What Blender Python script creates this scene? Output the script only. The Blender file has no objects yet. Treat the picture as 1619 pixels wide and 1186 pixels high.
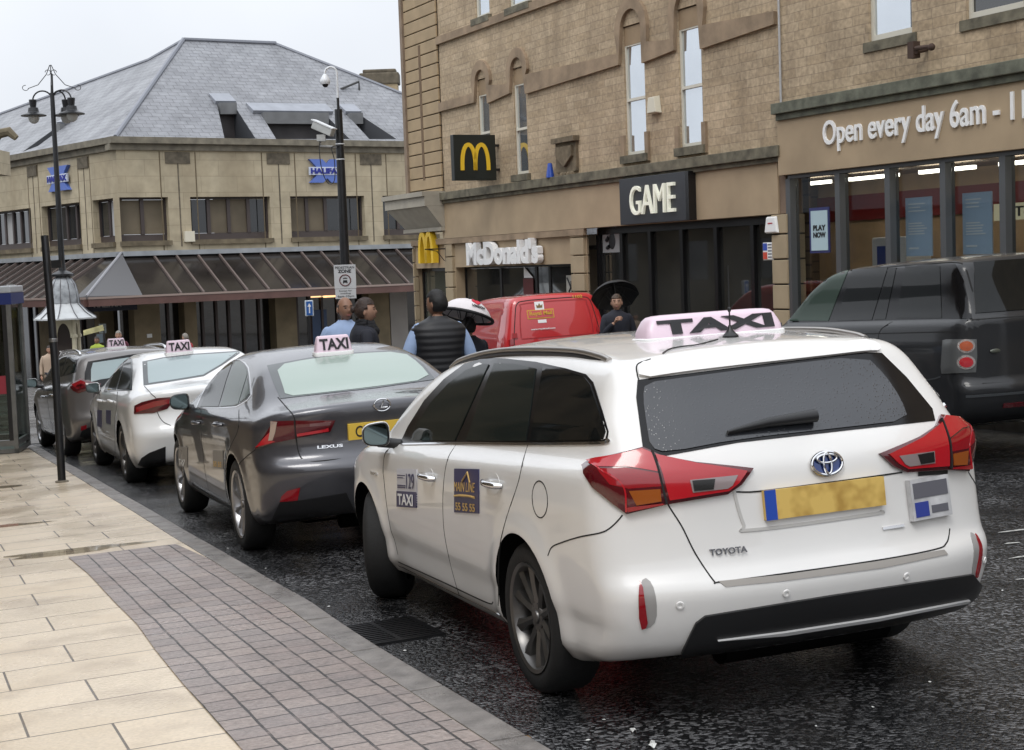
import bpy, bmesh, math, random
import numpy as np
from mathutils import Vector, Matrix
from mathutils.geometry import delaunay_2d_cdt, tessellate_polygon
random.seed(7); rng = np.random.default_rng(7)
scene = bpy.context.scene
COL = scene.collection

# ---------------------------------------------------------------- camera
FPX = 2420.0; PITCH = math.radians(4.23); ROLL = math.radians(2.09)
FW = np.array([0, math.cos(PITCH), -math.sin(PITCH)])
_r = np.array([1., 0, 0]); _u = np.cross(_r, FW)
RT = _r*math.cos(ROLL) - _u*math.sin(ROLL)
UP = np.cross(RT, FW)
cd = bpy.data.cameras.new('camera'); cam = bpy.data.objects.new('camera', cd); COL.objects.link(cam)
cd.sensor_width = 36; cd.lens = FPX/1619*36; cd.clip_end = 3000; cd.clip_start = .05
cam.matrix_world = Matrix([[RT[0], UP[0], -FW[0], 0], [RT[1], UP[1], -FW[1], 0], [RT[2], UP[2], -FW[2], 0], [0, 0, 0, 1]])
scene.camera = cam

# ---------------------------------------------------------------- sky, sun, exposure
SUN_EL = math.radians(55); SUN_AZ = math.radians(200)
w = bpy.data.worlds.new('World'); scene.world = w; w.use_nodes = True
nt = w.node_tree; bg = nt.nodes['Background']
sky = nt.nodes.new('ShaderNodeTexSky'); sky.sky_type = 'NISHITA'; sky.sun_disc = False
sky.sun_elevation = SUN_EL; sky.sun_rotation = SUN_AZ; sky.air_density = 1.0; sky.dust_density = 3.0
hs = nt.nodes.new('ShaderNodeHueSaturation'); hs.inputs['Saturation'].default_value = .10
nt.links.new(sky.outputs[0], hs.inputs['Color'])
# even overcast cloud layer mixed over the clear sky
mxs = nt.nodes.new('ShaderNodeMix'); mxs.data_type = 'RGBA'; mxs.inputs[0].default_value = .8
tcw = nt.nodes.new('ShaderNodeTexCoord'); nzw = nt.nodes.new('ShaderNodeTexNoise'); nzw.inputs['Scale'].default_value = 2.2; nzw.inputs['Detail'].default_value = 5
crw = nt.nodes.new('ShaderNodeValToRGB'); crw.color_ramp.elements[0].position = .3; crw.color_ramp.elements[0].color = (5.9, 6.25, 6.8, 1)
crw.color_ramp.elements[1].position = .75; crw.color_ramp.elements[1].color = (8.0, 8.3, 8.8, 1)
nt.links.new(tcw.outputs['Generated'], nzw.inputs['Vector']); nt.links.new(nzw.outputs[0], crw.inputs[0])
nt.links.new(hs.outputs[0], mxs.inputs[6]); nt.links.new(crw.outputs[0], mxs.inputs[7]); 
# an overcast sky is brighter overhead than at the horizon
gx_ = nt.nodes.new('ShaderNodeSeparateXYZ'); nt.links.new(tcw.outputs['Generated'], gx_.inputs[0]); gr_ = nt.nodes.new('ShaderNodeMapRange'); gr_.inputs[1].default_value = .12; gr_.inputs[2].default_value = 1.; gr_.inputs[3].default_value = .92; gr_.inputs[4].default_value = 1.75
nt.links.new(gx_.outputs[2], gr_.inputs[0]); gm_ = nt.nodes.new('ShaderNodeVectorMath'); gm_.operation = 'SCALE'; nt.links.new(mxs.outputs[2], gm_.inputs[0]); nt.links.new(gr_.outputs[0], gm_.inputs['Scale']); nt.links.new(gm_.outputs[0], bg.inputs['Color'])
bg.inputs['Strength'].default_value = .10
sl = bpy.data.lights.new('sun', 'SUN'); sl.energy = .6; sl.angle = math.radians(20); sl.color = (1, .97, .92)
so = bpy.data.objects.new('sun', sl); COL.objects.link(so)
sd = Vector((math.sin(SUN_AZ)*math.cos(SUN_EL), math.cos(SUN_AZ)*math.cos(SUN_EL), math.sin(SUN_EL)))
so.rotation_euler = sd.to_track_quat('Z', 'Y').to_euler()
scene.view_settings.view_transform = 'Standard'; scene.view_settings.look = 'None'
scene.view_settings.exposure = 0.62; scene.view_settings.gamma = 1
scene.render.resolution_x = 1024; scene.render.resolution_y = 750
scene.cycles.max_bounces = 8; scene.cycles.transparent_max_bounces = 8
scene.cycles.sample_clamp_indirect = 4

# ---------------------------------------------------------------- geometry helpers
def ray(u, v): return RT*((u-809.5)/FPX) + UP*((593-v)/FPX) + FW
GA, GB, GC = -1.634, .0363, -.0291                       # the sloping street
def gz(x, y): return GA + GB*x + GC*y
def ong(u, v, dz=0.):                                    # pixel -> point on the street plane
    d = ray(u, v); t = (GA+dz)/(d[2]-GB*d[0]-GC*d[1]); return d*t
def ground_basis(yaw):
    n = np.array([-GB, -GC, 1.]); n /= np.linalg.norm(n)
    h = np.array([-math.sin(yaw), math.cos(yaw), 0.]); h[2] = GB*h[0]+GC*h[1]; h /= np.linalg.norm(h)
    return h, np.cross(n, h), n
def crop(s, ox, oy, pts): return [(ox+a/s, oy+b/s) for a, b in pts]

def tag(o, label=None, cat=None, group=None, kind=None):
    if label: o['label'] = label
    if cat: o['category'] = cat
    if group: o['group'] = group
    if kind: o['kind'] = kind
    return o
def thing(name, label, cat, M=None, group=None, kind=None):
    o = bpy.data.objects.new(name, None); COL.objects.link(o); o.empty_display_size = .2
    if M is not None: o.matrix_world = M
    return tag(o, label, cat, group, kind)
def mat4(O, X, Y, Z):
    return Matrix([[X[0], Y[0], Z[0], O[0]], [X[1], Y[1], Z[1], O[1]], [X[2], Y[2], Z[2], O[2]], [0, 0, 0, 1]])
def upright(x, y, z=None, yaw=0.):
    return Matrix.Translation((x, y, gz(x, y) if z is None else z)) @ Matrix.Rotation(yaw, 4, 'Z')

def meters_uv(me):
    uv = me.uv_layers.new(name='m') if not me.uv_layers else me.uv_layers[0]
    n = len(me.loops); 
    co = np.empty(len(me.vertices)*3); me.vertices.foreach_get('co', co); co = co.reshape(-1, 3)
    li = np.empty(n, int); me.loops.foreach_get('vertex_index', li)
    no = np.empty(len(me.polygons)*3); me.polygons.foreach_get('normal', no); no = no.reshape(-1, 3)
    lt = np.empty(len(me.polygons), int); me.polygons.foreach_get('loop_total', lt)
    N = np.repeat(no, lt, axis=0)
    t = np.cross([0, 0, 1.], N); L = np.linalg.norm(t, axis=1); flat = L < .05
    t[flat] = [1, 0, 0]; L[flat] = 1; t /= L[:, None]
    b = np.cross(N, t)
    P = co[li]; UV = np.stack([(P*t).sum(1), (P*b).sum(1)], 1)
    uv.data.foreach_set('uv', UV.ravel())

class MB:
    def __init__(s): s.v = []; s.f = []; s.mi = []
    def add(s, vs, fs, mi=0):
        k = len(s.v); s.v += [tuple(map(float, p)) for p in vs]; s.f += [tuple(i+k for i in f) for f in fs]; s.mi += [mi]*len(fs); return s
    def box(s, x0, x1, y0, y1, z0, z1, mi=0):
        v = [(x, y, z) for z in (z0, z1) for y in (y0, y1) for x in (x0, x1)]
        return s.add(v, [(0, 2, 3, 1), (4, 5, 7, 6), (0, 1, 5, 4), (2, 6, 7, 3), (0, 4, 6, 2), (1, 3, 7, 5)], mi)
    def hexa(s, v, mi=0):
        return s.add(v, [(0, 3, 2, 1), (4, 5, 6, 7), (0, 1, 5, 4), (1, 2, 6, 5), (2, 3, 7, 6), (3, 0, 4, 7)], mi)
    def tube(s, pts, r, n=10, cap=True, mi=0):
        pts = [np.array(p, float) for p in pts]; m = len(pts)
        rr = r if hasattr(r, '__len__') else [r]*m
        d0 = pts[1]-pts[0]; a = np.array([0, 0, 1.]) if abs(d0[2]) < .9*np.linalg.norm(d0) else np.array([1., 0, 0])
        vs = []
        for i in range(m):
            d = (pts[min(i+1, m-1)]-pts[max(i-1, 0)]); d = d/ (np.linalg.norm(d)+1e-9)
            u = np.cross(d, a); u /= np.linalg.norm(u)+1e-9; a = np.cross(u, d)
            for k in range(n):
                t = 2*math.pi*k/n; vs.append(pts[i]+rr[i]*(u*math.cos(t)+a*math.sin(t)))
        fs = [(i*n+k, i*n+(k+1) % n, (i+1)*n+(k+1) % n, (i+1)*n+k) for i in range(m-1) for k in range(n)]
        if cap: fs += [tuple(range(n))[::-1], tuple((m-1)*n+k for k in range(n))]
        return s.add(vs, fs, mi)
    def lathe(s, prof, n=24, axis='z', o=(0, 0, 0), mi=0, cap=True, a0=0.):
        vs = []
        for r, h in prof:
            for k in range(n):
                t = a0+2*math.pi*k/n; c, q = r*math.cos(t), r*math.sin(t)
                p = {'z': (c, q, h), 'y': (c, h, q), 'x': (h, c, q)}[axis]
                vs.append((p[0]+o[0], p[1]+o[1], p[2]+o[2]))
        m = len(prof)
        fs = [(i*n+k, i*n+(k+1) % n, (i+1)*n+(k+1) % n, (i+1)*n+k) for i in range(m-1) for k in range(n)]
        if cap: fs += [tuple(range(n))[::-1], tuple((m-1)*n+k for k in range(n))]
        return s.add(vs, fs, mi)
    def ball(s, c, r, n=16, m=10, mi=0):
        if not hasattr(r, '__len__'): r = (r, r, r)
        vs = [(c[0]+r[0]*math.sin(math.pi*i/m)*math.cos(2*math.pi*k/n), c[1]+r[1]*math.sin(math.pi*i/m)*math.sin(2*math.pi*k/n), c[2]+r[2]*math.cos(math.pi*i/m)) for i in range(m+1) for k in range(n)]
        return s.add(vs, [(i*n+k, (i+1)*n+k, (i+1)*n+(k+1) % n, i*n+(k+1) % n) for i in range(m) for k in range(n)], mi)
    def prism(s, poly, fn0, fn1, mi=0):                  # polygon in 2D, mapped by two functions to front and back
        tri = tessellate_polygon([[Vector((a, b, 0)) for a, b in poly]])
        n = len(poly); vs = [fn0(a, b) for a, b in poly]+[fn1(a, b) for a, b in poly]
        fs = [tuple(t) for t in tri]+[tuple(i+n for i in t[::-1]) for t in tri]+[(i, (i+1) % n, n+(i+1) % n, n+i) for i in range(n)]
        return s.add(vs, fs, mi)
    def build(s, name, mat, parent=None, smooth=False, uv=True, label=None, bev=0, rmd=True, sharp=.7):
        me = bpy.data.meshes.new(name); me.from_pydata(s.v, [], s.f)
        mats = mat if isinstance(mat, (list, tuple)) else [mat]
        for m in mats: me.materials.append(m)
        if len(mats) > 1: me.polygons.foreach_set('material_index', s.mi)
        bm = bmesh.new(); bm.from_mesh(me)
        if rmd: bmesh.ops.remove_doubles(bm, verts=bm.verts, dist=1e-5)
        bmesh.ops.dissolve_degenerate(bm, dist=1e-6, edges=bm.edges)
        if bev > 0:
            bmesh.ops.bevel(bm, geom=[e for e in bm.edges if len(e.link_faces) == 2 and e.calc_face_angle(0) > .5], offset=bev, segments=2, affect='EDGES', profile=.6)
        bmesh.ops.recalc_face_normals(bm, faces=bm.faces)
        if smooth:
            for f in bm.faces: f.smooth = True
            for e in bm.edges:
                if len(e.link_faces) == 2 and e.calc_face_angle(0) > sharp: e.smooth = False
        bm.to_mesh(me); bm.free(); me.update()
        if uv: meters_uv(me)
        o = bpy.data.objects.new(name, me); COL.objects.link(o)
        if parent: o.parent = parent
        if label: o['label'] = label
        return o

def text_mesh(txt, size=1., bold=0., depth=.01, sx=1., align='LEFT'):
    cu = bpy.data.curves.new('t', 'FONT'); cu.body = txt; cu.size = size; cu.offset = bold; cu.extrude = depth; cu.align_x = align
    cu.resolution_u = 4
    o = bpy.data.objects.new('t', cu); COL.objects.link(o)
    dg = bpy.context.evaluated_depsgraph_get(); dg.update()
    me = o.evaluated_get(dg).to_mesh()
    v = np.array([tuple(p.co) for p in me.vertices]); f = [tuple(p.vertices) for p in me.polygons]
    o.evaluated_get(dg).to_mesh_clear(); bpy.data.objects.remove(o); bpy.data.curves.remove(cu)
    v[:, 0] *= sx
    return v, f
def text_fit(txt, width, height, bold=0., depth=.01):
    v, f = text_mesh(txt, 1., bold, 0.5)
    mn = v.min(0); mx = v.max(0); v -= mn; v /= (mx-mn); v *= [width, height, depth]; return v, f
def text_part(name, txt, fn, W, H, mat, parent, bold=0., depth=.01):
    """fn(a, b, c): a across 0..W (left to right), b up 0..H, c outward"""
    v, f = text_fit(txt, W, H, bold, depth)
    m = MB(); m.add([fn(*p) for p in v], f); return m.build(name, mat, parent, uv=False)

# ---------------------------------------------------------------- materials
MATS = {}
def mat(name, col, rough=.6, metal=0., spec=.5, coat=0., emit=0., noise=None, bump=None, trans=0., coatr=.03, rnoise=None):
    """noise=(scale, amount) varies brightness; bump=(scale, strength); rnoise=(scale, lo, hi) varies roughness"""
    if name in MATS: return MATS[name]
    m = bpy.data.materials.new(name); m.use_nodes = True; t = m.node_tree; p = t.nodes['Principled BSDF']
    p.inputs['Base Color'].default_value = (*col, 1); p.inputs['Roughness'].default_value = rough
    p.inputs['Metallic'].default_value = metal; p.inputs['Specular IOR Level'].default_value = spec
    p.inputs['Coat Weight'].default_value = coat; p.inputs['Coat Roughness'].default_value = coatr
    p.inputs['Transmission Weight'].default_value = trans
    if emit: p.inputs['Emission Color'].default_value = (*col, 1); p.inputs['Emission Strength'].default_value = emit
    tc = t.nodes.new('ShaderNodeTexCoord')
    def nz(sc, det=4):
        n = t.nodes.new('ShaderNodeTexNoise'); n.inputs['Scale'].default_value = sc; n.inputs['Detail'].default_value = det
        t.links.new(tc.outputs['Object'], n.inputs['Vector']); return n
    if noise:
        n = nz(noise[0]); r = t.nodes.new('ShaderNodeMapRange'); r.inputs[1].default_value = .3; r.inputs[2].default_value = .7
        r.inputs[3].default_value = 1-noise[1]; r.inputs[4].default_value = 1+noise[1]*.6
        mx = t.nodes.new('ShaderNodeVectorMath'); mx.operation = 'SCALE'; mx.inputs[0].default_value = col
        t.links.new(n.outputs[0], r.inputs[0]); t.links.new(r.outputs[0], mx.inputs['Scale']); t.links.new(mx.outputs[0], p.inputs['Base Color'])
    if bump:
        n = nz(bump[0], 6); b = t.nodes.new('ShaderNodeBump'); b.inputs['Strength'].default_value = bump[1]; b.inputs['Distance'].default_value = .01
        t.links.new(n.outputs[0], b.inputs['Height']); t.links.new(b.outputs[0], p.inputs['Normal'])
        if coat: t.links.new(b.outputs[0], p.inputs['Coat Normal'])
    if rnoise:
        n = nz(rnoise[0]); r = t.nodes.new('ShaderNodeMapRange'); r.inputs[1].default_value = .35; r.inputs[2].default_value = .65
        r.inputs[3].default_value = rnoise[1]; r.inputs[4].default_value = rnoise[2]
        t.links.new(n.outputs[0], r.inputs[0]); t.links.new(r.outputs[0], p.inputs['Roughness'])
    MATS[name] = m; return m

def brickmat(name, c1, c2, mortar, bw, bh, msize=.01, rough=.8, rot=0., off=.5, squash=1., sfreq=2, noise=.15, stain=None, bump=.3, warp=.0, wet=0., coord='UV', bias=0., nscale=30, grime=None):
    if name in MATS: return MATS[name]
    m = bpy.data.materials.new(name); m.use_nodes = True; t = m.node_tree; p = t.nodes['Principled BSDF']; L = t.links.new
    tc = t.nodes.new('ShaderNodeTexCoord'); mp = t.nodes.new('ShaderNodeMapping'); mp.inputs['Rotation'].default_value = (0, 0, rot)
    L(tc.outputs[coord], mp.inputs[0]); src = mp.outputs[0]
    if warp:
        n0 = t.nodes.new('ShaderNodeTexNoise'); n0.inputs['Scale'].default_value = 3.0; L(src, n0.inputs['Vector'])
        va = t.nodes.new('ShaderNodeVectorMath'); va.operation = 'MULTIPLY_ADD'; va.inputs[1].default_value = (warp, warp, 0); L(n0.outputs['Color'], va.inputs[0]); L(src, va.inputs[2]); src = va.outputs[0]
    b = t.nodes.new('ShaderNodeTexBrick'); b.offset = off; b.squash = squash; b.squash_frequency = sfreq
    b.inputs['Scale'].default_value = 1; b.inputs['Brick Width'].default_value = bw; b.inputs['Row Height'].default_value = bh
    b.inputs['Mortar Size'].default_value = msize; b.inputs['Mortar Smooth'].default_value = .2; b.inputs['Bias'].default_value = bias
    b.inputs['Color1'].default_value = (*c1, 1); b.inputs['Color2'].default_value = (*c2, 1); b.inputs['Mortar'].default_value = (*mortar, 1)
    L(src, b.inputs[0])
    n = t.nodes.new('ShaderNodeTexNoise'); n.inputs['Scale'].default_value = nscale; n.inputs['Detail'].default_value = 6; L(tc.outputs['Object'], n.inputs['Vector'])
    n2 = t.nodes.new('ShaderNodeTexNoise'); n2.inputs['Scale'].default_value = .9; n2.inputs['Detail'].default_value = 5; L(tc.outputs['Object'], n2.inputs['Vector'])
    ad = t.nodes.new('ShaderNodeMath'); ad.operation = 'ADD'; L(n.outputs[0], ad.inputs[0]); L(n2.outputs[0], ad.inputs[1])
    r = t.nodes.new('ShaderNodeMapRange'); r.inputs[1].default_value = .7; r.inputs[2].default_value = 1.3; r.inputs[3].default_value = 1-noise; r.inputs[4].default_value = 1+noise
    L(ad.outputs[0], r.inputs[0])
    sc = t.nodes.new('ShaderNodeVectorMath'); sc.operation = 'SCALE'; L(b.outputs['Color'], sc.inputs[0]); L(r.outputs[0], sc.inputs['Scale'])
    out = sc.outputs[0]
    if stain:
        n3 = t.nodes.new('ShaderNodeTexNoise'); n3.inputs['Scale'].default_value = stain[1]; n3.inputs['Detail'].default_value = 8; mq = t.nodes.new('ShaderNodeMapping'); mq.inputs['Scale'].default_value = (1.6, 1.6, .35); L(tc.outputs['Object'], mq.inputs[0]); L(mq.outputs[0], n3.inputs['Vector'])
        r3 = t.nodes.new('ShaderNodeMapRange'); r3.inputs[1].default_value = .5; r3.inputs[2].default_value = .68; r3.inputs[4].default_value = stain[2]; L(n3.outputs[0], r3.inputs[0])
        mx = t.nodes.new('ShaderNodeMix'); mx.data_type = 'RGBA'; mx.inputs[7].default_value = (*stain[0], 1); L(r3.outputs[0], mx.inputs[0]); L(out, mx.inputs[6]); out = mx.outputs[2]
    L(out, p.inputs['Base Color']); p.inputs['Roughness'].default_value = rough
    if wet:
        rr = t.nodes.new('ShaderNodeMapRange'); rr.inputs[1].default_value = .4; rr.inputs[2].default_value = .6; rr.inputs[3].default_value = rough; rr.inputs[4].default_value = wet
        L(n2.outputs[0], rr.inputs[0]); L(rr.outputs[0], p.inputs['Roughness'])
    bm_ = t.nodes.new('ShaderNodeBump'); bm_.inputs['Strength'].default_value = bump; bm_.inputs['Distance'].default_value = .02
    mm = t.nodes.new('ShaderNodeMath'); mm.operation = 'MULTIPLY_ADD'; mm.inputs[1].default_value = -1.; L(b.outputs['Fac'], mm.inputs[0])
    m3 = t.nodes.new('ShaderNodeMath'); m3.operation = 'MULTIPLY'; m3.inputs[1].default_value = .5; L(n.outputs[0], m3.inputs[0]); L(m3.outputs[0], mm.inputs[2])
    L(mm.outputs[0], bm_.inputs['Height']); L(bm_.outputs[0], p.inputs['Normal'])
    MATS[name] = m; return m

def glassmat(name, tint=(.8, .85, .85), refl=.12, rough=.02):
    if name in MATS: return MATS[name]
    m = bpy.data.materials.new(name); m.use_nodes = True; t = m.node_tree; t.nodes.remove(t.nodes['Principled BSDF'])
    o = t.nodes['Material Output']; tr = t.nodes.new('ShaderNodeBsdfTransparent'); tr.inputs[0].default_value = (*tint, 1)
    g = t.nodes.new('ShaderNodeBsdfGlossy'); g.inputs['Roughness'].default_value = rough; g.inputs[0].default_value = (.9, .93, .95, 1)
    fr = t.nodes.new('ShaderNodeLayerWeight'); fr.inputs[0].default_value = .5; pw = t.nodes.new('ShaderNodeMath'); pw.operation = 'POWER'; pw.inputs[1].default_value = 4.; t.links.new(fr.outputs['Facing'], pw.inputs[0])
    ad = t.nodes.new('ShaderNodeMath'); ad.operation = 'MULTIPLY_ADD'; ad.inputs[1].default_value = .6; ad.inputs[2].default_value = refl*.5; t.links.new(pw.outputs[0], ad.inputs[0])
    mx = t.nodes.new('ShaderNodeMixShader'); t.links.new(ad.outputs[0], mx.inputs[0]); t.links.new(tr.outputs[0], mx.inputs[1]); t.links.new(g.outputs[0], mx.inputs[2])
    t.links.new(mx.outputs[0], o.inputs[0]); MATS[name] = m; return m

BLACKP = mat('black plastic', (.012, .012, .013), .38, bump=(300, .05))
BLACKG = mat('black gloss trim', (.006, .006, .007), .12, spec=.3)
RUBBER = mat('tyre rubber', (.012, .012, .012), .75, bump=(60, .2))
UNDER = mat('underbody', (.006, .006, .006), .95, spec=0.)
CHROME = mat('chrome', (.75, .75, .76), .12, 1.)
GROOVE = mat('panel gap', (.008, .008, .008), .8)
ALLOY = mat('alloy', (.42, .42, .43), .3, .85, noise=(8, .2))
ALLOYD = mat('dark alloy', (.16, .155, .15), .32, .8, noise=(8, .25))
WHITEPL = mat('white plastic', (.84, .84, .83), .35)
YELLOWPL = mat('yellow plate', (.72, .48, .06), .4)
BLACKINK = mat('black lettering', (.01, .01, .012), .5)
WHITEINK = mat('white lettering', (.8, .8, .8), .5)
NAVYINK = mat('navy panel', (.03, .035, .11), .4)
SIGNPINK = mat('taxi sign shell', (.76, .60, .69), .35, coat=.15)
REDL = mat('red lens', (.28, .004, .01), .1, coat=.8); REDD = mat('dark red lens', (.085, .002, .006), .12, coat=.8)
REDB = mat('bright red lens', (.43, .008, .016), .12, coat=.8)
AMBL = mat('amber lens', (.60, .17, .02), .12, coat=1.); CLRL = mat('clear lens', (.62, .6, .6), .1, .3, coat=1.)
# ================================================================ cars
def pchip(pts, n=240):
    x = np.array([p[0] for p in pts], float); y = np.array([p[1] for p in pts], float)
    h = np.diff(x); d = np.diff(y)/h; m = np.zeros_like(y)
    for i in range(1, len(x)-1):
        if d[i-1]*d[i] > 0:
            w1 = 2*h[i]+h[i-1]; w2 = h[i]+2*h[i-1]; m[i] = (w1+w2)/(w1/d[i-1]+w2/d[i])
    m[0] = d[0]; m[-1] = d[-1]
    X = np.linspace(x[0], x[-1], n); k = np.clip(np.searchsorted(x, X, side='right')-1, 0, len(h)-1)
    t = (X-x[k])/h[k]; H = h[k]
    Y = (2*t**3-3*t**2+1)*y[k]+(t**3-2*t**2+t)*H*m[k]+(-2*t**3+3*t**2)*y[k+1]+(t**3-t**2)*H*m[k+1]
    return lambda q: np.interp(q, X, Y)
def smax(a, b, k):
    h = np.maximum(k-np.abs(a-b), 0)/k; return np.maximum(a, b)+h*h*k*.25
def sstep(a, b, x):
    t = np.clip((x-a)/(b-a), 0, 1); return t*t*(3-2*t)

class Car:
    def __init__(s, name, label, X, Y, yaw, sp, group='taxis queuing along the kerb', cat='taxi'):
        s.sp = sp; s.L = sp['L']; s.root_label = label
        h, l, n = ground_basis(math.radians(yaw)); s.O = np.array([X, Y, gz(X, Y)]); s.R = np.stack([h, l, n], 1)
        s.root = thing(name, label, cat, mat4(s.O, h, l, n), group)
        s.zt = pchip(sp['zt']); s.xr = pchip(sp['xr']); s.xf = pchip(sp['xf']); s.w = pchip(sp['w']); s.tp = pchip(sp['taper'])
    def F(s, P):
        sp = s.sp; x, y, z = P[..., 0], P[..., 1], P[..., 2]; ay = np.abs(y)
        ze = z - sp.get('wedge', 0)*(2.0-x)*sstep(.6, .95, z)
        W = s.w(ze)*s.tp(x)
        for wx in sp['wheels']:
            r = np.sqrt((x-wx)**2+(z-sp['wr'])**2); W = W+sp.get('flare', .018)*np.exp(-((r-sp['arch']-.02)/.07)**2)*(z < 1.0)
        # body crease (shoulder line)
        if 'crease' in sp:
            cz, ca = sp['crease']; W = W+ca*np.exp(-((ze-cz)/.035)**2)*sstep(0.15, .5, x)*sstep(s.L-.1, s.L-.6, x)
        yr = ay/.86
        f1 = ay-W
        dr, pw = sp.get('rcurve', (.16, 3.2))
        f2 = s.xr(z)+dr*yr**pw - x
        f3 = x-(s.xf(z)-.42*yr**2.6)
        f4 = (z-(s.zt(x)-sp.get('crown', .05)*(ay/.7)**2.2))*sp.get('zk', .9)
        f5 = sp['zb']+sp.get('zr', .08)*sstep(.75, .15, x)-z
        k = sp.get('k', .10)
        f = smax(f1, f2, sp.get('kr', .16)); f = smax(f, f3, .25); f = smax(f, f4, k); f = smax(f, f5, .05)
        return f
    def N(s, P, e=.004):
        g = np.stack([s.F(P+np.eye(3)[i]*e)-s.F(P-np.eye(3)[i]*e) for i in range(3)], -1)
        return g/(np.linalg.norm(g, axis=-1, keepdims=True)+1e-9)
    def cast(s, o, d, t0, t1, n=160):
        """first inside sample going from t0 to t1 along o+t*d, refined; misses fall back to nearest approach"""
        T = np.linspace(t0, t1, n); m_ = o.shape[0]; tt = np.full(m_, np.nan); fb = np.full(m_, 1e9); tb = np.zeros(m_); A = np.zeros(m_); act = np.arange(m_)
        for i in range(n):
            if not len(act): break
            t = T[i][act]; f = s.F(o[act]+d[act]*t[:, None]); h = f <= 0
            hi = act[h]; tt[hi] = t[h]; A[hi] = T[max(i-1, 0)][hi]
            c = (f < fb[act]); fb[act[c]] = f[c]; tb[act[c]] = t[c]; act = act[~h]
        k = ~np.isnan(tt)
        if k.any():
            a, b, oo, dd = A[k], tt[k].copy(), o[k], d[k]
            for _ in range(20):
                m = (a+b)/2; fm = s.F(oo+dd*m[:, None]); a = np.where(fm > 0, m, a); b = np.where(fm > 0, b, m)
            tt[k] = (a+b)/2
        miss = np.isnan(tt); tt[miss] = tb[miss]
        return o+d*tt[:, None], miss
    def px(s, uv, deep=1.):
        """photograph pixels -> points on this body's surface, in the car's own frame"""
        d = np.array([s.R.T@ray(u, v) for u, v in uv]); d /= np.linalg.norm(d, axis=1, keepdims=True)
        o = np.tile(s.R.T@(-s.O), (len(uv), 1)); D = np.linalg.norm(s.O)
        P, miss = s.cast(o, d, np.full(len(uv), max(D-3., .5)), np.full(len(uv), D+s.L+1), 260)
        if miss.any():                                   # just off the silhouette: slide onto the surface
            Q = P[miss]
            for _ in range(12): Q = Q-s.N(Q)*s.F(Q)[:, None]*.9
            P[miss] = Q
        return P
    def onside(s, xz, side=1):                           # (x, z) -> surface point on the left (+1) or right side
        xz = np.array(xz, float); o = np.stack([xz[:, 0], np.full(len(xz), 1.4*side), xz[:, 1]], 1); d = np.tile([0, -side, 0.], (len(xz), 1))
        return s.cast(o, d, np.zeros(len(xz)), np.full(len(xz), 1.35), 120)[0]
    def onrear(s, yz):
        yz = np.array(yz, float); o = np.stack([np.full(len(yz), -.5), yz[:, 0], yz[:, 1]], 1); d = np.tile([1., 0, 0], (len(yz), 1))
        return s.cast(o, d, np.zeros(len(yz)), np.full(len(yz), 2.2), 160)[0]
    def ontop(s, xy):
        xy = np.array(xy, float); o = np.stack([xy[:, 0], xy[:, 1], np.full(len(xy), 2.2)], 1); d = np.tile([0., 0, -1], (len(xy), 1))
        return s.cast(o, d, np.zeros(len(xy)), np.full(len(xy), 2.0), 160)[0]
    # ------------ body shell
    def shell(s, paint, res=(120, 44, 40)):
        nx, ny, nz = res; L = s.L; sp = s.sp
        zc = .62; x0, x1 = .75, L-.8
        lo = np.array([-.4, -1.35, -.1]); hi = np.array([L+.4, 1.35, 2.3])
        def g(n): 
            t = np.linspace(-1, 1, n+1); return (t+.0)/1
        Q = []; faces = []; 
        def face(n1, n2, fn):
            k = sum(len(q) for q in Q)
            a, b = np.meshgrid(np.linspace(0, 1, n1+1), np.linspace(0, 1, n2+1), indexing='ij')
            Q.append(fn(a.ravel(), b.ravel()))
            for i in range(n1):
                for j in range(n2):
                    q = k+i*(n2+1)+j; faces.append((q, q+n2+1, q+n2+2, q+1))
        lerp = lambda a, lo_, hi_: lo_+(hi_-lo_)*a
        X = lambda a: lerp(a, lo[0], hi[0]); Y = lambda a: lerp(a, lo[1], hi[1]); Z = lambda a: lerp(a, lo[2], hi[2])
        c = lambda a, v: np.full_like(a, v)
        face(nx, nz, lambda a, b: np.stack([X(a), c(a, lo[1]), Z(b)], 1)); face(nx, nz, lambda a, b: np.stack([X(a), c(a, hi[1]), Z(b)], 1))
        face(nx, ny, lambda a, b: np.stack([X(a), Y(b), c(a, lo[2])], 1)); face(nx, ny, lambda a, b: np.stack([X(a), Y(b), c(a, hi[2])], 1))
        face(ny, nz, lambda a, b: np.stack([c(a, lo[0]), Y(a), Z(b)], 1)); face(ny, nz, lambda a, b: np.stack([c(a, hi[0]), Y(a), Z(b)], 1))
        Q = np.concatenate(Q)
        # spine target: x squeezed towards the middle, so ends fan out
        u = (Q[:, 0]-lo[0])/(hi[0]-lo[0]); S = np.stack([x0+(x1-x0)*u, np.zeros(len(Q)), np.full(len(Q), zc)], 1)
        d = S-Q; P, _ = s.cast(Q, d, np.zeros(len(Q)), np.ones(len(Q)), 120)
        me = bpy.data.meshes.new('body'); me.from_pydata([tuple(p) for p in P], [], faces)
        bm = bmesh.new(); bm.from_mesh(me); bmesh.ops.remove_doubles(bm, verts=bm.verts, dist=2e-4); bmesh.ops.dissolve_degenerate(bm, dist=1e-4, edges=bm.edges)
        bmesh.ops.recalc_face_normals(bm, faces=bm.faces)
        for f in bm.faces: f.smooth = True
        bm.to_mesh(me); bm.free(); me.materials.append(paint); me.materials.append(UNDER)
        for p in me.polygons:
            if p.center.z < sp['zb']+.012 and abs(p.normal.z) > .6: p.material_index = 1
        o = bpy.data.objects.new('body', me); COL.objects.link(o)
        cut = MB()
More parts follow.
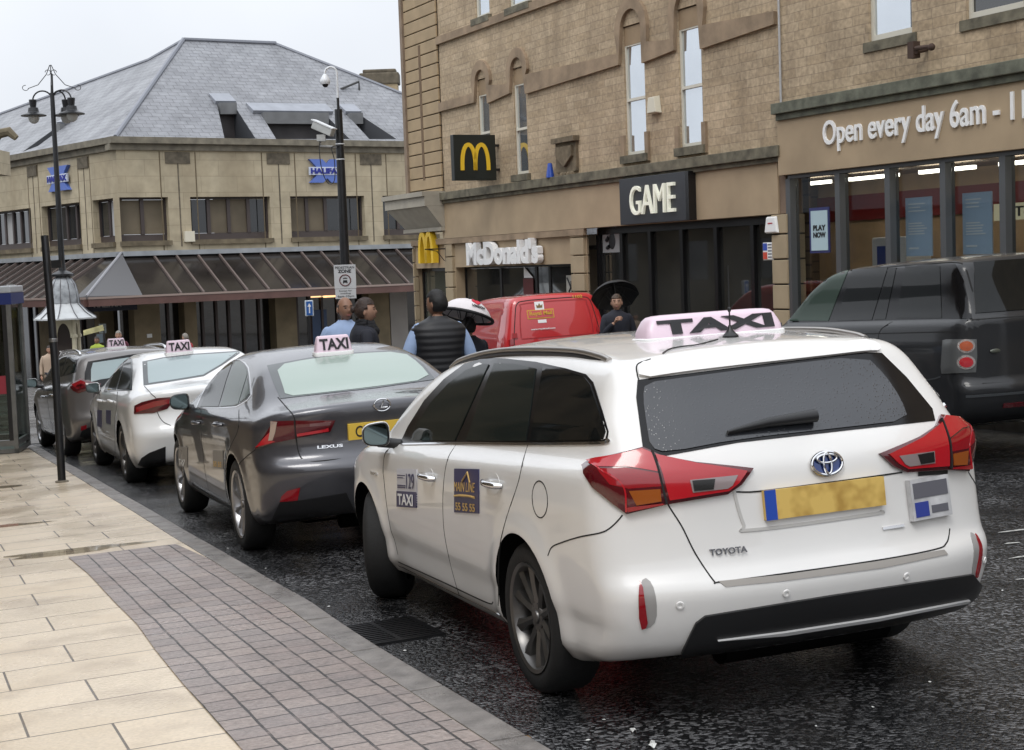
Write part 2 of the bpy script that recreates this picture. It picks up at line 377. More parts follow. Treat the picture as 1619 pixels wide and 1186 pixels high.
        for wx in sp['wheels']:
            for sd in (-1, 1):
                R = sp['arch']; y0, y1 = (.50, 1.25) if sd > 0 else (-1.25, -.50)
                cut.lathe([(R, y0), (R, y1)], 64, 'y', (wx, 0, sp['wr']+.01))
        me2 = bpy.data.meshes.new('cut'); me2.from_pydata(cut.v, [], cut.f)
        bm = bmesh.new(); bm.from_mesh(me2); bmesh.ops.recalc_face_normals(bm, faces=bm.faces); bm.to_mesh(me2); bm.free()
        me2.materials.append(paint); me2.materials.append(UNDER)
        for p in me2.polygons: p.material_index = 1; p.use_smooth = True
        co = bpy.data.objects.new('cut', me2); COL.objects.link(co)
        md = o.modifiers.new('b', 'BOOLEAN'); md.object = co; md.operation = 'DIFFERENCE'; md.solver = 'EXACT'
        dg = bpy.context.evaluated_depsgraph_get(); dg.update(); ev = o.evaluated_get(dg)
        res_me = bpy.data.meshes.new_from_object(ev); o.modifiers.clear()
        ok = len(res_me.polygons) > len(me.polygons)*.6
        if ok: o.data = res_me
        else: print('BOOLEAN FAILED', s.root.name, len(res_me.polygons))
        bm = bmesh.new(); bm.from_mesh(o.data)
        for e in bm.edges:
            if len(e.link_faces) == 2 and e.link_faces[0].material_index != e.link_faces[1].material_index: e.smooth = False
        bm.to_mesh(o.data); bm.free()
        bpy.data.objects.remove(co); bpy.data.meshes.remove(me2)
        o.parent = s.root; o.name = 'body'; s.body = o; return o
    # ------------ things laid on the body surface
    def lay(s, name, poly, fn, m, off=.004, parent=None, step=None, mirror=False, smoothpoly=0, back=.012, label=None, flip=False, bulge=0.):
        """poly in 2D; fn maps 2D points to surface points; makes a solid plate following the body"""
        pl = [tuple(p) for p in poly]
        if smoothpoly: pl = round_poly(pl, smoothpoly)
        A = np.array(pl); mn, mx = A.min(0), A.max(0); st = step or max(mx-mn)/22
        B = []                                           # densify the outline
        for i in range(len(pl)):
            a, b = np.array(pl[i]), np.array(pl[(i+1) % len(pl)]); n = max(1, int(np.ceil(np.linalg.norm(b-a)/st)))
            B += [tuple(a+(b-a)*k/n) for k in range(n)]
        nb = len(B); gx = np.arange(mn[0]+st/2, mx[0], st); gy = np.arange(mn[1]+st/2, mx[1], st)
        gg = np.stack(np.meshgrid(gx, gy, indexing='ij'), -1).reshape(-1, 2)
        G = [tuple(p) for p in gg[inside_v(gg, B) & (dist_v(gg, B) > st*.45)]] if len(gg) else []
        vs, es, fs, ov, oe, of = delaunay_2d_cdt([Vector(p) for p in B+G], [(i, (i+1) % nb) for i in range(nb)], [], 1, 1e-7)
        V2 = np.array([tuple(v) for v in vs]); P = fn(V2); N = s.N(P)
        edge = dist_v(V2, B)
        offv = off+bulge*(1-np.exp(-(edge/(st*1.6))**2))
        T = P+N*offv[:, None]; K = P-N*back
        from collections import Counter
        cnt = Counter(); 
        for f in fs:
            for i in range(len(f)): cnt[tuple(sorted((f[i], f[(i+1) % len(f)])))] += 1
        out = []
        for mir in ((1, -1) if mirror == 'both' else ((-1,) if mirror else (1,))):
            mb = MB(); M = np.array([1, mir, 1]); n = len(V2)
            F = [tuple(f) for f in fs]
            rim = [(a, b, b+n, a+n) for (a, b), c in cnt.items() if c == 1]
            mb.add(list(T*M)+list(K*M), F+rim)
            me = bpy.data.meshes.new(name); me.from_pydata(mb.v, [], mb.f)
            bm = bmesh.new(); bm.from_mesh(me)
            bmesh.ops.recalc_face_normals(bm, faces=bm.faces)
            # make sure the plate faces outwards
            k = max(range(len(F)), key=lambda i: 1); bm.faces.ensure_lookup_table()
            Nm = N*M; sgn = sum(bm.faces[i].normal.dot(Vector(Nm[F[i][0]])) for i in range(min(len(F), len(bm.faces))))
            if sgn < 0:
                for f in bm.faces: f.normal_flip()
            for f in bm.faces: f.smooth = True
            for e in bm.edges:
                if len(e.link_faces) == 2 and e.calc_face_angle(0) > .6: e.smooth = False
            bm.to_mesh(me); bm.free(); me.materials.append(m)
            o = bpy.data.objects.new(name, me); COL.objects.link(o); o.parent = parent or s.root
            if label: o['label'] = label
            out.append(o)
        return out[0] if len(out) == 1 else out
    def laypx(s, name, poly, m, **k): return s.lay(name, poly, s.px, m, **k)
    def strip(s, name, pts, fn, m, width=.006, off=.0015, parent=None, mirror=False, h=None, dens=12, closed=False):
        """a thin ribbon following the surface along a 2D path"""
        pl = smooth_path(pts, dens) if dens else pts
        if closed: pl = pl+[pl[0]]
        P = fn(np.array(pl)); N = s.N(P); D = np.gradient(P, axis=0); D /= np.linalg.norm(D, axis=1, keepdims=True)+1e-9
        C = np.cross(N, D); hh = h or off+.004
        for mir in ((1, -1) if mirror == 'both' else ((-1,) if mirror else (1,))):
            mb = MB(); M = np.array([1, mir, 1]); n = len(P)
            a = P+C*width/2+N*off; b = P-C*width/2+N*off; c = P-C*width/2-N*hh; d = P+C*width/2-N*hh
            vs = []; 
            for i in range(n): vs += [a[i]*M, b[i]*M, c[i]*M, d[i]*M]
            fs = [(4*i+j, 4*i+(j+1) % 4, 4*i+4+(j+1) % 4, 4*i+4+j) for i in range(n-1) for j in range(4)]
            mb.add(vs, fs); o = mb.build(name, m, parent or s.root, uv=False, rmd=False)
        return o
    def frame_at(s, p, up=(0, 0, 1)):
        """tangent frame at surface point p: right (as seen from outside), up, outward"""
        n = s.N(np.array([p]))[0]; r = np.cross(up, n); r /= np.linalg.norm(r); u = np.cross(n, r); return r, u, n
    def text_on(s, name, txt, p0, r, u, n, W, H, m, bold=0., depth=.003, parent=None, off=.004):
        f = lambda a, b, c: tuple(np.array(p0)+r*a+u*b+n*(c+off)); return text_part(name, txt, f, W, H, m, parent or s.root, bold, depth)
    def wheel(s, wx, side, style, steer=0., rimmat=None, R=None, Rr=None, tw=.215):
        sp = s.sp; R = R or sp['wr']; Rr = Rr or R-.092
        yw = sp.get('track', .86); c = Vector((wx, side*(yw-tw/2), R))
        hub = bpy.data.objects.new('wheel', None); COL.objects.link(hub); hub.parent = s.root; hub.location = c; hub.rotation_euler = (0, 0, steer+(math.pi if side < 0 else 0))
        t = MB(); h = tw/2
        t.lathe([(Rr, -h+.01), (Rr+.02, -h), (R-.03, -h), (R-.008, -h+.018), (R, -h+.04), (R, h-.04), (R-.008, h-.018), (R-.03, h), (Rr+.02, h-.002), (Rr, h-.012)], 56, 'y', cap=False)
        for g in (-.055, -.018, .018, .055): pass
        t.build('tyre', RUBBER, hub, smooth=True, uv=False, sharp=.9)
        r = MB(); rm = rimmat or ALLOY
        r.lathe([(Rr+.004, -h+.02), (Rr-.012, -h+.04), (Rr-.03, 0), (Rr-.022, h-.03), (Rr-.01, h-.008), (Rr+.006, h-.001), (Rr+.006, h-.012)], 56, 'y', cap=False)
        r.lathe([(.001, h-.036), (.06, h-.036), (.062, h-.06), (.08, h-.09)], 28, 'y', cap=False)
        n, wd = style
        for k in range(n):
            a = 2*math.pi*k/n+.3
            for da in ((-.14, .14) if wd < 0 else (0,)):
                w0 = abs(wd)*.55; w1 = abs(wd)
                def P(rad, tt, y, A=a+da): 
                    return (rad*math.cos(A)-tt*math.sin(A), y, rad*math.sin(A)+tt*math.cos(A))
                r0, r1, rm_ = .045, Rr-.008, (Rr+.05)/2
                vs = []
                for rad, hw, yf, yb in ((r0, w0*.9, h-.034, h-.075), (rm_, w0*.8, h-.022, h-.065), (r1, w1*.9, h-.014, h-.06)):
                    vs += [P(rad, -hw, yf-.012), P(rad, 0, yf), P(rad, hw, yf-.012), P(rad, hw, yb), P(rad, -hw, yb)]
                r.add(vs, [(5*i+j, 5*i+(j+1) % 5, 5*i+5+(j+1) % 5, 5*i+5+j) for i in range(2) for j in range(5)]+[(10, 11, 12, 13, 14)])
        r.build('rim', rm, hub, smooth=True, uv=False, sharp=.5)
        b = MB(); b.lathe([(.001, h-.10), (Rr-.05, h-.10), (Rr-.05, h-.115), (.001, h-.115)], 32, 'y', cap=False)
        b.build('brake_disc', mat('brake disc', (.09, .085, .08), .45, .6), hub, uv=False)
        c2 = MB(); c2.lathe([(.001, h-.026), (.026, h-.028), (.03, h-.034), (.03, h-.05)], 20, 'y', cap=False); c2.build('hub_cap', ALLOYD, hub, smooth=True, uv=False)
        return hub
    def wheels(s, style, rimmat=None, steer=0.):
        for i, wx in enumerate(s.sp['wheels']):
            for sd in (1, -1): s.wheel(wx, sd, style, steer if i else 0., rimmat)
    def mirror(s, shellmat, x=3.05, z=1.0, y0=.84, w=.2, h=.125, side=1, facecol=None, cap=None):
        """door mirror: rounded shell tapering forwards, dark housing edge and glass facing back"""
        V = []; n = 24
        secs = [(0, 1., 1.), (.02, 1.05, 1.06), (.07, 1.0, 1.0), (.12, .8, .78), (.155, .45, .42), (.165, .05, .05)]
        yc = y0+.06+w/2
        for dx, a, b in secs:
            for k in range(n):
                t = 2*math.pi*k/n; cy, cz = math.cos(t), math.sin(t); e = .6
                px_ = np.sign(cy)*abs(cy)**e*w/2*a; pz = np.sign(cz)*abs(cz)**e*h/2*b*(1.-.18*cy)
                V.append((x+dx, side*(yc+px_-dx*.25), z+pz+.01))
        m = MB(); m.add(V, [(i*n+k, i*n+(k+1) % n, (i+1)*n+(k+1) % n, (i+1)*n+k) for i in range(len(secs)-1) for k in range(n)]+[tuple((len(secs)-1)*n+k for k in range(n))])
        o = m.build('door_mirror', shellmat, s.root, smooth=True, uv=False)
        a = MB(); a.tube([(x+.03, side*(y0-.06), z-.07), (x+.05, side*(y0+.0), z-.055), (x+.06, side*(y0+.11), z-.035)], [.035, .028, .03], 10); a.build('mirror_arm', BLACKP, o, smooth=True, uv=False)
        g = MB(); P = []
        for sc, dx in ((1.0, -.001), (.9, -.004), (.88, .006)):
            for k in range(n):
                t = 2*math.pi*k/n; cy, cz = math.cos(t), math.sin(t); e = .6
                P.append((x+dx, side*(yc+np.sign(cy)*abs(cy)**e*w/2*sc), z+.01+np.sign(cz)*abs(cz)**e*h/2*sc*(1-.18*cy)))
        g.add(P, [(i*n+k, i*n+(k+1) % n, (i+1)*n+(k+1) % n, (i+1)*n+k) for i in range(2) for k in range(n)]); g.build('mirror_rim', BLACKP, o, uv=False)
        q = MB(); q.add(P[2*n:], [tuple(range(n))]); q.build('mirror_glass', mat('mirror glass', (.13, .165, .165), .05, 1.), o, uv=False)
        return o
    def handle(s, p, m, L=.17, side=1, cup=True):
        """door handle bar on the surface near p (x, z)"""
        P = s.onside([(p[0], p[1]), (p[0]+L, p[1]+.004)], side)
        A, B = P; r = B-A; r /= np.linalg.norm(r); n = s.N(np.array([(A+B)/2]))[0]
        pts = [A+n*.002, A+n*.03+r*.012, A+n*.042+r*.05, (A+B)/2+n*.046, B+n*.042-r*.05, B+n*.03-r*.012, B+n*.002]
        mb = MB(); mb.tube(pts, [.012, .015, .014, .014, .014, .016, .014], 10)
        h = mb.build('door_handle', m, s.root, smooth=True, uv=False)
        if cup:
            c = (A+B)/2; cc = [(c[0]+.055*math.cos(t), c[2]+.045*math.sin(t)) for t in np.linspace(0, 2*math.pi, 18, endpoint=False)]
            s.lay('handle_recess', cc, lambda q: s.onside(q, side), s.body.data.materials[0], off=-.0005+.002, parent=h, step=.03)
        return h

def round_poly(p, k=2, r=.25):
    p = [np.array(q, float) for q in p]
    for _ in range(k):
        o = []
        for i in range(len(p)):
            a, b = p[i], p[(i+1) % len(p)]; o += [a*(1-r)+b*r, a*r+b*(1-r)]
        p = o
    return [tuple(q) for q in p]
def smooth_path(pts, n=10):
    P = [np.array(p, float) for p in pts]; P = [2*P[0]-P[1]]+P+[2*P[-1]-P[-2]]; o = []
    for i in range(1, len(P)-2):
        for k in range(n):
            t = k/n; a, b, c, d = P[i-1:i+3]
            o.append(.5*((2*b)+(-a+c)*t+(2*a-5*b+4*c-d)*t*t+(-a+3*b-3*c+d)*t**3))
    o.append(P[-2]); return [tuple(q) for q in o]
def inside(x, y, B):
    c = False; j = len(B)-1
    for i in range(len(B)):
        if (B[i][1] > y) != (B[j][1] > y) and x < (B[j][0]-B[i][0])*(y-B[i][1])/(B[j][1]-B[i][1])+B[i][0]: c = not c
        j = i
    return c
def inside_v(P, B):
    A = np.array(B); C = np.roll(A, 1, 0); c = np.zeros(len(P), bool)
    for (x1, y1), (x2, y2) in zip(A, C):
        if y1 == y2: continue
        k = ((y1 > P[:, 1]) != (y2 > P[:, 1])) & (P[:, 0] < (x2-x1)*(P[:, 1]-y1)/(y2-y1)+x1); c ^= k
    return c
def dist_v(P, B):
    A = np.array(B); D = np.roll(A, -1, 0)-A; best = np.full(len(P), 1e9)
    for a, d in zip(A, D):
        t = np.clip(((P-a)@d)/(d@d+1e-12), 0, 1); best = np.minimum(best, ((a+t[:, None]*d-P)**2).sum(1))
    return np.sqrt(best)
def dist_poly(x, y, B):
    A = np.array(B); C = np.roll(A, -1, 0); D = C-A; t = np.clip(((x-A[:, 0])*D[:, 0]+(y-A[:, 1])*D[:, 1])/((D**2).sum(1)+1e-12), 0, 1)
    return np.sqrt(((A+D*t[:, None]-[x, y])**2).sum(1).min())
# ================================================================ street surfaces
KAZ = math.radians(22.4)
def nodemat(name):
    m = bpy.data.materials.new(name); m.use_nodes = True; MATS[name] = m
    return m, m.node_tree, m.node_tree.nodes['Principled BSDF'], m.node_tree.links.new
def asphalt():
    m, t, p, L = nodemat('wet asphalt'); N = t.nodes.new
    tc = N('ShaderNodeTexCoord'); co = tc.outputs['Object']
    v = N('ShaderNodeTexVoronoi'); v.inputs['Scale'].default_value = 58; L(co, v.inputs['Vector'])
    v2 = N('ShaderNodeTexVoronoi'); v2.inputs['Scale'].default_value = 105; L(co, v2.inputs['Vector'])
    n1 = N('ShaderNodeTexNoise'); n1.inputs['Scale'].default_value = 1.1; n1.inputs['Detail'].default_value = 7; n1.inputs['Roughness'].default_value = .65; L(co, n1.inputs['Vector'])
    n2 = N('ShaderNodeTexNoise'); n2.inputs['Scale'].default_value = 38; n2.inputs['Detail'].default_value = 5; L(co, n2.inputs['Vector'])
    # chippings: random pale stones where the surface is worn
    sp = N('ShaderNodeSeparateColor'); L(v.outputs['Color'], sp.inputs[0])
    st = N('ShaderNodeMapRange'); st.inputs[1].default_value = .45; st.inputs[2].default_value = 1.; st.inputs[3].default_value = 0; st.inputs[4].default_value = 1; L(sp.outputs[0], st.inputs[0])
    wr = N('ShaderNodeMapRange'); wr.inputs[1].default_value = .40; wr.inputs[2].default_value = .62; wr.inputs[3].default_value = .22; L(n1.outputs[0], wr.inputs[0])
    mu = N('ShaderNodeMath'); mu.operation = 'MULTIPLY'; L(st.outputs[0], mu.inputs[0]); L(wr.outputs[0], mu.inputs[1])
    mx = N('ShaderNodeMix'); mx.data_type = 'RGBA'; mx.inputs[6].default_value = (.009, .0092, .010, 1); mx.inputs[7].default_value = (.20, .20, .205, 1); L(mu.outputs[0], mx.inputs[0])
    L(mx.outputs[2], p.inputs['Base Color'])
    r = N('ShaderNodeMapRange'); r.inputs[1].default_value = .38; r.inputs[2].default_value = .62; r.inputs[3].default_value = .06; r.inputs[4].default_value = .24; L(n1.outputs[0], r.inputs[0]); L(r.outputs[0], p.inputs['Roughness'])
    h = N('ShaderNodeMath'); h.operation = 'MULTIPLY_ADD'; h.inputs[1].default_value = -1.3; L(v.outputs['Distance'], h.inputs[0]); L(n2.outputs[0], h.inputs[2])
    h2 = N('ShaderNodeMath'); h2.operation = 'MULTIPLY_ADD'; h2.inputs[1].default_value = -.5; L(v2.outputs['Distance'], h2.inputs[0]); L(h.outputs[0], h2.inputs[2])
    b = N('ShaderNodeBump'); b.inputs['Strength'].default_value = 1.; b.inputs['Distance'].default_value = .0045; L(h2.outputs[0], b.inputs['Height']); L(b.outputs[0], p.inputs['Normal'])
    p.inputs['Specular IOR Level'].default_value = .5
    return m
ASPH = asphalt()
FLAG = brickmat('cream paving flags', (.75, .625, .465), (.66, .545, .40), (.14, .115, .09), .78, .45, .006, rough=.42, rot=-KAZ, off=.42, noise=.14, stain=((.30, .22, .15), 1.6, .35), bump=.25, wet=.16, nscale=60)
BLOCK = brickmat('grey block paving', (.33, .27, .24), (.25, .21, .195), (.035, .03, .028), .165, .145, .006, rough=.5, rot=-KAZ+math.pi/2, off=.43, noise=.32, bump=.8, wet=.25, warp=.02, nscale=45, stain=((.33, .26, .235), 4., .5))
KERBM = mat('kerb stone', (.22, .20, .185), .45, noise=(9, .35), bump=(90, .5), rnoise=(3, .25, .6))
PLAZA = brickmat('wet grey paving', (.12, .115, .11), (.15, .14, .13), (.05, .05, .05), .5, .35, .01, rough=.4, rot=-KAZ, noise=.2, wet=.15, bump=.2)
def sheet(name, poly, dz, m, kind='structure', thick=0, sub=0):
    mb = MB(); tri = tessellate_polygon([[Vector((a, b, 0)) for a, b in poly]])
    vs = [(a, b, gz(a, b)+dz) for a, b in poly]; n = len(poly)
    if thick: 
        mb.add(vs+[(a, b, c-thick) for a, b, c in vs], [tuple(t) for t in tri]+[(i, (i+1) % n, n+(i+1) % n, n+i) for i in range(n)])
    else: mb.add(vs, [tuple(t) for t in tri])
    o = mb.build(name, m, uv=True)
    me = o.data
    if me.polygons[0].normal.z < 0 and not thick: me.flip_normals(); meters_uv(me)
    # horizontal texture coordinates on the gently sloping top
    uv = me.uv_layers[0]
    for p in me.polygons:
        if abs(p.normal.z) > .8:
            for li in p.loop_indices: co = me.vertices[me.loops[li].vertex_index].co; uv.data[li].uv = (co.x, co.y)
    return tag(o, kind=kind)
sheet('road', [(-220, -60), (220, -60), (220, 320), (-220, 320)], 0, ASPH)
OUT = [(2.6, -1.2), (1.68, 1.3), (.80, 3.55), (-.03, 5.6), (-.35, 6.38), (-.64, 7.09), (-.93, 7.83), (-1.19, 8.53), (-1.52, 9.31), (-1.98, 10.43), (-2.57, 11.84), (-3.25, 13.5), (-3.99, 15.27), (-5.13, 18.02), (-6.1, 20.3), (-7.1, 22.7), (-7.6, 23.5), (-8.5, 24.1), (-10, 24.4), (-14, 24.8)]
def offs(P, d):
    o = []
    for i, p in enumerate(P):
        a = np.array(P[max(i-1, 0)]); b = np.array(P[min(i+1, len(P)-1)]); t = (b-a)/np.linalg.norm(b-a); o.append((p[0]-t[1]*d, p[1]+t[0]*d))
    return o
INN = offs(OUT, .15)
HK = .06
sheet('pavement', INN+[(-60, 24.6), (-60, -40), (12, -40)], HK-.003, FLAG, thick=.16)
ks = smooth_path(OUT, 1); kerb = MB(); acc = 0
def along(P):
    P = [np.array(p) for p in P]; s_ = [0]
    for a, b in zip(P[:-1], P[1:]): s_.append(s_[-1]+np.linalg.norm(b-a))
    return np.array(s_), np.array(P)
S_, PP = along(smooth_path(OUT, 6)); T_, QQ = along(smooth_path(OUT, 6)); 
pt = lambda s_: np.array([np.interp(s_, S_, PP[:, 0]), np.interp(s_, S_, PP[:, 1])])
s0 = 0.
while s0 < S_[-1]-.9:
    s1 = s0+.9
    for a, b in ((s0+.008, s0+.45), (s0+.45, s1-.008)):
        pa, pb = pt(a), pt(b); ta = pt(a+.05)-pt(a-.05); ta /= np.linalg.norm(ta); tb = pt(b+.05)-pt(b-.05); tb /= np.linalg.norm(tb)
        na, nb = np.array([-ta[1], ta[0]])*.147, np.array([-tb[1], tb[0]])*.147
        q4 = [pa, pb, pb+nb, pa+na]; kerb.hexa([(p[0], p[1], gz(*p)-.1) for p in q4]+[(p[0], p[1], gz(*p)+HK+random.uniform(-.001, .001)) for p in q4])
    s0 = s1
tag(kerb.build('kerb', KERBM, bev=.006), kind='structure')
# block paved strip beside the kerb, ending at the flags
I2 = [p for p in offs(OUT, .158) if p[1] < 10.9]
L2 = [p for p in offs(OUT, .955) if p[1] < 10.6]
top = [(-2.53, 11.2), (-3.25, 10.93)]
sheet('block_paving', I2+top+L2[::-1], HK+.003, BLOCK)
sheet('plaza', [(-100, 24.2), (-14, 25.3), (-10, 24.6), (-7.6, 24.3), (-3.2, 27.5), (-2.5, 46), (60, 60), (60, 140), (-120, 140)], .006, PLAZA)
# standing water on the flags and in the gutter
PUD = glassmat('standing water', (.72, .70, .66), .14, .03)
def blob(cx, cy, a, b, rot, dz, name, m, seed):
    r_ = random.Random(seed); P = []
    for k in range(26):
        t = 2*math.pi*k/26; q_ = 1+.18*math.sin(3*t+seed)+.12*math.sin(5*t+2*seed)+r_.uniform(-.05, .05); x, y = a*q_*math.cos(t), b*q_*math.sin(t)
        P.append((cx+x*math.cos(rot)-y*math.sin(rot), cy+x*math.sin(rot)+y*math.cos(rot)))
    return sheet(name, P, dz, m)
for i, (x, y, a, b) in enumerate(((-3.3, 11.25, .5, .16), (-4.7, 13., .6, .14), (-6.0, 16.6, .6, .2))): blob(x, y, a, b, .35, HK+.001, 'puddle', PUD, i+1)
# drain grate set in the gutter
root = thing('drain_grate', 'black iron drain grate in the gutter beside the nearest white estate', 'drain', mat4((-.70, 7.78, gz(-.70, 7.78)+.004), *ground_basis(KAZ)))
m = MB(); m.box(-.25, .25, -.21, .21, -.02, .004); m.build('grate_pit', mat('drain dark', (.004, .004, .004), .9), root)
m = MB(); m.box(-.27, .27, .20, .23, -.01, .010); m.box(-.27, .27, -.23, -.20, -.01, .010); m.box(-.27, -.25, -.2, .2, -.01, .0098); m.box(.25, .27, -.2, .2, -.01, .0098)
for k in range(11): x = -.225+.045*k; m.box(x-.009, x+.009, -.2, .2, -.01, .009)
m.box(-.249, .249, -.012, .012, -.01, .0095); m.build('grate_bars', mat('wet iron', (.03, .03, .032), .35, .7), root)
# worn white road marks on the right, bits of litter
WM = mat('worn road paint', (.42, .42, .40), .5, noise=(40, .7))
for i, (x, y, a, b, r) in enumerate(((2.95, 8.62, .16, .028, .3), (2.52, 8.36, .05, .022, .3), (2.72, 7.98, .10, .018, .3), (2.60, 7.62, .05, .02, .2), (2.95, 9.05, .05, .02, .2), (3.2, 9.5, .2, .025, .2))): blob(x, y, a, b, r, .005, 'road_mark', WM, 30+i)
LIT = mat('litter white', (.62, .62, .6), .6)
for i, (u, v, lb) in enumerate(((822, 1170, 'small curled brown leaf in the gutter near the bottom of the picture'), (1032, 1180, 'white scrap on the road at the bottom edge'), (1002, 1157, 'tiny white fleck on the road behind the rear wheel'))):
    P = ong(u, v); m = MB(); r_ = .028 if i < 2 else .012
    m.add([(r_*math.cos(k)*(1.6 if k < 2 else 1), r_*.6*math.sin(k), .004+.008*math.sin(3*k)) for k in np.linspace(0, 6.0, 9)]+[(0, 0, .012)], [(j, (j+1) % 9, 9) for j in range(9)])
    o = m.build('leaf' if i == 0 else 'litter', mat('dead leaf', (.20, .11, .04), .6) if i == 0 else LIT, smooth=True); o.matrix_world = upright(P[0], P[1], P[2]+.003, i*1.3); tag(o, lb, 'leaf' if i == 0 else 'litter')
# far pavement along the shops
FK = [(9.4, 3.5), (7.6, 8.6), (6.05, 13.0), (4.1, 18.4), (1.55, 25.6), (.2, 29.4), (-1.6, 34.5)]
sheet('far_pavement', FK+[(3, 60), (40, 60), (40, 3.5)], .11, brickmat('far flags', (.30, .25, .19), (.25, .21, .16), (.08, .07, .06), .7, .5, .01, rough=.35, rot=-KAZ, wet=.12, noise=.2), thick=.2)
m = MB()
for a, b in zip(FK[:-1], FK[1:]):
    a, b = np.array(a), np.array(b); L_ = np.linalg.norm(b-a); n = max(1, int(L_/.9)); t = (b-a)/L_; nn = np.array([-t[1], t[0]])*.14
    for k in range(n):
        pa, pb = a+(b-a)*k/n+t*.004, a+(b-a)*(k+1)/n-t*.004; q4 = [pa, pb, pb+nn, pa+nn]; m.hexa([(p[0], p[1], gz(*p)-.1) for p in q4]+[(p[0], p[1], gz(*p)+.115) for p in q4])
tag(m.build('far_kerb', mat('pale kerb stone', (.30, .27, .23), .5, noise=(6, .3))), kind='structure')

# ================================================================ facade tools
class Facade:
    """local x runs to the LEFT along the wall as you face it, y towards the viewer, z up"""
    def __init__(s, O, az): 
        s.O = np.array([O[0], O[1], 0.]); s.d = np.array([-math.sin(az), math.cos(az), 0]); s.n = np.array([math.cos(az), math.sin(az), 0]); s.out = -s.n
        s.M = mat4(s.O, s.d, s.out, (0, 0, 1))
    def at(s, u, v, y=0.):
        d = ray(u, v); t = ((s.O+s.out*y)@s.n)/(d@s.n); P = d*t-s.O; return P@s.d, P[2]
    def x(s, u, v=300, y=0.): return s.at(u, v, y)[0]
    def z(s, u, v, y=0.): return s.at(u, v, y)[1]
def wall(mb, x0, x1, z0, z1, holes, y=0., depth=.25, mi=0, rmi=None, side=0):
    xs = sorted({x0, x1}|{v for h in holes for v in (h[0], h[1]) if x0 < v < x1}); zs = sorted({z0, z1}|{v for h in holes for v in (h[2], h[3]) if z0 < v < z1})
    for i in range(len(xs)-1):
        for j in range(len(zs)-1):
            cx, cz = (xs[i]+xs[i+1])/2, (zs[j]+zs[j+1])/2
            if any(h[0] < cx < h[1] and h[2] < cz < h[3] for h in holes): continue
            mb.add([(xs[i], y, zs[j]), (xs[i+1], y, zs[j]), (xs[i+1], y, zs[j+1]), (xs[i], y, zs[j+1])], [(0, 1, 2, 3)], mi)
    for h in holes:
        a, b, c, d = h[:4]; q_ = [(a, c), (b, c), (b, d), (a, d)]
        for k in range(4):
            p, r = q_[k], q_[(k+1) % 4]; mb.add([(p[0], y, p[1]), (r[0], y, r[1]), (r[0], y-depth, r[1]), (p[0], y-depth, p[1])], [(0, 1, 2, 3)], mi if rmi is None else rmi)
def stroke(mb, pts, w, y0, y1, mi=0):
    """a moulding: 2D path (x, z) in the wall plane, width w, standing from y0 to y1"""
    P = [np.array(p, float) for p in pts]; n = len(P); Lp, Rp = [], []
    for i in range(n):
        a = P[max(i-1, 0)]; b = P[min(i+1, n-1)]; t = (b-a)/(np.linalg.norm(b-a)+1e-9)
        k = 1.
        if 0 < i < n-1:
            t1 = (P[i]-P[i-1]); t1 /= np.linalg.norm(t1); k = 1/max(.5, t@t1)
        nn = np.array([-t[1], t[0]])*w/2*k; Lp.append(P[i]+nn); Rp.append(P[i]-nn)
    for i in range(n-1):
        q_ = [Lp[i], Lp[i+1], Rp[i+1], Rp[i]]; mb.hexa([(p[0], y0, p[1]) for p in q_]+[(p[0], y1, p[1]) for p in q_], mi)
def text_wall(name, txt, parent, x0, x1, z0, z1, y, m, bold=.0, depth=.04, frame=None):
    """x0 is the left edge as seen (larger local x), x1 the right edge"""
    return text_part(name, txt, lambda a, b, c: (x0-a, y+c, z0+b), x0-x1, z1-z0, m, parent, bold, depth)

STONE = brickmat('coursed stone', (.45, .35, .235), (.37, .28, .18), (.31, .24, .165), .46, .14, .006, rough=.85, off=.37, squash=.62, sfreq=3, noise=.32, stain=((.20, .15, .10), 1.1, .4), bump=.6, warp=.02, nscale=14)
ASHLAR = brickmat('smooth stone', (.33, .245, .155), (.31, .225, .14), (.30, .215, .13), 1.4, .6, .003, rough=.8, noise=.16, stain=((.20, .14, .09), .8, .35), bump=.08, nscale=20)
FASC = mat('rendered fascia', (.39, .295, .19), .8, noise=(1.3, .16), bump=(40, .1))
TANP = mat('pilaster stone', (.36, .285, .185), .8, noise=(2, .15)); DIRTY = mat('weathered moulding', (.15, .135, .095), .85, noise=(5, .5), bump=(30, .4))
BAND = mat('band stone', (.30, .22, .145), .85, noise=(3, .3), bump=(30, .3)); FRAMEW = mat('window frame white', (.62, .59, .50), .5); DKJ = mat('deep joint', (.03, .022, .015), .9)
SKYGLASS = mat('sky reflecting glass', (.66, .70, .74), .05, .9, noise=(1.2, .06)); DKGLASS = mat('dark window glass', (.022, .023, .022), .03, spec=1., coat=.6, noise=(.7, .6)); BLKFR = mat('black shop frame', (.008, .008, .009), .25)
GREYFR = mat('grey shop frame', (.10, .105, .11), .35, .3); SHOPGL = glassmat('shop glass', (.78, .80, .80), .10)

# ---------------------------------------------------------------- the stone shops on the right
AZR = math.radians(26.); DR = 14.5
RB = Facade((math.cos(AZR)*DR, math.sin(AZR)*DR), AZR)
X, Z = RB.x, RB.z
xe = X(1243, 250)                                        # party line between the two buildings
xl = X(640, 100); zb = -4.
g0 = lambda x: gz(*(RB.O+RB.d*x)[:2])
zs1 = Z(1233, 247.4); zf1 = Z(1236, 338); zc1 = Z(1237, 230)     # string, fascia bottom, cornice top
zs2 = Z(1241, 178); zf2 = Z(1245, 277)
B1 = thing('stone_building', 'coursed stone building with arched window hoods above the burger and games shops', 'building', RB.M)
B2 = thing('stone_building', 'plain coursed stone building over the lit shop with white opening hours lettering', 'building', RB.M)
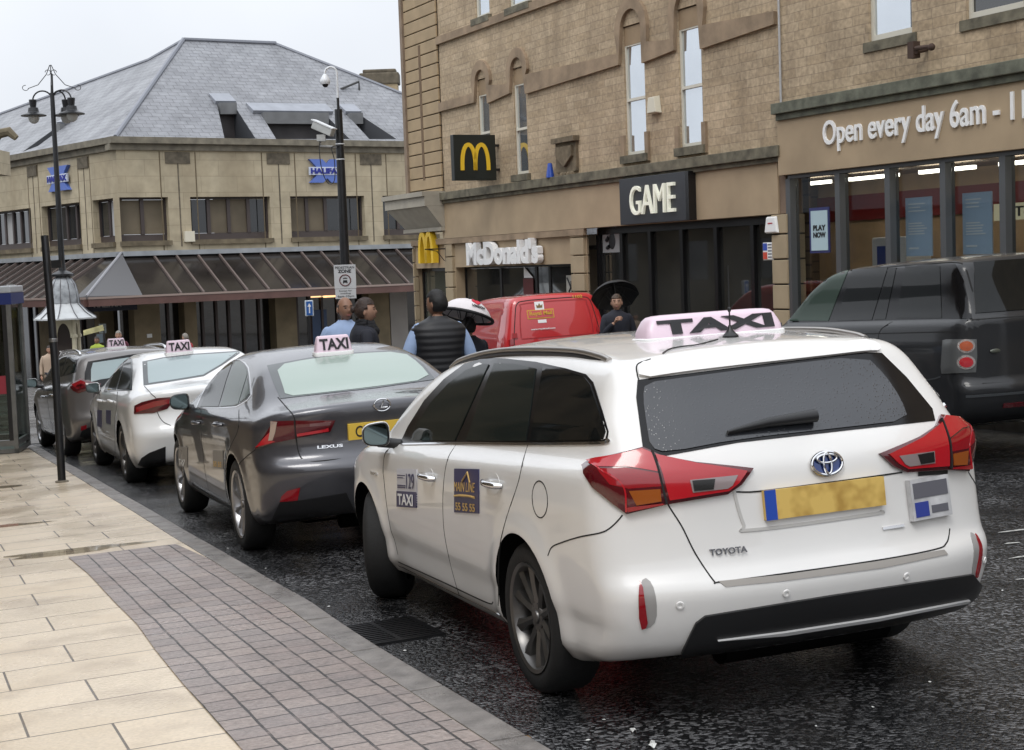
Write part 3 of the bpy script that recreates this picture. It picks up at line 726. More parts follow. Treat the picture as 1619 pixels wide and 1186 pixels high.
# --- building one: upper wall
wins = [((755, 145), (777, 271)), ((811, 127), (836, 275)), ((985, 65), (1023, 244)), ((1071, 37), (1113, 231))]
H1 = []
for (ua, va), (ub, vb) in wins:
    H1.append((X(ub, vb), X(ua, va), Z((ua+ub)/2, vb+1), Z((ua+ub)/2, va-22 if ua < 900 else va-28)))
wtop = [((752, -120), (774, 27)), ((806, -150), (838, 8))]
for (ua, va), (ub, vb) in wtop: H1.append((X(ub, 20), X(ua, 20), Z((ua+ub)/2, vb), Z((ua+ub)/2, va)))
for dx in (-2.55, -4.05): H1.append((H1[2][0]+dx-2.0, H1[2][1]+dx-2.0, H1[4][2], H1[4][3]))
xpil = X(697, 160)
m = MB(); wall(m, xe, xpil, zs1, 9.5, H1, 0, .22); m.box(xe, xl-.05, -10, -.22, zs1+.05, 9.45); m.build('wall', STONE, B1)
# rusticated end pier with deep joints and a vertical groove
m = MB(); z = zs1; hh = (Z(700, 175)-Z(700, 315))/7.05
zj = []
while z < 9.4: m.box(xpil+.003, xl-.16, -.5, .06, z+.012, min(z+hh-.012, 9.4)); zj.append(z); z += hh
m.build('corner_pier', mat('pier stone', (.37, .275, .165), .8, noise=(2, .15), bump=(30, .2)), B1, bev=.012)
m = MB(); m.box(xpil+.003, xl-.17, -.5, .02, zs1, 9.4); m.build('pier_joint', DKJ, B1)
m = MB(); m.box(xl-.157, xl, -.5, .11, zs1, 9.4); m.build('corner_moulding', mat('corner moulding', (.23, .17, .12), .8, noise=(3, .25)), B1)
gx = X(671, 200); m = MB(); m.box(gx-.07, gx+.06, .05, .066, Z(676, 285), Z(671, 70)); m.build('pier_groove', mat('groove stone', (.16, .105, .06), .85, noise=(4, .2)), B1)
# hood moulding and string band above the first-floor windows
c5 = lambda l: [RB.at(*p, .05) for p in crop(2.698, 640, 0, l)]
path = c5([(148, 445), (272, 403)]); z_a = path[0][1]
def hood(hole, zlow, ztop, w=.17):
    xa, xb = hole[0], hole[1]; xm = (xa+xb)/2; r = (xb-xa)/2+.10; zc = hole[3]-.1
    pts = [(xm+r, zlow)]+[(xm+r*math.cos(t), zc+r*1.02*math.sin(t)) for t in np.linspace(0, math.pi, 14)]+[(xm-r, zlow)]; return pts
zband = Z(700, 170+8); zb2 = Z(840, 122); 
zband = (zband+zb2)/2
m = MB(); xs_ = [xpil-.01]
stk = []; cur = [(xpil, zband)]
for h in sorted(H1[:4], key=lambda h: -h[0]):
    hp = hood(h, zband, 0); cur.append(hp[0]); cur += hp[1:-1]; cur.append(hp[-1])
cur.append((xe+.15, zband))
stroke(m, cur, .20, .0, .07); m.build('hood_moulding', BAND, B1)
for h in H1[:4]:
    m = MB()                                         # arched tympanum stones and jambs
    xa, xb = h[0], h[1]; w_ = xb-xa
    zt_ = h[3]-.02; zt0 = zt_-.33 if w_ < .8 else zt_-.36
    m.box(xa+.001, xb-.001, -.2, -.03, zt0, zt_+.0)
    m.build('window_head', mat('head stone', (.30, .215, .13), .8, noise=(3, .15)), B1)
m = MB(); zc_ = Z(697, 62); stroke(m, [(xpil, Z(697, 64)), (xe, Z(697, 64))], .17, 0, .08); m.build('sill_band', BAND, B1)
def sash(parent, h, ztopoff, split=True, glass=SKYGLASS, y=-.035, fr=.045, name='window'):
    xa, xb, za, zb_ = h[0]+.0, h[1]-.0, h[2]+.0, h[3]-ztopoff
    f = MB(); t_ = fr
    f.box(xa, xa+t_, y-.05, y, za+.001, zb_); f.box(xb-t_, xb, y-.05, y, za+.001, zb_); f.box(xa+t_, xb-t_, y-.05, y, za+.001, za+t_*1.5); f.box(xa+t_, xb-t_, y-.05, y, zb_-t_, zb_)
    if split: zm = (za+zb_)/2; f.box(xa+t_, xb-t_, y-.05, y+.01, zm-.025, zm+.025)
    w_ = f.build(name, FRAMEW, parent)
    g = MB(); g.box(xa+t_, xb-t_, y-.045, y-.03, za+t_, zb_-t_); g.build('pane', glass, w_)
    b = MB(); b.box(xa+t_, xa+t_+.05, y-.03, y-.022, za+t_*1.5, zb_-t_); b.build('pane_shadow_line', DKGLASS, w_)
    s_ = MB(); s_.box(xa-.1, xb+.1, -.04, .09, za-.14, za); s_.build('sill', DIRTY, w_); return w_
for i, h in enumerate(H1): sash(B1, h, (.33 if h[1]-h[0] < .8 else .36) if i < 4 else 0)
for i in (2, 3):
    h = H1[i]
    for sx in (h[0]-.12, h[1]+.0): m = MB(); m.box(sx, sx+.12, .0, .05, h[2]-.14, h[2]+.38); m.build('jamb_foot', BAND, B1)
# dark cornice, long fascia, its underside
m = MB(); m.box(xe+.004, xpil+.15, -.2, .16, zs1-.01, zc1); m.box(xe+.002, xpil+.1, -.2, .10, zs1-.09, zs1-.012); m.build('cornice', DIRTY, B1, bev=.01)
m = MB(); m.box(xe+.17, xpil+.08, -.3, .05, zf1, zs1-.092); m.build('fascia', FASC, B1)
m = MB(); m.box(xe+.001, xe+.166, -.3, .02, zf1, zs1-.092); m.build('fascia_end', mat('fascia end stone', (.20, .14, .10), .85, noise=(3, .2)), B1)
# crest panel, alarm box, floodlight bits
c0_ = RB.at(883, 228); c1_ = RB.at(915, 278); m = MB(); xa, xb = X(915, 250), X(883, 250); za, zb_ = Z(899, 272), Z(899, 225)
m.box(xa, xb, 0, .06, za, zb_); m.box(xa-.05, xb+.05, 0, .14, zb_, zb_+.1); m.prism([(xa+.1, zb_-.08), (xb-.1, zb_-.08), (xb-.1, za+.3), ((xa+xb)/2, za+.1), (xa+.1, za+.3)], lambda a, b: (a, .06, b), lambda a, b: (a, .12, b))
for k in range(4): m.ball((xa+.1+.14*k, .1, za-.06), .06, 10, 6)
m.build('crest_panel', mat('weathered crest', (.16, .125, .08), .9, noise=(8, .4)), B1)
bx, bz = RB.at(878, 268); m = MB(); m.lathe([(.085, -.16), (.08, -.1), (.05, .08), (.045, .12), (.02, .13)], 16, 'z', (bx, .12, bz)); tag(m.build('beacon', mat('blue beacon', (.02, .07, .38), .3, coat=.5), smooth=True), 'small blue lamp cover beside the stone crest', 'beacon').matrix_world = RB.M
def wallbox(name, label, cat, pts, y0, y1, mm, taper=.0, parent=None):
    xa, xb = pts[0], pts[1]; za, zb_ = pts[2], pts[3]; m = MB()
    m.hexa([(xa, y0, za), (xb, y0, za), (xb-taper, y0, zb_), (xa+taper, y0, zb_), (xa+.02, y1, za+.02), (xb-.02, y1, za+.02), (xb-taper-.02, y1, zb_-.02), (xa+taper+.02, y1, zb_-.02)])
    o = m.build(name, mm, parent, bev=.01)
    if label: o.matrix_world = RB.M; tag(o, label, cat)
    return o
ALM = mat('cream alarm case', (.66, .62, .50), .4)
ab = wallbox('alarm_box', 'cream alarm box between the two tall windows', 'alarm box', (X(1046, 160), X(1030, 160), Z(1038, 180), Z(1038, 152)), .002, .12, ALM, .05)
# --- burger restaurant front
zg1 = Z(811, 420); xA, xB = X(903.5, 418), X(718, 421); x_p0, x_p1 = X(926, 400), X(903.5, 400)
xd0, xd1 = X(704, 421), X(655, 421)
HM = [(xA, xB, g0(xA)+.45, zg1), (xd0, xd1, g0(xd0)+.02, zg1)]
m = MB(); wall(m, x_p0, xl-.02, zb, zf1, HM, -.04, .3); m.box(x_p0, xl-.03, -10, -3.5, zb, zf1-.01); m.box(x_p0+.01, x_p0+.06, -3.5, -.3, zb, zf1-.01); m.build('shop_wall', FASC, B1)
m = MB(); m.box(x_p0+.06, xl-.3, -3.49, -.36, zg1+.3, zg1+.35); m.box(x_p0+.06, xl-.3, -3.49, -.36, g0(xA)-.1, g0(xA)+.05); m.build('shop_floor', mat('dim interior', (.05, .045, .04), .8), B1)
for (a, b) in ((x_p0+.04, xA-.02), (xd0-.28, xd0-.02) if False else (xB+.04, xd0-.04), (xd1+.03, xl-.1)):
    m = MB(); z = g0(a)-.3
    while z < zf1-.13: m.box(a, b, -.1, .03, z, min(z+.33, zf1-.13)); z += .355
    m.build('pilaster', TANP, B1, bev=.012)
m = MB(); m.box(x_p0-.02, xl-.02, -.03, .045, zf1-.13, zf1-.004); m.build('shop_string', BAND, B1)
fr = MB(); xs_ = [xB, X(775, 440), X(830, 430), X(851, 430), xA]; y = -.26
for i in range(4):
    a, b = xs_[i+1], xs_[i]; t_ = .045; fr.box(a, a+t_, y-.05, y, HM[0][2], zg1); fr.box(b-t_, b-.001, y-.05, y, HM[0][2], zg1); fr.box(a+t_, b-t_, y-.05, y, zg1-t_, zg1); fr.box(a+t_, b-t_, y-.05, y, HM[0][2], HM[0][2]+t_)
W_ = fr.build('shop_window', BLKFR, B1); g = MB(); g.box(xA+.05, xB-.05, y-.03, y-.022, HM[0][2]+.05, zg1-.05); g.build('pane', DKGLASS, W_)
m = MB(); a, b = xd0, xd1; m.box(a, a+.06, -.3, -.2, HM[1][2], zg1); m.box(b-.06, b, -.3, -.2, HM[1][2], zg1); m.box(a+.06, b-.06, -.3, -.2, zg1-.08, zg1); D_ = m.build('shop_door', BLKFR, B1); g = MB(); g.box(a+.06, b-.06, -.26, -.25, HM[1][2]+.05, zg1-.08); g.build('pane', mat('green grey door glass', (.07, .075, .06), .05, coat=1), D_)
m = MB(); m.tube([(a+.3+.12*math.cos(t), -.245, zg1-.5+.12*math.sin(t)) for t in np.linspace(.5, 5.5, 14)], .02, 6); m.tube([(a+.25, -.245, zg1-.7), (a+.15, -.245, zg1-.9), (a+.3, -.245, zg1-1.1), (a+.2, -.245, zg1-1.3)], .02, 6); m.build('door_sticker', mat('pale graphic', (.35, .34, .3), .6), D_, uv=False)
m = MB(); a, b = X(901, 440), X(878, 440); m.box(a, b, -.255, -.25, Z(890, 470), Z(890, 436)); po_ = m.build('window_poster', mat('pale graphic', (.35, .34, .3), .6), W_); m = MB(); m.tube([(b-.05, -.245, Z(890, 440)), (b-.2, -.245, Z(890, 455)), (b-.12, -.245, Z(890, 462))], .02, 6); m.tube([(b-.3, -.245, Z(890, 440)), (b-.35, -.245, Z(890, 460)), (b-.25, -.245, Z(890, 462)), (b-.22, -.245, Z(890, 445))], .02, 6); m.build('poster_scribble', BLACKINK, po_, uv=False)
m = MB(); a, b = X(826, 440), X(812, 440); m.prism([(a, Z(818, 440)), (b, Z(818, 440)), (b, Z(818, 422))], lambda p, q_: (p, -.255, q_), lambda p, q_: (p, -.25, q_)); m.build('window_poster', WHITEPL, W_); m = MB(); m.box(a, b+.05, -.255, -.25, Z(818, 466), Z(818, 441)); m.build('window_poster', mat('dark red poster', (.10, .012, .012), .6), W_)
# corner entablature over the doorway
E0 = X(706, 340); E1 = X(618, 330)-.25
m = MB()
zt0, zt1, zt2, zt3 = Z(665, 309), Z(665, 330), Z(665, 362), Z(665, 368)
m.box(E0, xl+.42, -.5, .60, zt0-.09, zt0+.02); m.box(E0, xl+.36, -.5, .54, zt1-.0, zt0-.092)
m.hexa([(E0, -.5, zt2), (xl+.12, -.5, zt2), (xl+.33, -.5, zt1-.003), (E0, -.5, zt1-.003), (E0, .12, zt2), (xl+.10, .12, zt2), (xl+.33, .50, zt1-.003), (E0, .50, zt1-.003)])
m.box(E0, xl+.15, -.5, .16, zt3, zt2-.003); m.build('corner_entablature', mat('painted entablature', (.36, .33, .27), .7, noise=(4, .12)), B1)
# signs of building one (each can be lifted off the wall)
SG = thing('shop_name_letters', 'white raised McDonald\'s lettering over the restaurant window', 'sign', RB.M); SG['label'] = 'white raised lettering above the burger restaurant window'
text_wall('lettering', "McDonald's", SG, X(745, 400), X(859, 395), Z(800, 418), Z(800, 379), .0, WHITEPL, .045, .13)
def arches(mb, x0, x1, z0, z1, y0, y1, w=.3):
    """golden double arch traced as two tall tapering loops"""
    W_ = x0-x1; H_ = z1-z0
    for sd in (0, 1):
        P = []
        for t in np.linspace(0, math.pi, 22): P.append((.25+.25*math.cos(t)*(1 if True else 1), .0+.97*(math.sin(t)**.72)))
        pts = [(x0-(p[0]*.94+.03+.5*sd*.94)*W_, z0+p[1]*H_) for p in P]
        stroke(mb, pts, w*W_*.36, y0, y1)
GOLDM = mat('golden arch yellow', (.80, .52, .03), .4)
m = MB(); arches(m, X(670, 395), X(692, 395), Z(681, 416), Z(681, 368), .0, .14, .42); o = m.build('arch_emblem', GOLDM); o.matrix_world = RB.M; tag(o, 'yellow double arch fixed flat on the wall over the restaurant doorway', 'sign')
m = MB(); a = X(706, 395); z_ = Z(695, 394); m.tube([(a, .02, z_-.3), (a, .02, z_+.05)], .015, 8); m.tube([(a, .02, z_), (a, .55, z_)], .014, 8); m.tube([(a, .5, z_), (a, .25, z_-.05), (a, .06, z_-.28)], .01, 8); o = m.build('sign_bracket', BLACKP, uv=False); o.matrix_world = RB.M; tag(o, 'thin black iron bracket beside the yellow arch', 'bracket')
# projecting square sign, seen nearly face on
xk = X(792, 285); SGN = thing('projecting_sign', 'square black sign with yellow arches standing out from the wall', 'sign', RB.M)
def PJ(u, v):
    """pixel on the plane x = xk that stands out of the wall"""
    d = ray(u, v); t = ((RB.O+RB.d*xk)@RB.d)/(d@RB.d); P = d*t-RB.O; return P@RB.out, P[2]
y0_, z1_ = PJ(794, 212); y1_, z0_ = PJ(719, 285); z1_ = PJ(756, 213)[1]; z0_ = PJ(756, 285)[1]; y0_ = .1
sq = abs(y1_-y0_)
m = MB(); m.box(xk, xk+.16, y0_, y1_, z0_, z1_); m.build('sign_box', mat('black sign face', (.012, .016, .014), .35), SGN, bev=.008)
m = MB(); m.box(xk+.03, xk+.13, -.02, y0_, z1_-.25, z1_-.2); m.box(xk+.03, xk+.13, -.02, y0_, z0_+.2, z0_+.25); m.build('sign_bracket', BLACKP, SGN)
m = MB()
for sd in (0, 1):
    P = [(.25+.25*math.cos(t), (math.sin(t)**.72)) for t in np.linspace(0, math.pi, 22)]; w_ = .62*sq; y_l = (y0_+y1_)/2+w_/2
    pts = [(y_l-(p[0]+.5*sd)*w_, z0_+(z1_-z0_)*(.22+.56*p[1])) for p in P]; tmp = MB(); stroke(tmp, pts, .085, 0, .02); m.add([(xk-.02+q_[1], q_[0], q_[2]) for q_ in tmp.v], tmp.f)
m.build('sign_arches', GOLDM, SGN)
# games shop sign
GS = thing('shop_sign', 'dark grey panel with white GAME lettering over the black shopfront', 'sign', RB.M)
xa, xb = X(1087, 310, .16), X(982, 320, .16); za, zb_ = Z(1036, 352, .16), Z(1036, 277, .16)
m = MB(); m.box(xa, xb, .05, .19, za, zb_); m.build('sign_panel', mat('slate sign panel', (.045, .048, .055), .3, .3), GS, bev=.006)
m = MB(); m.box(xa-.10, xa-.001, .05, .2, za, zb_-.001); m.build('sign_end', BLKFR, GS)
text_wall('lettering', 'GAME', GS, X(998, 320, .2), X(1068, 310, .2), Z(1033, 338, .2), Z(1033, 291, .2), .191, mat('cream letters', (.78, .78, .66), .4, emit=.15), -.005, .05)
# games shop front
gxa, gxb = X(1224, 350)+.01, X(926, 365)-.01; gzb = g0(gxb)
m = MB(); m.box(gxa, gxb, -.36, -.26, gzb-.5, gzb+.34); m.box(gxa, gxb, -.36, -.26, zf1-.14, zf1-.002)
for u in (926, 966.7, 1011, 1061, 1114.6, 1172, 1224):
    xm = min(max(X(u, 420), gxa+.05), gxb-.05); m.box(xm-.05, xm+.05, -.34, -.22, gzb+.34, zf1-.14)
m.build('shopfront_frame', BLKFR, B1)
uu = [926, 966.7, 1011, 1061, 1114.6, 1172, 1224]
for i in range(6):
    a, b = X(uu[i+1], 420)+.055, X(uu[i], 420)-.055; a = max(a, gxa+.1); b = min(b, gxb-.1); w_ = MB(); z0w, z1w = gzb+.345, zf1-.145; c = .09
    w_.prism([(a, z0w), (b, z0w), (b, z1w-c), (b-c*.3, z1w-c*.3), (b-c, z1w), (a+c, z1w), (a+c*.3, z1w-c*.3), (a, z1w-c)], lambda p, q_: (p, -.30, q_), lambda p, q_: (p, -.285, q_)); ww = w_.build('shop_window', DKGLASS, B1)
    if i == 0:
        p_ = MB(); p_.box(a+.1, b-.05, -.284, -.28, Z(945, 400), Z(945, 368)); pp = p_.build('window_poster', mat('grey poster', (.32, .33, .33), .5), ww); p_ = MB(); p_.ball((b-.42, -.277, Z(945, 382)), (.13, .012, .16)); p_.tube([(b-.3, -.274, Z(945, 376)), (b-.22, -.274, Z(945, 381))], .04, 6); p_.tube([(b-.33, -.274, Z(945, 390)), (b-.24, -.274, Z(945, 393))], .04, 6); p_.build('poster_graphic', BLACKINK, pp, uv=False)
        p_ = MB(); p_.box(b-.16, b-.08, -.284, -.28, Z(940, 478), Z(940, 450)); p_.build('window_sticker', mat('yellow sticker', (.65, .5, .08), .5), ww)
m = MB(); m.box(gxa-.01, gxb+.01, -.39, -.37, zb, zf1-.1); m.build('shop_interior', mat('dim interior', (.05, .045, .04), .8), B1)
# right pilaster of the games shop
m = MB(); a, b = X(1249, 400)+.0, X(1224, 400)-.02; z = g0(a)-.3
while z < zf1-.02: m.box(a, b, -.3, .06, z, min(z+.37, zf1-.012)); z += .395
m.build('pilaster', TANP, B1, bev=.012); m = MB(); m.box(a+.02, b-.02, -.3, .03, g0(a)-.4, zf1-.02); m.build('pilaster_joint', DKJ, B1)
o = wallbox('alarm_box', 'white rounded alarm box at the top of the stone pilaster beside the games shop', 'alarm box', (X(1237, 350), X(1216, 350), Z(1226, 369), Z(1226, 342)), .062, .11, WHITEPL, .05)
bxx = (X(1237, 350)+X(1216, 350))/2; m = MB(); m.box(bxx-.06, bxx+.06, .108, .114, Z(1226, 354), Z(1226, 352)); m.build('alarm_lettering', mat('red ink', (.4, .03, .04), .5), o)
a, b = X(1224, 400), X(1207, 400); za, zb_ = Z(1215, 412), Z(1215, 383); pk = wallbox('parking_notice', 'small white notice with blue and red squares beside the games shop pilaster', 'notice', (a, b, za, zb_), .005, .025, WHITEPL)
for (p, q_, r_, mm) in ((.52, .55, .95, mat('blue ink', (.03, .08, .42), .5)), (.52, .08, .46, mat('red orange ink', (.55, .06, .03), .5))):
    m = MB(); m.box(a+(b-a)*p, b-.03, .0245, .029, za+(zb_-za)*q_, za+(zb_-za)*r_); m.build('notice_square', mm, pk)
for k in range(5):
    m = MB(); z_ = za+(zb_-za)*(.15+.17*k); m.box(a+.03, a+(b-a)*.45, .0245, .028, z_, z_+.02); m.build('notice_line', mat('grey ink', (.1, .1, .14), .5), pk)
# --- building two: upper wall
xr_ = X(1619, 300)-26
H2 = []
for (ua, va), (ub, vb) in (((1378, -190), (1447, 60)), ((1533, -260), (1625, 22))): H2.append((X(ub, 20), X(ua, 20), Z((ua+ub)/2, vb), Z((ua+ub)/2, va)))
H2.append((H2[1][0]-2.4, H2[1][1]-2.4, H2[1][2], H2[1][3]))
m = MB(); wall(m, xr_, xe-.004, zs2-.002, 9.5, H2, .06, .28); m.box(xr_, xe-.01, -10, -.3, zf2+.35, 9.4); m.build('wall', STONE, B2)
for i, h in enumerate(H2): sash(B2, (h[0], h[1], h[2], h[3]), 0, False, SKYGLASS if i == 0 else DKGLASS, .01, .06)
m = MB(); m.tube([(xe-.02, .09, zs2), (xe-.02, .09, 9.4)], .018, 8); m.build('lead_pipe', mat('pale lead', (.42, .42, .42), .6), B2, uv=False)
m = MB(); m.box(xr_, xe+.08, -.2, .22, zs2-.03, Z(1241, 164)); m.box(xr_, xe+.04, -.2, .16, zs2-.13, zs2-.032); m.build('cornice', mat('green weathered moulding', (.135, .14, .105), .85, noise=(5, .45), bump=(30, .4)), B2, bev=.01)
m = MB(); m.box(xr_, xe+.05, -.2, .12, zf2, zs2-.132); m.build('fascia', FASC, B2)
# shop front with grey mullions, lit interior
gr = g0(xe)
m = MB(); us = [1249, 1327, 1406, 1493.6, 1588, 1690, 1800, 1930]
for u in us:
    xm = X(u, 350, .0); m.box(xm-.055, xm+.055, -.14, .03, zb, zf2-.06)
m.box(xr_, xe-.02, -.14, .0, zf2-.06, zf2-.002); m.box(xr_, xe-.02, -.14, .0, gr-.5, gr+.30); m.build('shopfront_frame', GREYFR, B2)
for a, b in zip(us[:-1], us[1:]):
    g = MB(); g.box(X(b, 350)+.056, X(a, 350)-.056, -.09, -.08, gr+.301, zf2-.061); g.build('shop_window', SHOPGL, B2)
xri = X(1619, 300)-4
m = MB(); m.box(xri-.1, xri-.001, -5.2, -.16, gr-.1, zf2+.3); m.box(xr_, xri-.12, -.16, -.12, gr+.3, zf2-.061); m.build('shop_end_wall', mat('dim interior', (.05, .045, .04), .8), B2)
TANW = mat('shop back wall', (.55, .40, .25), .7, noise=(2, .2)); m = MB(); ir = gr-.1
m.box(xri, xe+6., -5.3, -5.2, ir, zf2+.3); m.build('shop_back_wall', TANW, B2); m = MB(); m.box(xe+6., xe+6.1, -5.2, -.45, ir, zf2+.3); m.box(xe-.02, xe+6., -.44, -.40, ir, zf2+.3); m.build('shop_side_wall', brickmat('brown slat wall', (.16, .10, .06), (.13, .085, .05), (.05, .03, .02), 3., .22, .02), B2)
m = MB(); m.box(xri, xe+5.99, -5.2, -.45, ir-.1, ir); m.build('shop_floor', mat('shop floor', (.25, .23, .2), .3), B2); m = MB(); m.box(xri, xe+5.99, -5.2, -.45, zf2+.2, zf2+.28); m.build('shop_ceiling', mat('shop ceiling', (.42, .35, .28), .8), B2)
m = MB(); m.box(xri, xe+5.9, -5.19, -5.1, zf2-.62, zf2-.12); m.build('shop_red_band', mat('red shop band', (.20, .008, .012), .5), B2)
TUBE = mat('lit tube', (1., .93, .8), .5, emit=5.)
for yy in (-1.6, -3.6):
    for k in range(9):
        x0_ = xe+4.2-k*1.9; m = MB(); m.box(x0_-.65, x0_+.65, yy-.05, yy+.05, zf2+.06, zf2+.12); m.build('ceiling_light', TUBE, B2)
SHELFC = [mat('goods '+str(i), c, .5) for i, c in enumerate(((.5, .08, .05), (.6, .5, .12), (.1, .2, .45), (.5, .45, .4), (.12, .3, .12), (.6, .3, .1)))]
for k in range(5):                                        # shelf bays with rows of packets
    x0_ = xe+4.6-k*1.75; sh = MB(); sh.box(x0_-1.5, x0_, -4.8, -4.35, ir, ir+.1)
    for z_ in (.45, .9, 1.35, 1.8): sh.box(x0_-1.5, x0_, -4.8, -4.35, ir+z_, ir+z_+.03)
    sh.box(x0_-1.5, x0_, -4.85, -4.81, ir, ir+2.05); root = thing('shelf_unit', ['shelf unit of packets seen through the shop glass, leftmost bay', 'second shelf unit of packets from the left inside the shop', 'third shelf unit of packets from the left inside the shop', 'fourth shelf unit of packets from the left inside the shop', 'fifth shelf unit of packets from the left inside the shop'][k], 'shelves', RB.M, 'shelf units inside the shop')
    sh.build('shelves', mat('shelf wood', (.45, .33, .2), .6), root)
    for z_ in (.13, .48, .93, 1.38):
        for cc in range(len(SHELFC)):
            m = MB()
            x = x0_-1.5+.02+cc*.245
            while x < x0_-1.5+.02+(cc+1)*.245-.05: w_ = random.uniform(.05, .1); m.box(x, x+w_-.008, -4.78, -4.42, ir+z_+.001, ir+z_+random.uniform(.16, .27)); x += w_
            o = m.build('goods', SHELFC[(cc+k+int(z_*10)) % 6], root); o['kind'] = 'stuff'
def shopsign(name, label, u0, v0, u1, v1, y, mm, txts=(), cat='poster', frame=None, th=.02):
    xa, xb, za, zb_ = X(u1, (v0+v1)/2, y), X(u0, (v0+v1)/2, y), Z((u0+u1)/2, v1, y), Z((u0+u1)/2, v0, y); root = thing(name, label, cat, RB.M)
    m = MB(); m.box(xa, xb, y-th, y, za, zb_); m.build('panel', mm, root)
    for tx, fx0, fx1, fz0, fz1, mt in txts:
        if tx: text_wall('lettering', tx, root, xb-(xb-xa)*fx0, xb-(xb-xa)*fx1, za+(zb_-za)*fz0, za+(zb_-za)*fz1, y, mt, .02, .006)
        else: m = MB(); m.box(xb-(xb-xa)*fx1, xb-(xb-xa)*fx0, y+.001, y+.004, za+(zb_-za)*fz0, za+(zb_-za)*fz1); m.build('text_line', mt, root)
    return root
BLP = mat('blue poster', (.40, .53, .70), .5); WT = mat('pale lettering', (.72, .76, .8), .5)
lines = lambda a, n, s=.045: [(None, .12, .12+random.uniform(.45, .7), a-k*s, a-k*s+.022, WT) for k in range(n)]
shopsign('window_poster', 'left tall blue notice with pale text inside the shop glass', 1432, 312, 1473, 405, -.2, BLP, lines(.88, 3, .06)+lines(.55, 5)+[(None, .12, .5, .12, .15, WT)], )
shopsign('window_poster', 'right tall blue notice with pale text inside the shop glass', 1522, 304, 1568, 402, -.2, BLP, lines(.88, 3, .06)+lines(.5, 5)+[(None, .12, .5, .12, .15, WT)], )
PN = shopsign('window_poster', 'navy framed PLAY NOW poster on the left pane of the shop', 1280, 328, 1311, 400, -.07, mat('navy frame', (.025, .03, .13), .4), [], )
xa, xb, za, zb_ = X(1309, 365, -.07), X(1283, 365, -.07), Z(1296, 396, -.07), Z(1296, 333, -.07); m = MB(); m.box(xa, xb, -.069, -.06, za, zb_); m.build('poster_field', mat('pale blue field', (.42, .55, .60), .5), PN)
text_wall('lettering', 'PLAY', PN, xb-(xb-xa)*.15, xb-(xb-xa)*.9, za+(zb_-za)*.50, za+(zb_-za)*.64, -.06, BLACKINK, .04, .006); text_wall('lettering', 'NOW', PN, xb-(xb-xa)*.15, xb-(xb-xa)*.9, za+(zb_-za)*.32, za+(zb_-za)*.46, -.06, BLACKINK, .04, .006)
shopsign('shop_sign', 'cream sign reading Tob inside the shop behind the last mullion', 1571, 320, 1660, 347, -.9, mat('cream sign', (.75, .68, .45), .5, emit=.25), [('Tobacco', .38, 1.35, .2, .8, mat('dark ink', (.05, .05, .05), .6))], cat='sign')
cp = thing('cash_point', 'white and blue machine standing behind the shop glass', 'machine', RB.M); m = MB(); m.box(X(1432, 395, -1.0), X(1378, 395, -1.0), -1.5, -1., ir, Z(1400, 375, -1.)); m.build('case', WHITEPL, cp, bev=.03); m = MB(); m.box(X(1408, 395, -1.0), X(1388, 395, -1.0), -.999, -.98, ir+.5, Z(1400, 389, -1.)); m.build('screen_panel', mat('blue panel', (.02, .06, .3), .4), cp)
OL = thing('opening_hours_letters', 'large white raised Open every day 6am lettering on the stone fascia', 'sign', RB.M)
za, zb_ = Z(1332, 237, .12), Z(1332, 192, .12); desc = Z(1332, 237, .12)
text_wall('lettering', 'Open every day 6am - 11pm', OL, X(1303, 215, .12), X(1303, 215, .12)-(X(1303, 215, .12)-X(1575, 190, .12))*1.31, Z(1325, 237, .12)-.02, Z(1325, 190, .12)+.02, .121, WHITEPL, .012, .03)
m = MB(); c_ = RB.at(1466, 78, .06); 
m.tube([(c_[0], .06, c_[1]), (c_[0]-.05, .3, c_[1]-.05)], .03, 8); m.box(c_[0]-.02, c_[0]+.1, .2, .32, c_[1]-.12, c_[1]+.1); m.tube([(c_[0]-.05, .3, c_[1]), (c_[0]-.35, .32, c_[1]-.02)], .03, 8); m.ball((c_[0]-.38, .32, c_[1]-.03), .05, 10, 8); o = m.build('old_bracket', mat('rusty bracket', (.06, .035, .025), .8), smooth=True, uv=False); o.matrix_world = RB.M; tag(o, 'rusty metal bracket on the stone wall below the left upper window', 'bracket')
# unseen buildings added out of frame to darken reflections in glass and paint
TB = thing('reflection_terrace', 'low unseen stone terrace added across the square for the glass to reflect', 'building', mat4((-20., 3., 0), (-math.sin(math.radians(2)), math.cos(math.radians(2)), 0), (-math.cos(math.radians(2)), -math.sin(math.radians(2)), 0), (0, 0, 1)))
H = [(x, x+1.1, -.9, .5) for x in np.arange(-17.5, 50, 3.1)]
m = MB(); wall(m, -19, 52, -5, 1.3, H, 0, -.2); m.box(-19, 52, .21, 6, -5, 1.28); m.build('wall', mat('dark terrace stone', (.09, .075, .05), .8, noise=(1, .5)), TB)
for h in H: m = MB(); m.box(h[0], h[1], .19, .2, h[2], h[3]); m.build('window', DKGLASS, TB)
m = MB(); m.hexa([(-19.2, -.3, 1.3), (52.2, -.3, 1.3), (52.2, 6.2, 1.3), (-19.2, 6.2, 1.3), (-19.2, 2.9, 3.0), (52.2, 2.9, 3.0), (52.2, 3.1, 3.0), (-19.2, 3.1, 3.0)]); m.build('roof', mat('dark terrace slate', (.06, .065, .07), .5), TB)

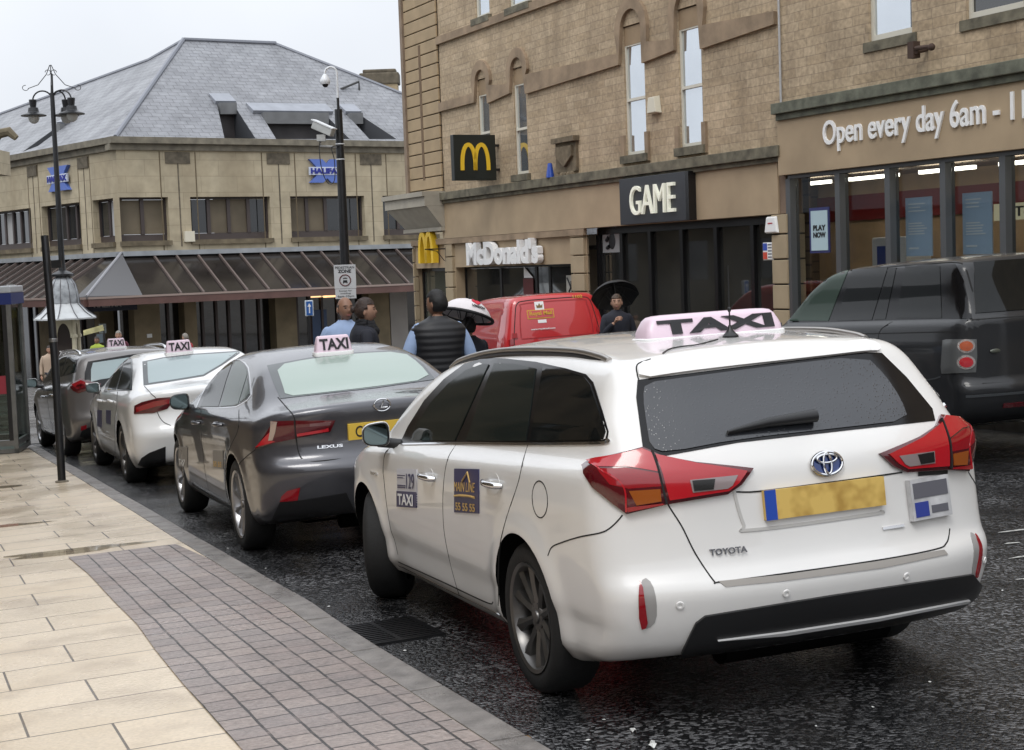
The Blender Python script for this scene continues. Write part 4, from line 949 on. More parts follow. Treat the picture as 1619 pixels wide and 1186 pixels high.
NB = thing('reflection_terrace', 'tall stone terrace added out of frame on the near pavement to darken reflections in the car paint', 'building', mat4((-7.7, 0., 0), (0, 1, 0), (-1, 0, 0), (0, 0, 1)))  # added out of frame so car sides and windows reflect something dark
H = [(x, x+1.2, 2.2, 4.4) for x in np.arange(-21, 19, 2.6)]+[(x, x+2.3, -1.4, .9) for x in np.arange(-21.5, 18, 3.3)]
m = MB(); wall(m, -22, 20.5, -3, 10., H, 0, -.25); m.box(-22, 20.5, .26, 8, -3, 9.9); m.build('wall', mat('brown terrace stone', (.15, .115, .075), .85, noise=(1, .5)), NB)
for h in H: m = MB(); m.box(h[0], h[1], .22, .24, h[2], h[3]); m.build('window', DKGLASS, NB)

BH = thing('reflection_block', 'unseen stone block added across the street behind the camera to darken reflections', 'building', mat4((0, -38, 0), (-1, 0, 0), (0, 1, 0), (0, 0, 1)))  # added behind the camera to darken reflections on rear faces
BHx = BH; BH.matrix_world = mat4((0, -38, 0), (1, 0, 0), (0, 1, 0), (0, 0, 1))
H = [(x, x+1.3, z, z+2.) for x in np.arange(-36, 36, 3.) for z in (0., 3.4)]
m = MB(); wall(m, -40, 40, -2, 6.2, H, 0, .2); m.box(-40, 40, -8, -.21, -2, 6.1); m.build('wall', mat('brown terrace stone', (.15, .115, .075), .85, noise=(1, .5)), BH)
m = MB(); m.box(-39.9, 39.9, -.205, -.19, -1, 6.); m.build('window_glass', DKGLASS, BH)

a_ = math.radians(34); WB = thing('reflection_block', 'unseen stone block added on the left of the square outside the frame to darken reflections', 'building', mat4((-21.5, 45.5, 0), (-math.sin(a_), math.cos(a_), 0), (-math.cos(a_), -math.sin(a_), 0), (0, 0, 1)))  # added beyond the frame to darken the saloon's side window reflections
H = [(x, x+1.3, z, z+2.) for x in np.arange(14, 31, 3.) for z in (-2, 2., 6.)]
m = MB(); wall(m, 13, 32, -5, 8.3, H, 0, -.2); m.box(13, 32, .21, 3, -5, 8.2); m.build('wall', MATS['brown terrace stone'], WB); m = MB(); m.box(13.1, 31.9, .19, .205, -4, 8.1); m.build('window_glass', DKGLASS, WB)

rl = random.Random(21)
SPOTS = [(1585, 935), (1470, 1080), (955, 1140), (720, 1135), (640, 1030), (420, 900), (360, 868), (245, 868), (930, 1172), (1290, 1150), (520, 960), (1380, 1120)]
for i, (u, v) in enumerate(SPOTS):
    P = ong(u, v); m = MB(); k = rl.uniform(.006, .013); m.add([(k*math.cos(t)*rl.uniform(.7, 1.4), k*.7*math.sin(t), .002+.003*rl.random()) for t in np.linspace(0, 5.4, 7)]+[(0, 0, .007)], [(j, (j+1) % 7, 7) for j in range(7)])
    o = m.build('road_chip', LIT, smooth=True); o.matrix_world = upright(P[0], P[1], P[2]+.002, rl.uniform(0, 3)); tag(o, 'tiny pale chip of litter lying on the wet road', 'litter', 'pale chips scattered on the road')
# ================================================================ the two-storey bank block across the square
CR = ray(183, 226); CR = CR*57/(CR@FW)
AR, AL = math.radians(124.5), math.radians(41.)
HR = Facade(CR[:2], AR); HL = Facade(CR[:2], AL)
HX = thing('bank_building', 'two-storey sandstone bank block with a slate hipped roof and a brown glazed canopy', 'building')
def world_part(mb, F, name, m, **k):
    mb.v = [tuple(F.O+F.d*p[0]+F.out*p[1]+np.array([0, 0, p[2]])) for p in mb.v]; return mb.build(name, m, k.pop('parent', HX), **k)
PALE = brickmat('pale sandstone cladding', (.44, .38, .27), (.41, .35, .245), (.27, .23, .16), 1.5, .62, .008, rough=.85, noise=.16, stain=((.24, .19, .12), .35, .4), bump=.1, nscale=3)
SLATE = brickmat('wet roof slate', (.21, .215, .23), (.175, .18, .195), (.10, .10, .11), .42, .27, .014, rough=.42, off=.5, noise=.22, bump=.6, wet=.3, nscale=4, stain=((.26, .27, .285), .5, .2))
BRONZE = mat('brown window frame', (.055, .042, .04), .5); BLIND = mat('window blind', (.13, .105, .07), .7, noise=(.8, .3)); HGL = mat('upper dark glass', (.018, .02, .022), .08, coat=.6)
ze = CR[2]; zcan = HR.z(183, 405); zw1 = HR.z(365, 311); zw0 = HR.z(365, 373); zg = -4.6
Wr = [(186, 267), (302, 428), (460, 577), (606, 690)]; Wl = [(0-60, 49), (66, 127), (147, 180)]
def block(F, wins, x0, x1, tagside):
    holes = []
    for a, b in wins:
        xa, xb = F.x(b, 340), F.x(a, 340); holes.append((max(min(xa, xb), x0+.02), min(max(xa, xb), x1-.02), zw0-.12, zw1))
    m = MB(); wall(m, x0, x1, zcan-.1, ze-.25, holes, 0, .35); world_part(m, F, 'wall', PALE)
    for i, h in enumerate(holes):
        n = max(2, int(round((h[1]-h[0])/.85))); f = MB(); t_ = .07
        f.box(h[0], h[1], -.36, -.28, h[2], h[2]+.25); f.box(h[0], h[1], -.36, -.28, h[3]-.08, h[3])
        for k in range(n+1):
            x = h[0]+(h[1]-h[0])*k/n; f.box(max(x-t_, h[0]), min(x+t_, h[1]), -.36, -.25, h[2]+.25, h[3]-.08)
        wn = world_part(f, F, 'window', BRONZE)
        for k in range(n):
            a = h[0]+(h[1]-h[0])*k/n+t_; b = h[0]+(h[1]-h[0])*(k+1)/n-t_; g = MB(); g.box(a, b, -.335, -.32, h[2]+.26, h[3]-.09)
            rr = (k*7+i*3) % 5; world_part(g, F, 'pane', BLIND if rr in (0, 2) and F is HR else (mat('pale curtain', (.42, .42, .42), .7) if rr == 1 and F is HL else HGL), parent=wn)
        s_ = MB(); s_.box(h[0]-.05, h[1]+.05, -.05, .12, h[2]-.18, h[2]-.001); world_part(s_, F, 'sill', mat('stained sill', (.16, .13, .085), .9, noise=(3, .4)), parent=wn)
    return holes
xRend = HR.x(700, 300); 
hr = block(HR, Wr, xRend, 0, 1); hl = block(HL, Wl, 0, HL.x(-70, 300), 0)
# pilaster joints with rain stains and drain slots
STN = mat('rain stain', (.13, .11, .08), .9, noise=(6, .4))
for F, us_ in ((HR, (283, 442, 588)), (HL, (53, 134))):
    for u in us_:
        x = F.x(u, 300); m = MB(); m.box(x-.025, x+.025, 0, .012, zcan+.3, ze-.3); m.box(x-.5, x+.5, 0, .03, ze-.75, ze-.32) if F is HR else m.box(x-.45, x+.45, 0, .05, ze-.75, ze-.32); world_part(m, F, 'rain_slot', STN)
        for sd in (-1, 1): m = MB(); xx = x+sd*(.72 if F is HR else .5); m.box(xx-.02, xx+.02, 0, .01, zcan+.1, ze-.3); world_part(m, F, 'joint_line', mat('joint line', (.13, .10, .06), .9))
# eaves gutter slab (mitred at the corner)
def eaves(F, x0, x1, m):
    mb = MB(); mb.box(x0, x1, -.4, .28, ze-.02, ze+.22); mb.box(x0, x1, -.4, .10, ze-.26, ze-.022); return world_part(mb, F, 'eaves', m)
EV = mat('eaves concrete', (.19, .17, .13), .8, noise=(3, .35)); eaves(HR, xRend, .28, EV); 
mb = MB(); mb.box(.0, HL.x(-70, 300), -.4, .279, ze-.018, ze+.218); mb.box(.0, HL.x(-70, 300), -.4, .10, ze-.258, ze-.02); world_part(mb, HL, 'eaves', EV)
sb_ = HR.at(298, 374); m = MB(); m.box(sb_[0]-.2, sb_[0]+.2, 0, .15, sb_[1]-.2, sb_[1]+.2); o = world_part(m, HR, 'alarm_box', ALM, parent=None); tag(o, 'cream square box on the bank wall left of the wide window', 'alarm box')
# roof
zr = ze+.20
bis = (HR.n+HL.n); bis /= np.linalg.norm(bis); C0 = np.array([CR[0], CR[1], zr])
d = ray(290, 64); A = np.array([[d[0], -bis[0]], [d[1], -bis[1]]]); t_, s_ = np.linalg.solve(A, C0[:2]); APX = d*t_
def plane_px(u, v, P0, nrm): d = ray(u, v); return d*((P0@nrm)/(d@nrm))
CRn = np.cross(HR.d, APX-C0); CLn = np.cross(HL.d, APX-C0)
def roof(F, outer, holes, name):
    nrm = np.cross(F.d, APX-C0); nrm /= np.linalg.norm(nrm); e1 = F.d; e2 = np.cross(nrm, e1)
    if e2[2] < 0: e2 = -e2
    def to2(P): return ((P-C0)@e1, (P-C0)@e2)
    f2 = lambda a, b: C0+e1*a+e2*b
    P2 = [to2(P) for P in outer]; Hs = [[to2(plane_px(u, v, C0, nrm)) for u, v in h] for h in holes]
    loops = [[Vector((*p, 0)) for p in P2]]+[[Vector((*p, 0)) for p in h] for h in Hs]
    tri = tessellate_polygon(loops); flat = P2+[p for h in Hs for p in h]
    m = MB(); m.add([f2(*p) for p in flat], [tuple(t) for t in tri]); o = m.build(name, SLATE, HX)
    me = o.data; s_ = sum(p.normal.z for p in me.polygons)
    if s_ < 0: me.flip_normals(); meters_uv(me)
    for h in Hs:                                          # recessed dormer: back wall, cheeks, floor, lead fascia on top
        W3 = [f2(*p) for p in h]; top = [W3[0], W3[1]]; bot = [W3[3], W3[2]]
        down = lambda P, z: np.array([P[0], P[1], z]); zf = min(bot[0][2], bot[1][2])-.05
        m = MB(); m.add([top[0], top[1], down(top[1], zf), down(top[0], zf)], [(0, 1, 2, 3)]); bw = m.build('dormer_back', mat('dormer back', (.05, .045, .045), .7, noise=(.8, .5)), HX)
        m = MB(); m.add([top[0], bot[0], down(bot[0], zf), down(top[0], zf), top[1], bot[1], down(bot[1], zf), down(top[1], zf)], [(0, 1, 2, 3), (4, 5, 6, 7)]); m.add([down(top[0], zf+.01), down(top[1], zf+.01), down(bot[1], zf+.01), down(bot[0], zf+.01)], [(0, 1, 2, 3)]); m.build('dormer_cheek', mat('dormer cheek', (.045, .048, .055), .7), HX)
        nn = nrm if nrm[2] > 0 else -nrm; dz = np.array([0, 0, -.42]); off_ = F.out*.05
        m = MB(); m.hexa([top[0]+off_*0, top[1]+off_*0, top[1]+dz, top[0]+dz, top[0]+F.out*.3+nn*.05, top[1]+F.out*.3+nn*.05, top[1]+dz+F.out*.3, top[0]+dz+F.out*.3]); m.build('dormer_fascia', mat('lead fascia', (.17, .175, .18), .5, noise=(2, .2)), HX)
        e = (top[1]-top[0])*.12; up_ = f2(0, 1)-f2(0, 0); m = MB(); m.hexa([top[0]-e+nn*.01, top[1]+e+nn*.01, top[1]+e+up_*.75+nn*.01, top[0]-e+up_*.75+nn*.01, top[0]-e+nn*.16, top[1]+e+nn*.16, top[1]+e+up_*.75+nn*.06, top[0]-e+up_*.75+nn*.06]); m.build('dormer_cap', mat('lead cap', (.27, .285, .32), .45, noise=(2, .15)), HX)
    return nrm, f2, to2
nR = np.cross(HR.d, APX-C0); nR /= np.linalg.norm(nR); nL = np.cross(HL.d, APX-C0); nL /= np.linalg.norm(nL)
eR = C0+HR.d*xRend; eR[2] = zr
RT2 = plane_px(436, 70, C0, nR); RT3 = plane_px(660, 158, C0, nR)
roof(HR, [C0, eR, RT3, RT2, APX], [[(343, 165), (369, 165), (404, 219), (355, 219)], [(412, 180), (514, 181), (553, 220), (437, 220)], [(548, 181), (568, 181), (627, 220), (584, 220)]], 'roof')
eL = C0+HL.d*HL.x(-70, 300); eL[2] = zr
LT2 = plane_px(236, 95, C0, nL); LT3 = plane_px(0, 181, C0, nL); LT4 = plane_px(-70, 216, C0, nL)
roof(HL, [C0, APX, LT2, LT3, LT4, eL], [[(106, 197), (94, 198), (36, 240), (60, 231)]], 'roof')
bk = bis*14; m = MB()
for a, b in ((APX, RT2), (RT2, RT3), (APX, LT2), (LT2, LT3), (LT3, LT4)):
    m.add([a, b, np.array([b[0]+bk[0], b[1]+bk[1], ze]), np.array([a[0]+bk[0], a[1]+bk[1], ze])], [(0, 1, 2, 3)])
m.build('roof_back', SLATE, HX)
m = MB(); m.tube([C0+np.array([0, 0, .03]), APX+np.array([0, 0, .05]), RT2+np.array([0, 0, .05])], .09, 6); m.tube([APX, LT2, LT3, LT4], .09, 6); m.tube([RT2, RT3], .09, 6); m.build('ridge', mat('ridge lead', (.20, .21, .24), .5), HX, uv=False)
# antenna and vent bits on the slope
pv = plane_px(568, 142, C0, nR); m = MB(); m.tube([pv, pv+np.array([0, 0, .35]), pv+HR.d*.9+np.array([0, 0, -.0])], .05, 6); m.build('roof_vent', mat('dark vent', (.05, .05, .05), .7), HX, uv=False)
# glazed canopy
OUTC = 2.6
zlo = HR.z(400, 461, OUTC); xlo = 0
def cpt(F, x, y, z): return F.O+F.d*x+F.out*y+np.array([0, 0, z])
# front corner: both offsets met
def meet(y1, y2, z):
    A = np.array([HR.n[:2], HL.n[:2]]); b = np.array([HR.O@HR.n-y1, HL.O@HL.n-y2]); p = np.linalg.solve(A, b); return np.array([p[0], p[1], z])
FC = meet(OUTC, OUTC, zlo); CGL = mat('brown canopy glazing', (.028, .024, .022), .18, spec=.5, coat=.15, noise=(.6, .5)); CRB = mat('canopy rib', (.13, .10, .09), .5); EDG = mat('canopy edge', (.12, .062, .052), .5, noise=(2, .2)); LEAD = mat('lead flashing', (.30, .32, .34), .5, noise=(2, .2))
xfR = (FC-HR.O)@HR.d; xfL = (FC-HL.O)@HL.d; LEN_L = HL.x(-70, 300)
for F, xa, xf_, x1 in ((HR, -1.2, xfR, xRend-2), (HL, 1.2, xfL, LEN_L)):
    sg_ = 1 if x1 > xa else -1
    m = MB(); P = [cpt(F, 0, .0, zcan), cpt(F, x1, .0, zcan), cpt(F, x1, OUTC, zlo), FC]; Q = [p+np.array([0, 0, -.05]) for p in P]; m.hexa(P+Q); m.build('canopy_glazing', CGL, HX)
    m = MB(); x = xa
    while abs(x) < abs(x1):
        m.hexa([cpt(F, x+a, y, z+c) for c in (-.02, .09) for a, y, z in ((-.035, .0, zcan), (.035, .0, zcan), (.035, OUTC, zlo), (-.035, OUTC, zlo))]); x += sg_*.88
    o = m.build('canopy_rib', CRB, HX); o['kind'] = 'stuff'
    m = MB(); e0 = FC; e1 = cpt(F, x1, OUTC, zlo); 
    m.hexa([p+np.array([0, 0, c])+F.out*k for c in (-.28, -.03) for p, k in ((e0, 0), (e1, 0), (e1, .14), (e0, .14))]); m.build('canopy_edge', EDG, HX)
    m = MB(); m.hexa([cpt(F, x, y, z) for z in (zcan-.02, zcan+.16) for x, y in ((0, .0), (x1, .0), (x1, .22), (0, .22))]); m.build('canopy_flashing', LEAD, HX)
    m = MB(); m.hexa([p+np.array([0, 0, c])+F.out*k for c in (-.02, .05) for p, k in ((e0, 0), (e1, 0), (e1, .16), (e0, .16))]); m.build('canopy_gutter', mat('pale gutter', (.30, .23, .2), .45), HX)
m = MB(); a_ = cpt(HR, HR.x(225, 467, OUTC), OUTC+.02, zlo+.05); b_ = cpt(HL, HL.x(120, 467, OUTC), OUTC+.02, zlo+.05); T0 = np.array([CR[0], CR[1], zcan+.12])+(-bis)*.05; f_ = FC+np.array([0, 0, .10])-bis*.05
m.add([T0, a_, f_, b_, T0-np.array([0, 0, .2]), a_-np.array([0, 0, .1]), f_-np.array([0, 0, .1]), b_-np.array([0, 0, .1])], [(0, 1, 2), (0, 2, 3), (4, 6, 5), (4, 7, 6), (1, 5, 6, 2), (2, 6, 7, 3), (0, 4, 5, 1), (0, 3, 7, 4)])
m.build('canopy_corner', mat('grey sheet metal', (.125, .125, .13), .5, .2), HX); m = MB(); m.tube([T0, f_], .05, 6); m.build('canopy_corner_ridge', mat('pale ridge', (.3, .3, .32), .5), HX, uv=False)
# arcade wall under the canopy
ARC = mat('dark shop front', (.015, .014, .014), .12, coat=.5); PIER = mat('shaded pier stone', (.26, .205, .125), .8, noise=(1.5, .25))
ztop = zcan-.15
for F, x1 in ((HR, xRend-2), (HL, LEN_L)):
    m = MB(); a, b = sorted((0, x1)); m.box(a, b, -.8, -.6, zg, ztop); world_part(m, F, 'shopfront', ARC)
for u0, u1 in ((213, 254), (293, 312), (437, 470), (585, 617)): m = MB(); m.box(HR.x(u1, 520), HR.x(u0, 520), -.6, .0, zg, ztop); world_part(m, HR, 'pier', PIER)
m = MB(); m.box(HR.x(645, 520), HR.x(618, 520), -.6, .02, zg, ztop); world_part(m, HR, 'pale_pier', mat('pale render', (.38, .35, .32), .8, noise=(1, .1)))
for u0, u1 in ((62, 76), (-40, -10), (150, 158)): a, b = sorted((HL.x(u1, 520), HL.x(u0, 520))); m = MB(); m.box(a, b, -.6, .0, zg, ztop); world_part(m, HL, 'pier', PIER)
MUL = mat('shop mullion', (.07, .05, .045), .5); m = MB()
for u in (255, 275, 330, 352, 372, 395, 420, 480, 500, 520, 545, 565): x = HR.x(u, 520); m.box(x-.05, x+.05, -.6, -.5, zg, ztop)
world_part(m, HR, 'mullion', MUL); m = MB()
for u in (28, 40, 50, 90, 110, 130): x = HL.x(u, 520); m.box(x-.05, x+.05, -.6, -.5, zg, ztop)
world_part(m, HL, 'mullion', MUL)
m = MB(); m.box(HR.x(528, 530), HR.x(500, 530), -.59, -.55, zg+.6, HR.z(515, 490)); world_part(m, HR, 'blue_window', mat('blue window poster', (.03, .07, .17), .4))
for u, v in ((345, 435), (505, 467), (525, 467), (598, 440)):
    m = MB(); x, z = HR.at(u, v, 1. if v < 450 else -.5); yy = 1. if v < 450 else -.5; m.box(x-.35, x+.35, yy-.1, yy, z-.08, z+.08) if v > 450 else m.ball((x, yy, z-.1), .12, 10, 8); world_part(m, HR, 'lamp', mat('warm lamp', (1., .62, .3), .5, emit=1.6 if v > 450 else 1.))
x0_, x1_ = HR.x(240, 528), HR.x(222, 528); m = MB(); m.box(x0_, x1_-.25, .0, .03, HR.z(235, 534), HR.z(235, 528)); world_part(m, HR, 'street_plate', WHITEPL)
# posters by the corner door, dim fascia lettering
for u0, v0, u1, v1, c in ((157, 512, 168, 528, (.4, .45, .45)), (152, 528, 163, 543, (.38, .46, .5)), (145, 508, 152, 516, (.4, .42, .42))):
    FL = HL; a, b = sorted((HR.x(u0, v0), HR.x(u1, v1))); pass
def board(F, name, label, cat, u0, v0, u1, v1, y, m_, th=.05, parent=None):
    um, vm = (u0+u1)/2, (v0+v1)/2; xa, xb = sorted((F.x(u0, vm, y), F.x(u1, vm, y))); z0, z1 = F.z(um, v1, y), F.z(um, v0, y)
    mb = MB(); mb.box(xa, xb, y-th, y, z0, z1)
    if parent: mb.v = list(mb.v); o = mb.build(name, m_, parent)
    else:
        o = mb.build(name, m_); o.matrix_world = F.M
        if label: tag(o, label, cat)
    return o, xa, xb, z0, z1
def bank_sign(F, label, u0, v0, u1, v1):
    um, vm = (u0+u1)/2, (v0+v1)/2; xa, xb = sorted((F.x(u0, vm, .1), F.x(u1, vm, .1))); z0, z1 = F.z(um, v1, .1), F.z(um, v0, .1)
    root = thing('bank_sign', label, 'sign', F.M, 'blue cross bank signs'); w_, h_ = xb-xa, z1-z0; X_ = lambda f: xb-f*w_; Z_ = lambda f: z0+f*h_
    B_ = mat('cross blue', (.10, .17, .50), .4); m = MB()
    for a in (((0, 1), (.38, 1), (1, 0), (.62, 0)), ((.62, 1), (1, 1), (.38, 0), (0, 0))):
        q_ = [(X_(p[0]), Z_(p[1])) for p in a]; y0 = .0 if a[0][0] == 0 else .003; m.hexa([(p[0], y0, p[1]) for p in q_]+[(p[0], .15+y0, p[1]) for p in q_])
    m.build('cross', B_, root); m = MB(); m.box(X_(.98), X_(-.02), .1, .17, Z_(.33), Z_(.67)); m.build('name_band', mat('pale sign band', (.55, .60, .72), .4), root)
    text_wall('lettering', 'HALIFAX', root, X_(.02), X_(.96), Z_(.38), Z_(.62), .17, mat('deep blue letters', (.01, .02, .25), .4), .05, .03)
bank_sign(HR, 'blue and white HALIFAX cross sign right of the corner, behind the camera pole', 489, 252, 543, 289)
bank_sign(HL, 'blue and white HALIFAX cross sign left of the corner, behind the street lamp', 77, 263, 109, 302)
x0_ = HR.at(148, 476, .3); root = thing('bank_fascia', 'dim raised HALIFAX lettering under the canopy corner', 'sign', HR.M)
xa = HR.x(192, 480, 1.2); xb = HR.x(148, 480, 1.2); text_wall('lettering', 'HALIFAX', root, xb, xa, HR.z(170, 486, 1.2), HR.z(170, 478, 1.2), 1.2, mat('dim letters', (.28, .27, .26), .5), .03, .04); m = MB(); m.box(xa-.6, xb+.4, 1.0, 1.19, HR.z(170, 492, 1.2), zlo-.05); m.build('sign_panel', mat('navy dark panel', (.012, .014, .03), .5), root)
for lb, (u0, v0, u1, v1), mm in (('upper white notice on the dark bank front', (157, 512, 168, 527), mat('pale notice', (.42, .47, .47), .5)), ('lower pale blue notice on the dark bank front', (153, 528, 163, 542), mat('pale notice blue', (.36, .45, .52), .5))): board(HR, 'notice', lb, 'notice', u0, v0, u1, v1, -.45, mm)
# chimneyed building beyond the roof on the right
P = ray(600, 150); P = P*80/(P@FW); CB = thing('chimney_building', 'distant stone building with a tall corniced chimney behind the slate roof', 'building', mat4((P[0], P[1], 0), (-1, 0, 0), (0, -1, 0), (0, 0, 1)))
k_ = 80/FPX; zc = P[2]; m = MB(); m.box(-.95, .85, -1, 0, zc-4.5, zc+.55); m.build('chimney', mat('chimney stone', (.36, .28, .17), .85, noise=(1, .2)), CB); m = MB(); m.box(-1.05, 1.02, -1.1, .08, zc+.55, zc+1.15); m.box(-.9, .85, -.9, -.1, zc+1.151, zc+1.35); m.build('chimney_cornice', mat('dark chimney cap', (.12, .10, .07), .9, noise=(3, .4)), CB, bev=.08)
m = MB(); m.add([(-12, 0, zc-1.2), (-1.0, 0, zc-.3), (-1.0, -6, zc-.3), (-12, -6, zc-1.2), (-12, 0, -5), (-1, 0, -5), (-1, -6, -5), (-12, -6, -5)], [(0, 1, 2, 3), (4, 7, 6, 5), (0, 4, 5, 1), (1, 5, 6, 2), (2, 6, 7, 3), (3, 7, 4, 0)]); m.build('roof', SLATE, CB); m = MB(); m.box(-.98, 9, -6, -.1, -5, zc-4.6); m.build('wall', PALE, CB)
# stone finial piece at the left edge
P = ray(8, 225); P = P*50/(P@FW); SB = thing('stone_gable', 'weathered rounded stone coping with a slate shoulder at the left edge', 'gable', mat4((P[0], P[1], P[2]), (1, 0, 0), (0, 1, 0), (0, 0, 1)))
m = MB(); m.tube([(-1., 0, -.8), (-.55, 0, -.1), (-.2, 0, .28), (.15, 0, .34), (.38, 0, .12)], [.2, .2, .17, .16, .1], 8); m.build('coping', mat('mossy coping', (.17, .14, .09), .9, noise=(4, .4)), SB, smooth=True); m = MB(); m.box(-1.4, -.35, 0, 1.5, -1.0, -.2); m.build('gable_wall', PALE, SB)
# ================================================================ the five cars and the van
def paint(name, col, metal=0., flake=0., rough=.35, dirt=.05, wet=.25):
    m = mat(name, col, rough, metal, coat=1., noise=(1.6, dirt), coatr=.02)
    t = m.node_tree; p = t.nodes['Principled BSDF']
    # rain beads: fine bumps on the clear coat of upward facing panels
    tc = t.nodes.new('ShaderNodeTexCoord'); v = t.nodes.new('ShaderNodeTexVoronoi'); v.inputs['Scale'].default_value = 95; t.links.new(tc.outputs['Object'], v.inputs['Vector'])
    r = t.nodes.new('ShaderNodeMapRange'); r.inputs[1].default_value = .0; r.inputs[2].default_value = .35; r.inputs[3].default_value = 1; r.inputs[4].default_value = 0
    t.links.new(v.outputs['Distance'], r.inputs[0])
    g = t.nodes.new('ShaderNodeNewGeometry'); sx = t.nodes.new('ShaderNodeSeparateXYZ'); t.links.new(g.outputs['Normal'], sx.inputs[0])
    r2 = t.nodes.new('ShaderNodeMapRange'); r2.inputs[1].default_value = .35; r2.inputs[2].default_value = .95; r2.inputs[4].default_value = wet; t.links.new(sx.outputs[2], r2.inputs[0])
    b = t.nodes.new('ShaderNodeBump'); b.inputs['Distance'].default_value = .003; t.links.new(r2.outputs[0], b.inputs['Strength']); t.links.new(r.outputs[0], b.inputs['Height'])
    t.links.new(b.outputs[0], p.inputs['Coat Normal'])
    return m
def glassop(name, col, rough=.04, beads=.0, spec=.4, coat=0.):
    m = mat(name, col, rough, 0., spec=spec, coat=coat, coatr=.02)
    if beads:
        t = m.node_tree; p = t.nodes['Principled BSDF']; tc = t.nodes.new('ShaderNodeTexCoord')
        v = t.nodes.new('ShaderNodeTexVoronoi'); v.inputs['Scale'].default_value = 70; t.links.new(tc.outputs['Object'], v.inputs['Vector'])
        r = t.nodes.new('ShaderNodeMapRange'); r.inputs[2].default_value = .3; r.inputs[3].default_value = 1; r.inputs[4].default_value = 0; t.links.new(v.outputs['Distance'], r.inputs[0])
        b = t.nodes.new('ShaderNodeBump'); b.inputs['Strength'].default_value = beads; b.inputs['Distance'].default_value = .004; t.links.new(r.outputs[0], b.inputs['Height'])
        t.links.new(b.outputs[0], p.inputs['Coat Normal']); t.links.new(b.outputs[0], p.inputs['Normal'])
    return m
WHITE = paint('white paint', (.78, .77, .75)); GREYLX = paint('dark grey metallic paint', (.075, .075, .085), .55, rough=.32)
GREYAU = paint('warm grey metallic paint', (.17, .16, .155), .5, rough=.35); WHITE2 = paint('clean white paint', (.82, .82, .81))
BLACKRR = paint('satin black paint', (.010, .011, .013), rough=.55); q_ = MATS['satin black paint'].node_tree.nodes['Principled BSDF']; q_.inputs['Coat Roughness'].default_value = .10; q_.inputs['Coat Weight'].default_value = .55; q_.inputs['Specular IOR Level'].default_value = .3
MAILRED = paint('mail red paint', (.52, .012, .016), rough=.4, wet=.1)
GDARK = glassop('tinted glass', (.007, .008, .008), spec=.3); GSIDE = glassop('side glass', (.014, .018, .016), .05, spec=.12); GHATCH = glassop('wet tinted rear glass', (.028, .030, .035), .16, .28, .7, .15)
GPALE = glassop('pale green rear glass', (.29, .37, .325), .25, .12, .5, .6); GPALEA = glassop('pale blue rear glass', (.29, .37, .38), .25, .12, .5, .6); GFRIT = glassop('glass frit border', (.10, .11, .115), .2)  # flat pale green and pale blue base colours for the rear glass
GGREEN = glassop('green side glass', (.05, .075, .06), .08, spec=.12)
def pole_sign(car, x, y, wdt, hgt, dep, name, label, group, baseh=.016, txth=.62, bold=.03, zoff=0., curved=False, cat='taxi sign', widen=1.):
    """roof taxi sign: moulded pink shell on a white tray, TAXI in black on the face"""
    p = car.ontop([(x, y)])[0]; n = car.N(np.array([p]))[0]; n = n*.3+np.array([0, 0, 1]); n /= np.linalg.norm(n)
    O = car.O+car.R@p; X_ = -car.R[:, 1]; Z_ = car.R@n; Z_ /= np.linalg.norm(Z_); X_ = X_-Z_*(X_@Z_); X_ /= np.linalg.norm(X_); Y_ = np.cross(Z_, X_)
    root = thing(name, label, cat, mat4(O+Z_*zoff, X_, Y_, Z_), group)
    b = MB(); W, D, H = wdt/2, dep/2, hgt
    def sec(w, d, z, e, n=40):
        out = []
        for k in range(n):
            t = 2*math.pi*k/n; c, s_ = math.cos(t), math.sin(t); out.append((np.sign(c)*abs(c)**e*w, np.sign(s_)*abs(s_)**e*d, z))
        return out
    rows = [sec(W, D, -.02, .35), sec(W, D, baseh, .35), sec(W*.985, D*.96, baseh+.004, .35)]
    b.add(sum(rows, []), [(i*40+k, i*40+(k+1) % 40, (i+1)*40+(k+1) % 40, (i+1)*40+k) for i in range(2) for k in range(40)]+[tuple(80+k for k in range(40))]); b.build('sign_base', WHITEPL, root, smooth=True, uv=False)
    m = MB(); 
    if curved: prof = [(.955, .92, baseh+.003), (.95, .86, baseh+.03*H/.12), (.925, .76, .55*H), (.88, .66, .8*H), (.83, .56, .93*H), (.76, .44, .98*H), (.65, .3, H)]
    else: prof = [(.93, .88, baseh+.003), (.90, .80, .3*H), (.86, .66, .6*H), (.80, .50, .9*H), (.77, .44, .965*H), (.72, .36, H)]
    rows = [sec(W*a, D*d, z, .28 if not curved else .30) for a, d, z in prof]; k_ = len(rows)
    m.add(sum(rows, []), [(i*40+k, i*40+(k+1) % 40, (i+1)*40+(k+1) % 40, (i+1)*40+k) for i in range(k_-1) for k in range(40)]+[tuple((k_-1)*40+k for k in range(40))])
    m.build('sign_shell', SIGNPINK, root, smooth=True, uv=False, sharp=.9)
    tw = wdt*.72*widen; th = hgt*txth; v, f = text_fit('TAXI', tw, th, bold, .004)
    z0 = baseh+hgt*.14; P = []
    zs = np.array([q[2] for q in prof]); ds = np.array([q[1]*D for q in prof]); ws = np.array([q[0]*W for q in prof])
    for a, bb, c in v:
        z = z0+bb*.97; d = np.interp(z, zs, ds); wv_ = np.interp(z, zs, ws); ex = .28 if not curved else .30; d = d*max(0., 1-(abs(a-tw/2)/wv_)**(2/ex))**(ex/2); P.append((a-tw/2, -d-.0025-c, z))
    mb = MB(); mb.add(P, f); mb.build('sign_lettering', BLACKINK, root, uv=False)
    return root

